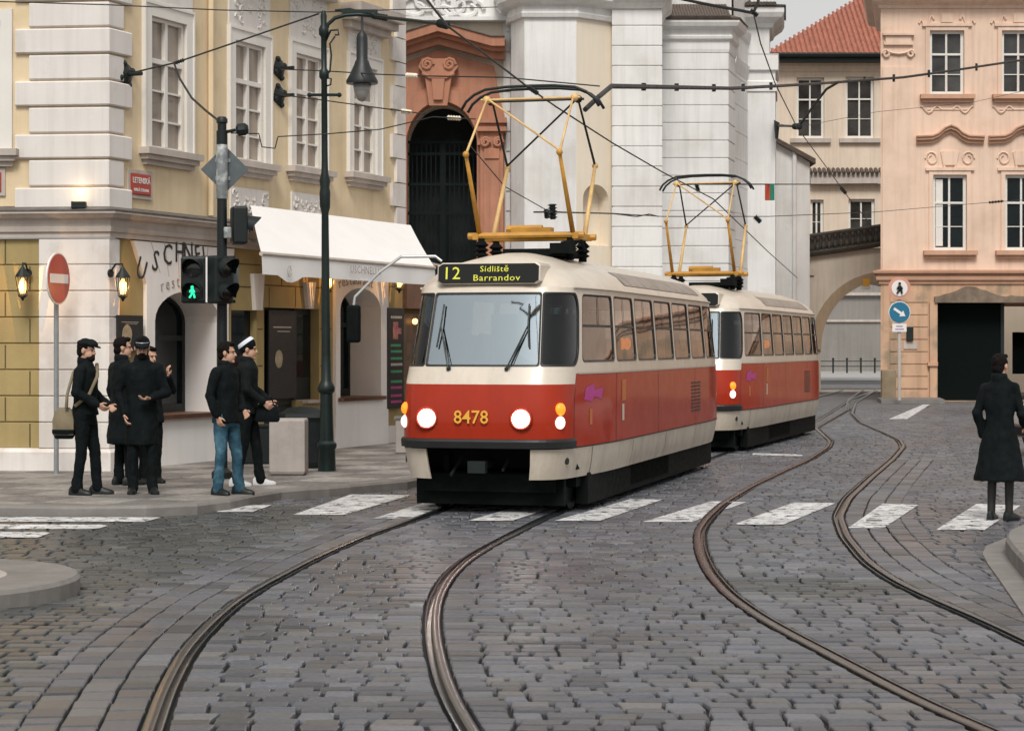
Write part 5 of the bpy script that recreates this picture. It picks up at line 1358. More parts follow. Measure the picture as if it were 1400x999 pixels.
for i in range(40):
    u=FF.U(1107)+i*.22; q.tube([FF.p(u,-.0,fz(231)),FF.p(u,.5,fz(238))],.085,5)
q.build('tiled_ledge_roof',MATS['old_tile'],far)
# ================================================================ covered bridge with the arch
bridge=thing('covered_bridge','arched passage bridging the lane between the church and the pink house, dark railing on top','bridge',(13,86,0))
Y=84; FG=Fr((XP(1058,Y),Y),(1,0)); lw=XP(1300,Y)-XP(1058,Y)
def gz_(py): return ZP(py,Y)
ua,ub_=FG.U(1122),FG.U(1290)
ar=arch_loop(ua,ub_,-.02,gz_(478),gz_(385),24)
zt0,zt1=gz_(354),gz_(347)
outer=[(0,-.03),(lw,-.03),(lw,gz_(332)),(FG.U(1150),gz_(342)),(0,gz_(352))]
wall_holes('wall',FG,outer,[ar],4.0,grey_wall,bridge)
q=MB(); inn=arch_loop(ua,ub_,0,gz_(478),gz_(385),24)[2:]; oo=arch_loop(ua-.45,ub_+.45,0,gz_(478),gz_(372),24)[2:]; q.fstrip(FG,inn,oo,.0,.10); q.build('arch_moulding',mat('arch_ochre',(.50,.38,.26),.85,var=.15,scale=.8,streak=.3),bridge)
# blind arch beside it
uc0,uc1=FG.U(1062),FG.U(1148); q=MB(); inn=arch_loop(uc0,uc1,0,gz_(420),gz_(376),18)[2:]; oo=arch_loop(uc0-.3,uc1+.3,0,gz_(420),gz_(366),18)[2:]
q.fstrip(FG,[p for p in inn if p[0]<FG.U(1118)],[p for p in oo][:len([p for p in inn if p[0]<FG.U(1118)])] if False else [oo[i] for i,p in enumerate(inn) if p[0]<FG.U(1118)],.0,.07); q.build('blind_arch',grey_wall,bridge)
q=MB(); n=30
for i in range(n):
    u=FG.U(1062)+(lw-FG.U(1062))*i/n; t=(u/lw); zb_=gz_(354)+(gz_(330)-gz_(354))*min(1,t*1.4); q.lathe(FG.p(u,.12,zb_),[(.06,0),(.11,.22),(.055,.42),(.10,.58),(.08,.7)],6)
top=[FG.p(u_,.12,gz_(354)+(gz_(330)-gz_(354))*min(1,u_/lw*1.4)+.72) for u_ in [lw*i/10 for i in range(11)]]; bot=[p-Vector((0,0,.72)) for p in top]
q.tube(top,.10,6); q.tube(bot,.12,6); q.build('balustrade',mat('dark_stone',(.06,.05,.04),.8,var=.4,scale=4),bridge)
q=MB(); a=[FG.p(u_,-.4,gz_(354)+(gz_(330)-gz_(354))*min(1,u_/lw*1.4)) for u_ in (0,lw*.7,lw)]; b=[p+Vector((0,0,.75)) for p in a]
q.add(a+b,[(0,1,4,3),(1,2,5,4)]); q.build('parapet_wall',MATS['dark_stone'],bridge)
t=thing('hazard_sign','small yellow sign hung on the arch beside the pink house','sign',FG.p(FG.U(1183),.2,gz_(392)))
u0,u1,z0,z1=FG.rect(1179,381,1188,391); MB().fbox(FG,u0,u1,.12,.16,z0,z1).build('plate',number_yellow,t); u0,u1,z0,z1=FG.rect(1177,391,1189,396); MB().fbox(FG,u0,u1,.12,.15,z0,z1).build('sub_plate',win_white,t)
# courtyard wall and lane beyond the arch
yard=thing('courtyard_wall','pale grey wall at the end of the lane seen through the arch','wall',(28,150,0))
Y=150; FY=Fr((XP(1060,Y),Y),(1,0)); q=MB(); q.fbox(FY,0,26,-.5,0,-.03,ZP(365,Y)); q.build('wall',mat('yard_plaster',(.25,.235,.215),.85,var=.2,scale=.3,streak=.3),yard)
q=MB(); q.fbox(FY,0,26,0,.3,ZP(404,Y),ZP(400,Y)); q.fbox(FY,0,26,0,.15,ZP(440,Y),ZP(437,Y)); q.build('ledge',stone_trim,yard)
struct(MB().quad((XP(1090,110),110,-.012),(XP(1290,110),110,-.012),(XP(1290,150),150,-.012),(XP(1060,150),150,-.012)).build('lane',mat('lane_asphalt',(.33,.32,.31),.8,var=.15)))
fen=thing('railing','low dark railing with posts at the end of the lane beyond the arch','railing',(XP(1165,140),140,0))
for i in range(7):
    x=XP(1120,140)+i*.95; q=MB(); q.cyl((x,140,-.02),(x,140,.9),.06); q.sphere((x,140,.95),.09,n=8,m=6); q.build('post',black_iron,fen)
q=MB(); x0_,x1_=XP(1120,140),XP(1120,140)+5.7; q.tube([(x0_,140,.8),(x1_,140,.8)],.03,6); q.tube([(x0_,140,.45),(x1_,140,.45)],.03,6); q.build('rail',black_iron,fen)
# ================================================================ pink house
pink=thing('pink_house','salmon pink house with curved window hoods and a wide dark gateway','building',(18,70,0))
Y=70; FK=Fr((XP(1204,Y),Y),(1,0.0)); lw=XP(2500,Y)-XP(1204,Y)
def kz(py): return ZP(py,Y)
WK=[]
for cx_ in(1294.5,1393,1491):
    WK.append((cx_-23.5,cx_+23.5,42,129)); WK.append((cx_-23.5+4.5,cx_+23.5+3.5,239,342))
holes=[]
for a,b,c,d in WK:
    u0,u1,z0,z1=FK.rect(a,c,b,d); holes.append(rect_loop(u0,u1,z0,z1))
zstr=kz(380)
wall_holes('wall',FK,rect_loop(0,lw,zstr,kz(8)),holes,.22,pink_wall,pink)
for i,(a,b,c,d) in enumerate(WK):
    u0,u1,z0,z1=FK.rect(a,c,b,d); w=sash_window(FK,u0,u1,z0,z1,.13,pane_far if d<300 else pane_dark,pink,transom=.37,rows=2,border=.10)
    q=MB(); q.fbox(FK,u0-.14,u0,-.01,.05,z0-.02,z1+.14); q.fbox(FK,u1,u1+.14,-.01,.05,z0-.02,z1+.14); q.fbox(FK,u0,u1,-.01,.05,z1,z1+.14); q.fbox(FK,u0-.26,u1+.26,.0,.09,z1+.14,z1+.24); q.build('window_surround',pink_wall,pink)
    q=MB(); q.fbox(FK,u0-.34,u1+.34,-.01,.24,z0-.17,z0-.02); q.fbox(FK,u0-.26,u1+.26,-.01,.14,z0-.28,z0-.17); q.build('window_sill',pink_trim,pink)
    rnd=random.Random(i); q=MB(); uc=(u0+u1)/2
    if d>300:
        # curved hood
        zz_=kz(197); path=[(-1.15,0),(-.62,.02),(-.40,.12),(-.2,.30),(0,.38),(.2,.30),(.40,.12),(.62,.02),(1.15,0)]
        inn=[(uc+x,zz_+z) for x,z in path]
        for o0,o1,w1_ in((0,.12,.10),(.12,.22,.20),(.22,.27,.26)): q.fstrip(FK,[(u,z+o0) for u,z in inn],[(u,z+o1) for u,z in inn],-.01,w1_)
        q.build('window_hood',pink_trim,pink); q=MB()
        if i==1 or True:
            for sg in(-1,1):
                q.tube([FK.p(uc+sg*(.62+.22*math.cos(t*.6)*(1-t*.04)),.02,kz(217)+.25*math.sin(t*.6)*(1-t*.04)) for t in range(14)],.035,5)
                q.tube([FK.p(uc+sg*(.28-.1*t/6),.02,kz(208)-.09*t) for t in range(8)],.05,5)
            q.fbox(FK,uc-.24,uc+.24,-.01,.07,kz(226),kz(207)); q.build('stucco_pattern',pink_wall,pink)
        if b-a>44 and i==1:
            q=MB(); q.fbox(FK,u0+.12,u0+.36,-.125,-.12,z0+.15,z1-.15); q.build('curtain',win_white,w)
    else:
        for sg in(-1,1):
            q.tube([FK.p(uc+sg*(.45+.5*t/10),.02,kz(27)+.16*math.sin(t*.9)-.02*t) for t in range(11)],.045,5)
            q.tube([FK.p(uc+sg*(.2+.7*t/10),.02,kz(150)+.12*math.sin(t*.8)) for t in range(11)],.04,5)
        q.fbox(FK,uc-.2,uc+.2,-.01,.06,kz(31),kz(19)); q.tube([FK.p(uc-.7,.01,kz(150)),FK.p(uc+.7,.01,kz(150))],.03,5); q.tube([FK.p(uc,.005,kz(27)),FK.p(uc,.005,kz(150))],.004,4); q.build('stucco_pattern',pink_wall,pink)
# corner pilaster with volute capital, cornice, string course
q=MB(); q.fbox(FK,.05,1.12,-.01,.05,kz(372),kz(92)); q.build('corner_pilaster',pink_wall,pink)
q=MB(); q.fbox(FK,.10,1.10,-.01,.10,kz(62),kz(58)); q.fbox(FK,.16,1.04,-.01,.08,kz(58),kz(49)); q.fbox(FK,.06,1.14,-.01,.16,kz(49),kz(46))
for sg in(-1,1): q.tube([FK.p(.6+sg*(.42+.13*(1-t*.05)*math.cos(t*.7)),.06,kz(74)+.14*(1-t*.05)*math.sin(t*.7)) for t in range(12)],.045,5)
q.tube([FK.p(.6+x,.06,kz(70)-.10*(1-(x/.4)**2)) for x in(-.4,-.2,0,.2,.4)],.045,5); q.build('capital',pink_wall,pink)
pl=[(XP(1208,Y+6),Y+6),(FK.p(0,0,0).x,Y),(FK.p(lw,0,0).x,Y)]
q=MB(); z0=kz(10); q.sweep(pl,[(-.05,z0-.06),(.05,z0-.05),(.08,z0+.05),(.25,z0+.15),(.30,z0+.25),(.55,z0+.32),(.62,z0+.5),(.62,z0+.62),(-.3,z0+.7),(-.3,z0+6)]); q.build('cornice',pink_wall,pink)
q=MB(); z0=kz(388); q.sweep(pl,[(-.05,z0-.02),(.06,z0),(.06,z0+.10),(.14,z0+.13),(.16,z0+.25),(.08,z0+.27),(.08,z0+.32),(.24,z0+.36),(.26,z0+.44),(-.05,z0+.50)]); q.build('string_course',pink_trim,pink)
# side wall towards the lane
q=MB(); x=FK.p(0,0,0).x; x2=XP(1208,Y+14); q.quad((x,Y,-.03),(x2,Y+14,-.03),(x2,Y+14,kz(8)),(x,Y,kz(8))); q.build('side_wall',pink_wall,pink)
# ground floor with the gate
ug0,ug1=FK.U(1281),FK.U(1482); zg=kz(413)
gate=[(ug0,-.02),(ug1,-.02),(ug1,zg-.9),(ug1-.3,zg-.3),(ug1-.9,zg),(ug0,zg)]
wall_holes('ground_wall',FK,rect_loop(0,lw,-.03,zstr),[gate],.9,pink_base,pink)
q=MB()
for k in range(9):
    za=kz(545)+.35+k*.42; 
    if za+.4>kz(390): break
    q.fbox(FK,.32,ug0-.32,-.01,.035,za+.012,za+.40)
q.build('stone_cladding',pink_base,pink)
q=MB(); q.fbox(FK,ug0-.26,ug0,-.01,.09,-.0,zg+.0); q.build('gate_jamb',pink_base,pink)
q=MB(); q.fbox(FK,ug0-.34,ug0+.0,-.01,.16,kz(500),kz(495)); q.build('impost',pink_trim,pink)
q=MB(); q.fbox(FK,-.0,.5,-.01,.18,-.02,kz(505)); q.build('corner_guard_stone',mat('guard_stone',(.26,.20,.13),.85,var=.35,scale=2,bump=.4,bscale=8),pink,bevel=.04)
# weathered lintel over the gate
q=MB(); rnd=random.Random(4); n=26; L0=[];L1=[]
for i in range(n+1):
    u=ug0-.1+(ug1-ug0-.5)*i/n; L0.append((u,zg-.02)); px_=1281+201*i/n
    h=.16+.34*math.exp(-((px_-1335)/38)**2)+rnd.uniform(-.04,.05); L1.append((u,zg+h))
q.fstrip(FK,L0,L1,.0,.16); q.build('weathered_lintel',mat('old_stone',(.20,.15,.11),.9,var=.4,scale=3,bump=.6,bscale=9),pink)
# near-black box standing in for the shaded interior, passage with a bright court at its end
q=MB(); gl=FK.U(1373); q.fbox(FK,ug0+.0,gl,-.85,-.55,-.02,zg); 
gd=q.build('gateway_dark_box',dark_void,pink); 
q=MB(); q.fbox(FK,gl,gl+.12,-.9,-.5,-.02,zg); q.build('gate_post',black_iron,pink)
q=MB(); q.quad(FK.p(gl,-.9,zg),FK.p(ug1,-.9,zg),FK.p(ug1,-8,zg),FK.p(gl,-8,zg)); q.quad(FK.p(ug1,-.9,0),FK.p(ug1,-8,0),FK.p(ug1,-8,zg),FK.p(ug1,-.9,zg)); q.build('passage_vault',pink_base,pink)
court=thing('court_wall','pale wall with a dark doorway seen deep inside the gateway','wall',(22,84,0))
Yc=84; FC=Fr((XP(1368,Yc),Yc),(1,0)); q=MB()
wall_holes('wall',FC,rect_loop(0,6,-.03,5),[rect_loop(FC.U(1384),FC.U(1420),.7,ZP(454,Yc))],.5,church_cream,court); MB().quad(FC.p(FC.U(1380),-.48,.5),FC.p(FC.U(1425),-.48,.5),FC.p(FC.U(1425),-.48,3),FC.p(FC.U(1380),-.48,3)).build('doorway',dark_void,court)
# kerb stone slab in front of the pink house
struct(MB().prism([(XP(1205,67),67),(XP(1292,67),67),(XP(1294,68.8),69.9),(XP(1206,69),69.9)],-.03,.10).build('pavement',kerb_mat))
# wall box beside the gate
t=thing('letter_box','small black box above a worn plate on the pink wall','box',FK.p(FK.U(1243),0,kz(467))); u0,u1,z0,z1=FK.rect(1239,447,1248,466,.05); MB().fbox(FK,u0,u1,.036,.16,z0,z1).build('box_body',black_iron,t,bevel=.01)
u0,u1,z0,z1=FK.rect(1235,467,1254,477,.05); MB().fbox(FK,u0,u1,.036,.07,z0,z1).build('plate',stone_trim,t)
# ================================================================ street furniture
post_green=mat('post_green',(.006,.016,.014),.45,var=.3,scale=8,spec=.4)
post_grey=mat('post_grey',(.22,.24,.24),.5,.3,var=.3,scale=9,col2=(.42,.44,.43),fac2=.3,scale2=9)
signal_black=mat('signal_black',(.006,.011,.011),.5,var=.2,scale=6,spec=.4)
ped_green=mat('ped_green',(.0,.5,.2),.4,var=0,emit=(.03,1,.42),estr=1.3)
sign_back=mat('sign_back',(.13,.15,.16),.45,.5,var=.25,scale=5)
sign_red=mat('sign_red',(.45,.05,.02),.4,var=.06); sign_white=mat('sign_white',(.78,.75,.72),.4,var=.04); sign_blue=mat('sign_blue',(.015,.15,.26),.4,var=.05); sign_pink=mat('sign_rim',(.62,.30,.22),.45,var=.08)
def at(px,Y): return XP(px,Y)
# ---- traffic signal
Y=27.2; x=at(303.5,Y); zt=ZP(163,Y); sc=K/Y
tl=thing('traffic_light','tall dark traffic signal post showing a green walking man','traffic light',(x,Y,.116))
q=MB(); q.lathe((x,Y,.116),[(.14,0),(.14,.08),(.075,.14),(.072,1.2),(.066,zt-1.0)],14); q.build('pole',signal_black,tl,smooth='auto')
q=MB(); z0=ZP(272,Y); q.lathe((x,Y,z0),[(.078,0),(.078,zt-z0-.35),(.075,zt-z0-.34)],14); q.build('pole_sleeve',post_grey,tl,smooth='auto')
q=MB(); z0=ZP(198,Y); q.lathe((x,Y,z0),[(.075,0),(.075,.18),(.06,.19),(.06,.28),(.075,.29),(.075,.34),(.05,.37)],14); q.build('pole_cap',signal_black,tl,smooth='auto')
q=MB(); z0=ZP(180,Y); q.tube([(x,Y,z0),(at(312,Y),Y,z0),(at(322,Y),Y,z0+.02)],.022,6); q.lathe((at(323,Y),Y,z0+.02),[(.05,0),(.085,.03),(.085,.12),(.05,.16)],10,(1,0,.1)); q.build('side_bracket',signal_black,tl)
def signal_head(name,c,n,w,h,units,back=False,man=False,plate=None):
    """c centre, n facing direction"""
    n=Vector(n).normalized(); s=Vector((-n.y,n.x,0)); up=Vector((0,0,1)); M=Matrix((s,-n,up)).transposed()
    b=MB(); b.box(c,(w,.20,h),M=M); hd=b.build(name,signal_black,tl,bevel=.035)
    hh=h/units
    for k in range(units):
        cc=Vector(c)+up*(h/2-hh*(k+.5))+n*.10; r=min(w,hh)*.40
        v=MB(); L=16; vs=[]
        for i in range(L+1):
            a=math.pi*(-.15+1.3*i/L); vs.append(cc+s*r*1.08*math.cos(a)+up*r*1.08*math.sin(a))
        out=[p+n*(.20*(.35+.65*max(0,math.sin(math.pi*(-.15+1.3*i/L)))))-up*.02 for i,p in enumerate(vs)]
        vi=[cc+(p-cc)*.95 for p in vs]; oi=[p+(cc-p)*.0-(p-cc-n*(p-cc).dot(n))*.05 for p in out]
        v.add(vs+out+vi+oi,[(i,i+1,L+2+i,L+1+i) for i in range(L)]+[(2*L+2+i,3*L+3+i,3*L+4+i,2*L+3+i) for i in range(L)]+[(L+1+i,L+2+i,3*L+4+i,3*L+3+i) for i in range(L)])
        v.build('visor',signal_black,hd,smooth='auto')
        q=MB(); q.lathe(cc-n*.0,[(r,0),(r,.012),(r*.5,.03),(.001,.034)],18,n); q.build('lens',mat('lens_dark',(.012,.014,.013),.15,var=0,spec=.6) if 'lens_dark' not in MATS else MATS['lens_dark'],hd,smooth='auto')
        if man and k==units-1:
            f=MB(); o=cc+n*.045; S_=lambda a,b_: o+s*a*r*.75+up*(b_*.80-.05)*r
            f.lathe(S_(.02,.62),[(.16*r,0),(.16*r,.006)],10,n)
            def limb(p,w_): f.tube([S_(*a) for a in p],w_*r,5)
            limb([(.02,.42),(.0,-.1)],.17); limb([(.0,-.1),(.30,-.42),(.36,-.82)],.10); limb([(.0,-.1),(-.16,-.46),(-.40,-.78)],.10); limb([(.04,.36),(.30,.12),(.36,-.1)],.075); limb([(-.0,.36),(-.28,.14),(-.34,-.08)],.075)
            f.build('walking_man',ped_green,hd)
    return hd
zc=ZP(383,Y); h=64/sc
signal_head('pedestrian_signal',(at(268,Y),Y-.12,zc),(-.08,-1,0),35/sc,h,2,man=True)
q=MB(); q.box((at(286,Y),Y-.16,zc),(.022,.16,h*.96)); q.build('white_edge',sign_white,tl)
signal_head('vehicle_signal',(at(303,Y),Y-.14,zc),(.80,-.60,0),34/sc,h*1.02,2)
q=MB(); z0=ZP(378,Y); q.box((at(317,Y),Y+.02,z0),(.16,.10,.27),rz=.3); q.build('counter_plate',sign_back,tl)
signal_head('upper_signal',(at(326,Y),Y+.05,ZP(308,Y)),(.96,.28,0),33/sc,52/sc,1)
q=MB(); q.box((at(313,Y),Y-.11,ZP(319,Y)),(.10,.08,.15)); q.build('junction_box',post_grey,tl,bevel=.012)
q=MB()
for z_ in(ZP(352,Y),ZP(412,Y)): q.tube([(at(276,Y),Y-.05,z_),(x,Y,z_),(at(322,Y),Y,z_)],.022,6)
q.build('bracket',signal_black,tl)
# diamond sign seen from behind, strapped to the signal post
z0=ZP(231,Y); r=33/sc; t=thing('road_sign','grey diamond road sign seen from behind on the signal post','road sign',(x,Y,z0-r))
q=MB(); yy=Y+.085; q.hexa([Vector((at(306,Y)+a*r,yy+d,z0+b*r)) for d in(0,.018) for a,b in((-1,0),(0,-1),(1,0),(0,1))]); q.build('plate',sign_back,t)
for dz in(.12,-.12): MB().box((x,yy,z0+dz),(.20,.03,.05)).build('clamp',steel_grey,t)
# ---- lamp post
Y=28.8; x=at(447,Y); sc=K/Y; xt=at(442.5,Y)
lp=thing('street_lamp','dark green cast iron lamp post with a hanging bell lantern on a scrolled arm','street lamp',(x,Y,.116))
zt=ZP(22,Y); zA=ZP(262,Y); zB=ZP(238,Y); prof=[(.15,0),(.15,.10),(.125,.12),(.12,.42),(.14,.45),(.14,.50),(.10,.54),(.085,1.2),(.115,1.23),(.125,1.28),(.10,1.34),(.072,1.39),(.064,1.8),(.056,3.0),(.050,zA-.3),(.072,zA-.22),(.078,zA-.02),(.065,zA+.06),(.078,zB-.1),(.05,zB+.02),(.045,zB+.2),(.042,zt-.9),(.07,zt-.86),(.07,zt-.78),(.04,zt-.74),(.04,zt-.30),(.07,zt-.26),(.07,zt-.18),(.04,zt-.12),(.045,zt),(.025,zt+.07)]
lean=(xt-x)/(zt); q=MB(); q.lathe((x,Y,.0),[(r,max(h,.116)) for r,h in prof],16,(lean,0,1)); q.build('post',post_green,lp,smooth='auto')
q=MB(); z_=ZP(130,Y); q.tube([(xt-.20,Y,z_),(xt+.22,Y,z_)],.022,6); q.sphere((xt-.2,Y,z_),.035,n=8,m=6); q.sphere((xt+.22,Y,z_),.035,n=8,m=6); q.build('ladder_bar',post_green,lp)
q=MB(); lx=at(495,Y)
arc=[(at(444,Y),ZP(50,Y)),(at(448,Y),ZP(34,Y)),(at(458,Y),ZP(25,Y)),(at(472,Y),ZP(21,Y)),(at(490,Y),ZP(20,Y)),(at(512,Y),ZP(22,Y))]; q.tube([(a,Y,b) for a,b in arc],.028,8)
q.tube([(at(444,Y),Y,ZP(60,Y)),(at(452,Y),Y,ZP(42,Y)),(at(462,Y),Y,ZP(41,Y)),(at(463,Y),Y,ZP(48,Y)),(at(458,Y),Y,ZP(48,Y))],.016,6)
q.tube([(at(444,Y),Y,ZP(105,Y)),(at(451,Y),Y,ZP(98,Y)),(at(453,Y),Y,ZP(76,Y)),(at(451,Y),Y,ZP(60,Y)),(at(458,Y),Y,ZP(50,Y))],.014,6)
q.tube([(at(446,Y),Y,ZP(118,Y)),(at(452,Y),Y,ZP(116,Y)),(at(453,Y),Y,ZP(108,Y)),(at(448,Y),Y,ZP(107,Y))],.012,6); q.build('scroll_arm',post_green,lp,smooth=True)
q=MB(); q.tube([(at(458,Y),Y,ZP(15,Y)),(at(478,Y),Y,ZP(13,Y)),(at(500,Y),Y,ZP(19,Y)),(at(512,Y),Y,ZP(25,Y))],.02,6); q.box((at(492,Y),Y,ZP(16,Y)),(.5,.05,.05)); q.build('hanger_bar',post_green,lp)
q=MB(); zl=ZP(113,Y); q.lathe((lx,Y,zl),[(.22,-.02),(.225,.02),(.17,.12),(.115,.24),(.095,.30),(.08,.32),(.08,.62),(.065,.68),(.03,.72),(.018,.74),(.018,.98)],18); ln=q.build('lantern',mat('lantern_grey',(.014,.018,.019),.5,.1,var=.2),lp,smooth='auto')
q=MB(); q.lathe((lx,Y,zl),[(.02,-.27),(.06,-.25),(.11,-.14),(.13,-.02)],16); q.build('lamp_glass',mat('lamp_glass_grey',(.32,.31,.30),.15,var=.1),ln,smooth=True)
# ---- no entry sign
Y=28.2; x=at(77,Y); sc=K/Y; t=thing('no_entry_sign','round red no entry sign on a grey pole at the house corner','road sign',(x,Y,.116))
q=MB(); q.lathe((x,Y,.116),[(.034,0),(.034,ZP(346,Y)-.116)],12); q.build('pole',steel_grey,t)
cz=ZP(381,Y); rr=.36; n=Vector((.974,-.225,0)).normalized(); s=Vector((-n.y,n.x,0)); c=Vector((at(80.5,Y),Y-.05,cz))
q=MB(); q.lathe(c-n*.012,[(rr,0),(rr,.02),(rr-.01,.022)],32,n); q.build('plate',sign_white,t); q=MB(); q.lathe(c+n*.011,[(rr-.022,0),(rr-.022,.004)],32,n); q.build('red_face',sign_red,t)
q=MB(); M=Matrix((s,-n,Vector((0,0,1)))).transposed(); q.box(c+n*.018,(rr*1.55,.006,.125),M=M); q.build('white_bar',sign_white,t)
# ---- sign post by the pink house
Y=66.5; x=at(1229.5,Y); t=thing('sign_post','sign post with a round no pedestrians sign over a blue arrow sign','road sign',(x,Y,.10))
q=MB(); q.lathe((x,Y,.10),[(.06,0),(.06,ZP(382,Y)-.1)],10); q.build('pole',stone_trim,t)
def disc(cx,cy,rp,mt,w,nm): q=MB(); q.lathe((at(cx,Y),Y-.08-w,ZP(cy,Y)),[(rp*Y/K,0),(rp*Y/K,.015)],28,(0,-1,0)); return q.build(nm,mt,t)
disc(1229,394,15.5,sign_pink,0,'prohibition_disc'); disc(1229,394,11,sign_white,.02,'white_field'); disc(1229,427,15,sign_white,0,'mandatory_disc'); disc(1229,427,14,sign_blue,.02,'blue_field')
q=MB(); Z_=lambda a,b: Vector((at(1229+a,Y),Y-.14,ZP(394+b,Y)))
q.tube([Z_(0,-3.5),Z_(0,1.5)],.055,6); q.sphere(Z_(0,-6.3),.045,n=8,m=6); q.tube([Z_(0,1.5),Z_(2.6,4.2),Z_(3,7.5)],.032,6); q.tube([Z_(0,1.5),Z_(-1.6,4.2),Z_(-3.6,7.2)],.032,6); q.tube([Z_(0,-2.8),Z_(3,-.5),Z_(3.6,1.5)],.026,6); q.tube([Z_(0,-2.8),Z_(-3,-.5),Z_(-3.4,1.5)],.026,6); q.build('pedestrian_figure',signal_black,t)
q=MB(); A=lambda a,b: Vector((at(1229+a,Y),Y-.125,ZP(427+b,Y))); d=Vector((.83,.56)); pd=Vector((-.56,.83))
pts=[(-9.5,-1.7),(2.5,-1.7),(2.5,-4.8),(9.5,0),(2.5,4.8),(2.5,1.7),(-9.5,1.7)]; q.poly([A(p[0]*d.x+p[1]*pd.x,p[0]*d.y+p[1]*pd.y) for p in pts]); q.build('white_arrow',sign_white,t)
q=MB(); q.box((at(1229,Y),Y-.09,ZP(448,Y)),(.46,.02,.26)); q.build('supplementary_plate',sign_white,t)
q=MB(); q.box((at(1229,Y),Y-.104,ZP(446,Y)),(.22,.004,.03)); q.box((at(1229,Y),Y-.104,ZP(450,Y)),(.28,.004,.03)); q.build('plate_marking',mat('plate_violet',(.25,.12,.32),.6,var=0),t)
# ---- concrete bin
Y=27.9; x=at(395,Y); sc=K/Y; w_=52/sc; h_=(655-578)/sc; t=thing('concrete_bin','square concrete litter bin on the pavement beside the lamp post','litter bin',(x,Y,.116))
conc=mat('concrete',(.40,.36,.33),.85,var=.16,scale=3,bump=.4,bscale=22,streak=.25)
def sqr(a,z): return [Vector((x+sx*a,Y+sy*a,z)) for sx,sy in((-1,-1),(1,-1),(1,1),(-1,1))]
q=MB(); a=w_/2*.93; z0=.135; zt=.116+h_; q.loft([sqr(a*.93,z0),sqr(a,z0+.04),sqr(a,zt-.03),sqr(a*.96,zt),sqr(a*.72,zt),sqr(a*.70,zt-.25)],cap=True); q.build('body',conc,t,bevel=.012)
q=MB(); q.box((x,Y,.125),(w_*.8,w_*.8,.03)); q.build('foot',kerb_mat,t)
# dark wheeled bin behind it
Y=29.6; x=at(418,Y); t=thing('dark_bin','dark rounded bin half hidden behind the concrete litter bin','litter bin',(x,Y,.116))
q=MB(); q.loft([[Vector((x+sx*a,Y+sy*b,z)) for sx,sy in((-1,-.7),(-.7,-1),(.7,-1),(1,-.7),(1,.7),(.7,1),(-.7,1),(-1,.7))] for z,a,b in((.13,.26,.24),(.2,.29,.27),(.78,.34,.32),(.84,.36,.34))]); q.build('body',signal_black,t)
q=MB(); q.loft([[Vector((x+sx*a,Y+sy*b,z)) for sx,sy in((-1,-.7),(-.7,-1),(.7,-1),(1,-.7),(1,.7),(.7,1),(-.7,1),(-1,.7))] for z,a,b in((.845,.37,.35),(.90,.36,.34),(.98,.24,.22),(1.0,.1,.1))]); q.build('lid',signal_black,t,smooth='auto')
# dark crates / sandwich board near the door, and small post by the tram
Y=30.6; x=at(352,Y); t=thing('planter_box','low dark planter box on the pavement by the restaurant door','planter',(x,Y,.116)); q=MB(); q.box((x,Y,.40),(.66,.4,.56)); q.build('box_body',signal_black,t,bevel=.02); q=MB(); q.box((x,Y,.685),(.70,.44,.03)); q.build('rim',black_iron,t)
Y=33.5; x=at(552,Y); t=thing('bollard_box','grey utility box on the pavement just beyond the menu board','utility box',(x,Y,.116)); q=MB(); q.box((x,Y,.40),(.26,.26,.56)); q.build('box_body',conc,t,bevel=.02); q=MB(); q.box((x,Y,.70),(.30,.30,.04)); q.build('cap',kerb_mat,t)
# shop front beyond the yellow house, glimpsed beside the tram
shopf=thing('neighbour_shop','narrow brown shop front with warm lamps between the yellow house and the tram','shop',(XP(556,41),41,0))
FS=Fr((XP(538,40),40),(.45,.9)); q=MB(); q.fbox(FS,-.2,1.7,-.4,0,-.02,3.35); q.build('wall',ochre_wall,shopf); q=MB(); q.fbox(FS,.1,1.6,0,.12,.3,2.5); q.build('shop_window',mat('shop_brown',(.10,.06,.035),.5,var=.5,scale=4),shopf); q=MB(); q.fbox(FS,0,1.65,0,.3,2.6,3.2); q.build('fascia',brown_sill,shopf)
for k,(u,z) in enumerate(((.5,2.35),(.8,1.2),(.7,.95))):
    MB().sphere(FS.p(u,.2,z),.06,n=8,m=6).build('lamp',lamp_glow,shopf)
# ---- parked car at the right edge
Y=35.5; cx_=at(1543,Y); car=thing('parked_car','pale car behind the dark coated woman, cut off by the picture edge','car',(cx_,Y,0),R(12))
carp=mat('car_silver',(.55,.56,.56),.3,.3,var=.05,coat=.5)
def carloft():
    st=[(-2.05,.35,.55,.62),(-1.95,.30,.80,.72),(-1.2,.26,.92,.82),(-.75,.24,1.0,.84),(-.25,.24,1.38,.80),(.6,.24,1.45,.80),(1.35,.26,1.38,.80),(1.85,.30,1.0,.80),(2.02,.38,.75,.70)]
    rings=[]
    for x_,z0,z1,w in st:
        zb=min(.95,z1); ww=w*(.78 if z1>1.2 else .95)
        rings.append([Vector((x_,-w*.92,z0)),Vector((x_,-w,z0+.18)),Vector((x_,-w,zb-.08)),Vector((x_,-w*.97,zb)),Vector((x_,-ww*.93,z1-.05)),Vector((x_,-ww*.7,z1)),Vector((x_,ww*.7,z1)),Vector((x_,ww*.93,z1-.05)),Vector((x_,w*.97,zb)),Vector((x_,w,zb-.08)),Vector((x_,w,z0+.18)),Vector((x_,w*.92,z0))])
    return rings
q=MB(); q.loft(carloft()); q.build('body',carp,car,smooth='auto',local=True)
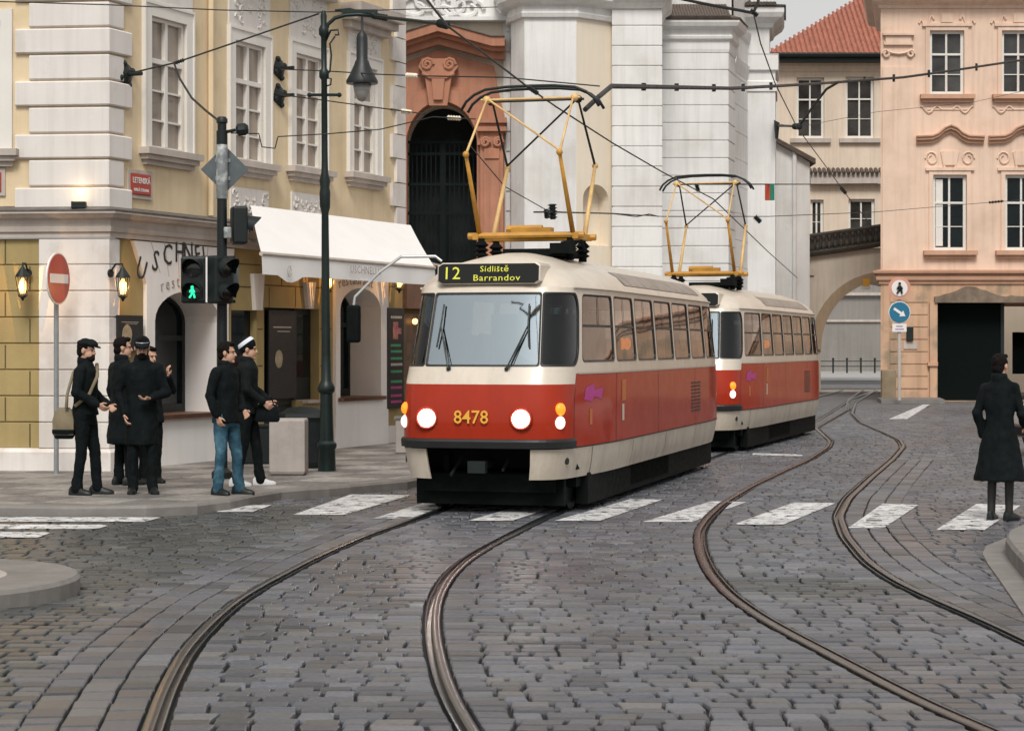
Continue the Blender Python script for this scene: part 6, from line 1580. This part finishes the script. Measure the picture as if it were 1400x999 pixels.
for sg in(-1,1):
    q=MB(); q.add([(-.62,sg*.815,1.0),(1.55,sg*.79,1.02),(1.2,sg*.69,1.34),(-.2,sg*.69,1.34)],[(0,1,2,3)]); q.build('side_window',pane_dark,car,local=True)
    for wx in(-1.3,1.3):
        q=MB(); q.lathe((wx,sg*.70,.31),[(.10,-.08),(.31,-.09),(.32,0),(.31,.10),(.2,.11)],20,(0,sg,0)); w=q.build('wheel',rubber,car,local=True,smooth='auto'); q=MB(); q.lathe((wx,sg*.70,.31),[(.19,.105),(.19,.115),(.05,.125)],14,(0,sg,0)); q.build('rim',steel_grey,w,local=True)
    q=MB(); q.sphere((-1.97,sg*.55,.66),.06,.14,.08,10,6); q.build('headlight',alu,car,local=True)
q=MB(); q.add([(-.80,-.66,1.02),(-.80,.66,1.02),(-.26,.58,1.36),(-.26,-.58,1.36)],[(0,1,2,3)]); q.build('windscreen',pane_dark,car,local=True)
q=MB(); q.box((-2.03,0,.42),(.08,1.3,.16)); q.build('bumper',rubber,car,local=True,bevel=.02)
# ================================================================ people
skin=mat('skin',(.50,.29,.20),.55,var=.08,scale=6)
hair_dark=mat('hair_dark',(.007,.0055,.005),.8,var=.4,scale=30,spec=.12,bump=.6,bscale=90)
cloth_black=mat('cloth_black',(.0026,.0052,.0058),.9,var=.35,scale=5,bump=.4,bscale=60,spec=.2)
cloth_navy=mat('cloth_navy',(.0036,.0065,.009),.9,var=.3,scale=5,bump=.4,bscale=60,spec=.2)
cloth_char=mat('cloth_charcoal',(.005,.0078,.0082),.9,var=.3,scale=5,bump=.4,bscale=60,spec=.2)
denim=mat('denim_blue',(.030,.085,.125),.85,var=.4,scale=4,col2=(.075,.16,.21),fac2=.3,scale2=4,bump=.4,bscale=70,spec=.2)
shoe_black=mat('shoe_black',(.007,.010,.011),.5,var=.2,spec=.4); shoe_white=mat('shoe_white',(.62,.62,.62),.55,var=.1)
canvas_bag=mat('bag_canvas',(.20,.16,.10),.85,var=.25,scale=5,bump=.3)
eye_dark=mat('eye_dark',(.02,.012,.01),.2,var=0)
cap_white=mat('knit_white',(.66,.68,.72),.8,var=.1)
cloth_blue=mat('cloth_blue',(.03,.16,.34),.8,var=.2,scale=4)
stocking=mat('stocking',(.022,.020,.019),.6,var=.2)
def fuse(name,mb,m,parent,voxel=.012,smooth=3,fold=0.0,fscale=9.0,seed=0):
    """closed overlapping forms -> one continuous skin (local coordinates of the person)"""
    me=bpy.data.meshes.new(name); me.from_pydata([tuple(v) for v in mb.v],[],mb.f)
    bm=bmesh.new(); bm.from_mesh(me); bmesh.ops.recalc_face_normals(bm,faces=bm.faces); bm.to_mesh(me); bm.free()
    o=bpy.data.objects.new('fuse_source',me); COL.objects.link(o)
    r=o.modifiers.new('r','REMESH'); r.mode='VOXEL'; r.voxel_size=voxel; r.use_smooth_shade=True
    s=o.modifiers.new('s','SMOOTH'); s.factor=.5; s.iterations=smooth
    dg=bpy.context.evaluated_depsgraph_get(); dg.update()
    out=bpy.data.meshes.new_from_object(o.evaluated_get(dg)); bpy.data.objects.remove(o)
    if fold:
        nv=len(out.vertices); nr=[v.normal.copy() for v in out.vertices]
        for v,nn in zip(out.vertices,nr):
            p=v.co; k=noise.noise(Vector((p.x*fscale+seed,p.y*fscale,p.z*fscale*.55)))+.5*noise.noise(Vector((p.x*fscale*2.1,p.y*fscale*2.1+seed,p.z*fscale*1.6)))
            v.co=p+nn*fold*k
    out.name=name; out.materials.clear(); out.polygons.foreach_set('use_smooth',[True]*len(out.polygons))
    return link(name,out,m,parent)
def ering(c,rx,ry,n=16,tilt=0):
    return [Vector((c[0]+rx*math.cos(2*math.pi*i/n),c[1]+ry*math.sin(2*math.pi*i/n),c[2]+tilt*math.sin(2*math.pi*i/n))) for i in range(n)]
def person(label,px,py_feet,h,heading,z0=.116,pose=None,coat='jacket',coat_m=None,leg_m=None,shoe_m=None,hat=None,hair=True,fem=False,detail=True,coat_len=.50,beard=False,glasses=False,Y=None):
    """local frame: x right, y forward, z up; heading = world direction faced (degrees, 0 = +X)"""
    pose=pose or {}; coat_m=coat_m or cloth_black; leg_m=leg_m or cloth_black; shoe_m=shoe_m or shoe_black
    g_=G(px,py_feet,z0); s=h/1.78
    t=thing('person',label,'person',g_,R(heading-90)); L=lambda x,y,z: Vector((x*s,y*s,z*s))
    sw=.185 if not fem else .165
    hip={sd:L(sd*.09,0,.93) for sd in(-1,1)}
    foot={-1:pose.get('footL',(-.10,.0)),1:pose.get('footR',(.10,.0))}
    ank={sd:L(foot[sd][0],foot[sd][1],.085) for sd in(-1,1)}
    knee={sd:(hip[sd]+ank[sd])*.5+L(0,.025,.0) for sd in(-1,1)}
    lean=pose.get('lean',0); sh={sd:L(sd*sw,lean,1.455) for sd in(-1,1)}
    elb={-1:L(*pose.get('elbL',(-.235,-.03,1.16))),1:L(*pose.get('elbR',(.235,-.03,1.16)))}
    wri={-1:L(*pose.get('wriL',(-.225,.06,.92))),1:L(*pose.get('wriR',(.225,.06,.92)))}
    hy=pose.get('head',(0,lean*1.15+.015,1.655)); hc=L(*hy); yaw=R(pose.get('yaw',0)); pit=R(pose.get('pitch',0))
    HM=Matrix.Rotation(yaw,3,'Z')@Matrix.Rotation(pit,3,'X')
    H=lambda x,y,z: hc+HM@Vector((x*s,y*s,z*s))
    # --- continuous body
    b=MB()
    b.sphere(H(0,-.012,.035),.076*s,.094*s,.092*s,16,12,HM); b.sphere(H(0,.022,-.045),.060*s,.070*s,.080*s,14,10,HM)   # skull, jaw
    b.capsule(H(0,.088,.0),H(0,.104,-.028),.012*s,.015*s,8); b.sphere(H(0,.080,-.062),.026*s,.016*s,.010*s,8,6,HM); b.sphere(H(0,.072,-.100),.026*s,.022*s,.02*s,8,6,HM)
    b.sphere(H(0,.078,.028),.052*s,.016*s,.012*s,10,6,HM)      # brow
    for sd in(-1,1): b.sphere(H(sd*.078,-.008,-.005),.012*s,.022*s,.034*s,8,6,HM)
    neck=L(0,lean-.01,1.47); b.capsule(neck,H(0,-.015,-.06),.062*s,.054*s,12)
    b.loft([ering(L(0,0,.88),.10*s,.075*s),ering(L(0,0,.95),.12*s,.085*s),ering(L(0,lean*.4,1.10),.125*s,.09*s),ering(L(0,lean*.8,1.28),.155*s,.105*s),ering(L(0,lean,1.41),.145*s,.085*s),ering(L(0,lean,1.49),.07*s,.055*s)])
    for sd in(-1,1):
        lw_=.60 if fem else .85
        b.capsule(hip[sd],knee[sd],.085*s*lw_,.056*s*lw_); b.capsule(knee[sd],ank[sd],.054*s*lw_,.038*s*lw_)
        b.capsule(L(sd*.08,lean,1.40),sh[sd]+L(-sd*.01,0,-.04),.045*s,.042*s,10); b.capsule(sh[sd]+L(-sd*.01,0,-.04),elb[sd],.040*s,.033*s,10); b.capsule(elb[sd],wri[sd],.033*s,.026*s,10)
        # hand: palm, four fingers, thumb
        d=(wri[sd]-elb[sd]).normalized(); hd=pose.get('hand'+('L' if sd<0 else 'R'),None)
        if hd is not None: d=(HM if False else Matrix.Identity(3))@Vector(hd).normalized()
        side=Vector((0,1,0))-d*d.y; side=side.normalized() if side.length>.1 else Vector((1,0,0))
        nrm=d.cross(side).normalized()*( -sd)
        pc=wri[sd]+d*.05*s
        for k,o in enumerate((-.028,-.010,.009,.027)):
            b.capsule(wri[sd]+side*o*.55*s+d*.012*s,wri[sd]+side*o*s+d*.085*s,.014*s,.0125*s,8)
            ln=(.055,.070,.075,.066)[k]; p0=wri[sd]+side*o*1.05*s+d*.085*s; p1=p0+(d*.8+nrm*.35).normalized()*ln*.5*s; p2=p1+(d*.45+nrm*.8).normalized()*ln*.5*s
            b.capsule(p0,p1,.0095*s,.009*s,8); b.capsule(p1,p2,.009*s,.0078*s,8)
        p0=wri[sd]+side*.022*s+d*.025*s; p1=p0+(d*.55+side*.65+nrm*.3).normalized()*.045*s; p2=p1+(d*.85+side*.2+nrm*.3).normalized()*.032*s
        b.capsule(p0,p1,.014*s,.011*s,8); b.capsule(p1,p2,.011*s,.009*s,8)
        b.capsule(ank[sd]+L(0,-.02,-.04),ank[sd]+L(0,.09,-.055),.024*s,.016*s,8)
    body=fuse('body',b,skin,t,.0075*s,2)
    # eyes and mouth line
    for sd in(-1,1): q=MB(); q.sphere(H(sd*.031,.083,.006),.011*s,.008*s,.006*s,8,6,HM); q.build('eye',eye_dark,body,local=True)
    q=MB(); q.tube([H(-.024,.092,-.062),H(0,.097,-.061),H(.024,.092,-.062)],.0035*s,5); q.build('mouth',mat('lip',(.22,.07,.055),.5,var=0) if 'lip' not in MATS else MATS['lip'],body,local=True)
    if beard:
        q=MB(); q.sphere(H(0,.045,-.088),.058*s,.062*s,.05*s,12,8,HM); q.sphere(H(0,.088,-.05),.036*s,.016*s,.010*s,8,6,HM); fuse('beard',q,hair_dark,t,.007*s,1,.004,40)
    if glasses:
        q=MB()
        for sd in(-1,1): q.tube([H(sd*.034+.024*math.cos(a*.6),.098,.008+.018*math.sin(a*.6)) for a in range(12)],.0035*s,5); q.tube([H(sd*.056,.095,.01),H(sd*.078,.0,.01)],.003*s,5)
        q.tube([H(-.012,.1,.01),H(.012,.1,.01)],.0035*s,5); q.build('glasses',black_iron,t,local=True)
    # --- trousers / tights
    q=MB()
    for sd in(-1,1):
        w=1.0 if not fem else .78
        q.capsule(hip[sd]+L(0,-.01,.0),knee[sd],.098*s*w,.068*s*w,12); q.capsule(knee[sd],ank[sd]+L(0,0,-.005 if not fem else 0),.068*s*w,.055*s*w,12)
        if not fem: q.capsule(knee[sd]*.25+ank[sd]*.75,ank[sd]+L(0,.01,-.02),.062*s,.064*s,12)
    q.loft([ering(L(0,0,.80),.12*s,.10*s),ering(L(0,0,.90),.155*s,.118*s),ering(L(0,0,1.02),.150*s,.112*s)])
    fuse('trousers' if not fem else 'tights',q,leg_m,t,.011*s,2,.010 if not fem else .002,14,px)
    # --- shoes
    for sd in(-1,1):
        a=ank[sd]; tw=R(sd*-10); f=Matrix.Rotation(tw,3,'Z'); q=MB()
        F=lambda x,y,z: Vector((a.x,a.y,0))+f@Vector((x*s,y*s,z*s))
        q.loft([[F(sx*w,y,z) for sx,z in((-1,.004),(1,.004),(1.05,.022),(.85,hh*.75),(.45,hh),(-.45,hh),(-.85,hh*.75),(-1.05,.022))] for y,w,hh in((-.085,.026,.075),(-.06,.038,.105),(.0,.040,.110),(.06,.044,.085),(.12,.048,.062),(.17,.040,.050),(.195,.020,.036))])
        q.build('shoe',shoe_m,t,smooth='auto',local=True)
    # --- coat
    q=MB(); zl=coat_len*1.78; fl=pose.get('flare',.0)
    xs=1.0 if not fem else .93
    rings=[ering(L(0,0,zl),(.178+fl)*s,(.150+fl)*s),ering(L(0,0,zl+.02),(.182+fl)*s,(.152+fl)*s)]
    if zl<.8: rings.append(ering(L(0,0,(zl+1.0)/2),(.178+fl*.5)*s,(.145+fl*.5)*s))
    rings+=[ering(L(0,-.005,1.0),.176*s*xs,.138*s),ering(L(0,lean*.4,1.12),.168*s*xs,.128*s),ering(L(0,lean*.8,1.30),.190*s*xs,.135*s),ering(L(0,lean,1.42),.195*s*xs,.122*s),ering(L(0,lean,1.49),.125*s,.095*s),ering(L(0,lean,1.53),.082*s,.078*s)]
    q.loft(rings)
    for sd in(-1,1):
        kf=.86 if fem else 1.0
        q.capsule(L(sd*.08,lean,1.425),sh[sd]+L(-sd*.004,0,-.035),.078*s*kf,.070*s*kf,12); q.capsule(sh[sd]+L(-sd*.004,0,-.035),elb[sd],.070*s*kf,.058*s*kf,12); q.capsule(elb[sd],wri[sd]*.93+elb[sd]*.07,.060*s,.045*s,12)
    fuse('coat' if zl<.75 else 'jacket',q,coat_m,t,.011*s,2,.015,8,px*.7)
    q=MB(); n=14; c0=L(0,lean-.005,1.50); r0=[]; 
    cz=[(.088,.082,1.485,0),(.092,.086,1.53,.01),(.080,.078,1.575,.012),(.070,.068,1.565,.012),(.074,.07,1.50,0)]
    q.loft([ering(L(0,lean-.012,z),a*s,b_*s,n,-tl*s) for a,b_,z,tl in cz],cap=False); q.build('collar',coat_m,t,smooth=True,local=True)
    # --- hair / hats
    if hair:
        q=MB(); q.sphere(H(0,-.022,.048),.086*s,.099*s,.094*s,16,12,HM); q.sphere(H(0,-.06,-.02),.072*s,.055*s,.07*s,12,8,HM); q.sphere(H(0,.055,.105),.06*s,.035*s,.03*s,12,8,HM)
        hm=fuse('hair',q,hair_dark,t,.009*s,1,.008,30,px)
        # cut the face free
        bm=bmesh.new(); bm.from_mesh(hm.data); inv=HM.inverted()
        kill=[v for v in bm.verts if (lambda p: p.y>.045*s and p.z<.075*s)(inv@(v.co-hc))]; bmesh.ops.delete(bm,geom=kill,context='VERTS'); bm.to_mesh(hm.data); bm.free()
    if hat=='flat':
        q=MB(); q.sphere(H(0,-.0,.085),.098*s,.125*s,.052*s,16,10,HM); q.sphere(H(0,.045,.075),.088*s,.09*s,.035*s,14,8,HM); fuse('flat_cap',q,cloth_char,t,.008*s,2,.004,20)
        q=MB(); q.sphere(H(0,.118,.055),.066*s,.055*s,.010*s,14,8,HM@Matrix.Rotation(R(-16),3,'X')); q.build('cap_peak',cloth_black,t,smooth=True,local=True)
    if hat=='baseball':
        q=MB(); q.sphere(H(0,-.008,.060),.092*s,.108*s,.088*s,16,12,HM); c=fuse('cap',q,cloth_navy,t,.008*s,2)
        q=MB(); q.sphere(H(0,.130,.058),.072*s,.075*s,.010*s,14,8,HM@Matrix.Rotation(R(-14),3,'X')); q.build('cap_peak',cloth_navy,t,smooth=True,local=True)
        q=MB(); q.tube([H(.088*math.sin(a),.104*math.cos(a)-.004,.075) for a in [x*.12-.9 for x in range(16)]],.006*s,5); q.build('cap_stripe',steel_grey,t,local=True)
    if hat=='beanie':
        q=MB(); q.sphere(H(0,-.018,.060),.092*s,.106*s,.100*s,16,12,HM); q.sphere(H(0,-.05,.02),.08*s,.07*s,.07*s,12,8,HM); fuse('beanie',q,cloth_black,t,.008*s,2,.004,24)
        TB=Matrix.Rotation(R(38),3,'X'); BH=lambda x,y,z: H(*(Vector((0,-.018,.055))+TB@Vector((x,y,z)))); q=MB(); q.loft([[BH(.100*math.sin(a)*c_,.112*math.cos(a)*c_,zz_) for a in [2*math.pi*i/18 for i in range(18)]] for zz_,c_ in((.012,1.0),(.025,1.0),(.05,.92),(.06,.86))],cap=False); q.build('beanie_band',cap_white,t,smooth=True,local=True)
    return t,L,H,s
# --- man with the flat cap and shoulder bag
p1,L,H,s=person('man in flat cap and dark jacket with a bag strap across his chest',117,676,1.83,-8,pose=dict(footL=(-.10,.10),footR=(.09,-.08),elbR=(.25,-.02,1.18),wriR=(.17,.20,1.04),elbL=(-.24,.0,1.17),wriL=(-.15,.22,1.02),yaw=-8,pitch=-4),hat='flat',hair=True,coat_len=.515,beard=True)
q=MB(); q.tube([L(-.10,.10,1.50),L(.03,.150,1.36),L(.15,.10,1.16),L(.19,-.06,1.02)],.022*s,6); q.tube([L(-.10,-.06,1.52),L(.02,-.14,1.40),L(.14,-.17,1.15),L(.19,-.16,1.0)],.020*s,6); q.build('bag_strap',canvas_bag,p1,local=True,smooth=True)
c=MW[p1.name]@L(.11,-.215,.86); bag=thing('shoulder_bag','khaki canvas shoulder bag hanging on the hip of the man in the flat cap','bag',(c.x,c.y,c.z-.2),p1.rotation_euler.z)
q=MB(); q.loft([[Vector((sx*a,sy*b,z)) for sx,sy in((-1,-.6),(-.6,-1),(.6,-1),(1,-.6),(1,.6),(.6,1),(-.6,1),(-1,.6))] for z,a,b in((.0,.05,.09),(.03,.075,.125),(.20,.075,.13),(.31,.05,.10),(.35,.02,.06))]); q.build('bag_body',canvas_bag,bag,smooth='auto',local=True)
q=MB(); q.loft([[Vector((sx*a,sy*b,z)) for sx,sy in((-1,-.6),(-.6,-1),(.6,-1),(1,-.6),(1,.6),(.6,1),(-.6,1),(-1,.6))] for z,a,b in((-.02,.055,.095),(.05,.082,.132),(.09,.081,.132))]); q.build('bag_base',cloth_black,bag,smooth='auto',local=True)
# --- three people in dark coats
person('tall person in a long black coat, back turned, behind the man in glasses',167,663,1.86,40,pose=dict(footL=(-.09,.0),footR=(.09,.05),elbR=(.25,.02,1.16),wriR=(.20,.10,.92),yaw=-30,flare=.03),coat_len=.28,hair=True,coat_m=cloth_black)
p3,L,H,s=person('man in a striped dark cap and glasses facing us, one hand at his waist',194,674.5,1.86,-78,pose=dict(footL=(-.12,.04),footR=(.10,-.02),elbR=(.27,-.05,1.16),wriR=(.20,.06,.90),elbL=(-.27,.02,1.15),wriL=(-.09,.20,1.09),handL=(.85,.35,-.1),pitch=-10,flare=.01),hat='baseball',hair=True,coat_len=.31,coat_m=cloth_black,beard=True,glasses=True)
person('person half hidden at the back of the group, raising a hand to the face',205,660,1.74,-60,pose=dict(footL=(-.09,.0),footR=(.12,.06),elbL=(-.27,.10,1.22),wriL=(-.17,.24,1.40),handL=(.25,.15,.95),yaw=15,pitch=-6),coat_len=.45,coat_m=cloth_navy)
# --- the pair at the kerb
person('young man in blue jeans and a black jacket, bare headed, looking towards the tram',309,676,1.80,-28,pose=dict(footL=(-.13,.09),footR=(.10,-.05),elbR=(.25,-.06,1.16),wriR=(.20,.02,.92),elbL=(-.24,-.02,1.16),wriL=(-.17,.14,.98),yaw=22),coat_len=.47,leg_m=denim,coat_m=cloth_black)
p6,L,H,s=person('person in a black and white beanie and white trainers behind the man in jeans',338,664,1.84,0,pose=dict(footL=(-.10,.14),footR=(.10,-.12),elbR=(.24,.03,1.18),wriR=(.20,.22,1.02),elbL=(-.23,.05,1.18),wriL=(-.16,.24,1.02),pitch=-2),hat='beanie',hair=False,coat_len=.49,shoe_m=shoe_white,coat_m=cloth_char)
c=MW[p6.name]@L(.10,.26,.78); hb=thing('handbag','black bag held in front by the person in the beanie','bag',(c.x,c.y,c.z),p6.rotation_euler.z)
q=MB(); q.loft([[Vector((sx*a,sy*b,z)) for sx,sy in((-1,-.6),(-.6,-1),(.6,-1),(1,-.6),(1,.6),(.6,1),(-.6,1),(-1,.6))] for z,a,b in((0,.06,.13),(.03,.07,.15),(.18,.06,.13),(.22,.03,.11))]); q.build('bag_body',cloth_black,hb,smooth='auto',local=True); q=MB(); q.tube([(.0,-.08,.2),(.02,-.05,.30),(.02,.05,.30),(.0,.08,.2)],.01,6); q.build('handle',cloth_black,hb,local=True)
# --- woman at the kerb on the right
p7,L,H,s=person('woman in a long black coat and dark tights standing by the kerb, back half turned',1367,711,1.78,55,z0=0,pose=dict(footL=(-.085,-.03),footR=(.085,.05),elbR=(.235,.03,1.15),wriR=(.20,.20,1.02),elbL=(-.24,-.04,1.15),wriL=(-.21,.04,.90),flare=.10,yaw=-10),fem=True,coat_len=.24,leg_m=stocking,hair=True,coat_m=cloth_black)
# --- far person in blue
person('tiny person in a blue jacket walking beyond the arch beside the pink house',1200,506,1.75,90,z0=0,pose=dict(footL=(-.08,.16),footR=(.08,-.14)),coat_len=.50,coat_m=cloth_blue,leg_m=denim)
# ================================================================ overhead wires and their fittings
def wire(label,pts,r=.012,name='overhead_wire',sag=True,parts=None):
    p=[P(*a) for a in pts]; t=thing(name,label,'wire',(p[0].x,p[0].y,0),group='tram overhead wires')
    path=[]
    for a,b in zip(p[:-1],p[1:]):
        for i in range(8): path.append(a.lerp(b,i/8))
    path.append(p[-1]); q=MB(); q.tube(path,r,6); q.build('cable',wire_mat,t)
    return t
def insul(t,a,b,r=.03,name='insulator',m=None):
    q=MB(); a,b=P(*a),P(*b); L=(b-a).length; n=5; pr=[]
    for i in range(n): h=L*i/n; pr+=[(r*.6,h),(r,h+L*.08),(r*.6,h+L*.12)]
    q.lathe(a,pr+[(r*.5,L)],8,b-a); q.build(name,m or black_iron,t)
t=wire('wire from the wall rosette over the first tall window to the lamp post top',[(172,102,29.4),(205,94,29.3),(240,86,29.2),(340,52,29.0),(436,19,28.8)],.012); insul(t,(238,87,29.2),(252,82,29.2),.035)
t=wire('slack cable dropping from the window wire to the signal post',[(238,87,29.2),(246,108,28.8),(262,134,28.2),(282,152,27.6),(300,166,27.2)],.016)
t=wire('faint wire crossing the top of the yellow facade above the lamp post',[(-20,2,27.5),(150,7,27.8),(300,14,28.2),(436,17,28.8),(560,13,30),(680,10,36)],.008)
t=wire('dark rod and span wire reaching from the lamp post arm to the contact wire',[(510,22,28.8),(560,28,28.2),(610,34,27.2)],.026); insul(t,(512,22,28.8),(530,25,28.6),.05); insul(t,(600,32,27.4),(612,35,27.2),.06)
t=wire('contact wire running over both trams towards the church tower',[(560,-30,15),(612,36,19.5),(660,72,21.5),(720,118,23.5),(760,146,26),(838,196,29.5),(905,235,33.5),(975,272,37.5),(1050,344,52),(1090,380,66)],.011); insul(t,(722,119,23.6),(735,128,24),.03)
t=wire('upper wire from the rosette beside the third tall window to the front pantograph',[(384,95,31.6),(440,97,30),(520,102,28),(575,104,26.5),(690,106,25),(820,118,25)],.009); insul(t,(556,103,27),(570,104,26.6),.035,m=church_cream)
t=wire('lower wire from the rosette beside the third tall window to the portal',[(384,130,31.6),(440,137,30),(520,148,28),(580,156,26.5)],.009); insul(t,(550,152,27.3),(562,154,27),.035,m=church_cream)
t=wire('thin wire with a square kink from the signal post towards the portal arch',[(316,182,27.2),(354,183,27.5),(358,201,27.5),(376,203,27.6),(380,187,27.6),(450,183,27.4),(520,177,27),(592,160,26.4),(650,163,26)],.008); insul(t,(612,161,26.3),(630,162,26.2),.035,m=church_cream)
t=wire('thick span cable with hanger clips sweeping across to the pink house',[(800,150,24.6),(818,133,25),(836,118,26),(900,119,30),(1000,121,38),(1060,118,44),(1140,113,52),(1235,106,56),(1300,97,58),(1400,82,62),(1440,76,63)],.034)
for x_,y_,Y_ in((880,119,28.7),(925,119.5,32),(976,120.5,36),(1016,120,40),(1054,118,43.5),(1182,110,54),(1222,107,55.5),(1270,101,57),(1335,92,60)):
    q=MB(); a=P(x_,y_-5,Y_); b=P(x_,y_+5,Y_); q.tube([a,b],.035,6); q.build('hanger_clip',black_iron,t)
t=wire('curved feeder hanging from the span cable back to the tower bracket',[(1147,112,52.5),(1130,122,53),(1112,145,54),(1098,165,55),(1090,173,55.5),(1066,172,60)],.036); insul(t,(1086,173,56),(1094,173,55),.09)
t=wire('long diagonal wire falling past the tower towards the lane arch',[(1030,18,34),(1040,60,38),(1060,115,44),(1090,175,55),(1125,222,64),(1160,270,76),(1195,312,88)],.014); insul(t,(1150,257,72),(1156,264,74),.07)
t=wire('dark rods meeting in a clamp above the second bay of the church',[(910,-6,33),(960,5,33.5),(1030,18,34),(1036,4,34),(1040,-10,34)],.026); insul(t,(1026,14,34),(1036,22,34),.05)
t=wire('level wire carrying the red and green section flag',[(940,252,36),(1050,252,44),(1120,252,56),(1200,251,69)],.014); insul(t,(952,252,37),(955,262,37),.05)
t=wire('level wire with dark insulators across the niche of the church bay',[(730,290,33),(757,290,34),(838,292,40),(870,296,42),(888,293,43),(900,296,44)],.014); insul(t,(755,279,34),(756,300,34),.085); insul(t,(747,287,33.6),(748,298,33.7),.05)
t=wire('thin wire sloping down across the portal to the niche wire',[(640,196,27.5),(690,255,30),(752,290,34)],.008)
t=wire('thin wire behind the second pantograph ending in a dark clamp',[(840,292,40),(905,296,44),(1000,296,47),(1050,296,50)],.010); insul(t,(1032,296,49),(1040,304,49),.08)
t=wire('faint wire crossing the pink house between its two window rows',[(1050,296,50),(1195,290,66),(1350,277,66),(1420,272,66)],.010); insul(t,(1352,277,66),(1372,275,66),.05)
t=wire('very thin wire slanting up across the pink house wall',[(1100,172,60),(1200,153,66),(1330,140,66),(1420,120,66)],.007)
t=wire('curved pull-off wire with a long insulator above the street ahead of the front tram',[(-1.0,0,0)],.016) if False else None
for lab,pts in (('pull-off wire with a dark insulator high over the rails ahead of the front tram',[(-2.6,18.2,6.6),(-1.2,18.6,5.75),(-.45,18.9,5.62),(.75,19.0,5.95),(2.4,19.2,6.8)]),):
    t=thing('overhead_wire',lab,'wire',(pts[0][0],pts[0][1],0),group='tram overhead wires'); q=MB(); q.tube(pts,.018,6); q.build('cable',wire_mat,t)
    q=MB(); q.tube([(-1.2,18.6,5.75),(-.9,18.72,5.70),(-.45,18.9,5.62)],[.03,.045,.03],8); q.build('insulator',black_iron,t); q=MB(); q.tube([(.75,19.0,5.95),(.55,18.6,5.1)],.016,6); q.build('dropper',wire_mat,t)
# section flag
t=thing('section_flag','small red and green flag board hung on the level wire by the tower','flag',P(1052,274,44.3)); a=P(1046,252,44.2); b=P(1052.5,274,44.2); c=P(1059,274,44.2)
MB().hexa([(a.x,44.2,b.z),(b.x,44.2,b.z),(b.x,44.23,b.z),(a.x,44.23,b.z),(a.x,44.2,a.z),(b.x,44.2,a.z),(b.x,44.23,a.z),(a.x,44.23,a.z)]).build('red_half',sign_red,t); MB().hexa([(b.x,44.2,b.z),(c.x,44.2,b.z),(c.x,44.23,b.z),(b.x,44.23,b.z),(b.x,44.2,a.z),(c.x,44.2,a.z),(c.x,44.23,a.z),(b.x,44.23,a.z)]).build('green_half',mat('flag_green',(.01,.17,.10),.5,var=.1),t)
# rosettes
def rosette(fr,px,py,label):
    u,z=fr.at(px,py); c=fr.p(u,0,z); t=thing('wall_rosette',label,'wall anchor',c,group='wire anchors on the walls')
    q=MB(); q.lathe(c,[(.17,.0),(.17,.02),(.10,.05),(.06,.07)],8,fr.n); 
    for k in range(4):
        a=k*math.pi/2+.4; q.sphere(c+fr.n*.02+fr.d*.16*math.cos(a)+Vector((0,0,.16*math.sin(a))),.05,n=8,m=6)
    q.build('flange',black_iron,t); q=MB(); q.cyl(c,c+fr.n*.28,.03); q.build('eye_bolt',black_iron,t)
rosette(FB,171,102,'dark wall anchor between the corner blocks and the first tall window')
rosette(FB,381,94,'upper dark wall anchor beside the third tall window')
rosette(FB,381,131,'lower dark wall anchor beside the third tall window')
c=P(1061,176,69.6); t=thing('wire_bracket','black triangular wire bracket on the corner of the church tower','bracket',c); q=MB(); q.hexa([P(1058,164,69.9),P(1066,168,69.9),P(1064,190,69.9),P(1060,190,69.9),P(1058,164,69.4),P(1066,168,69.4),P(1064,190,69.4),P(1060,190,69.4)]); q.build('plate',black_iron,t); q=MB(); q.tube([P(1064,172,69.5),P(1070,172,68)],.05,6); q.build('arm',black_iron,t)
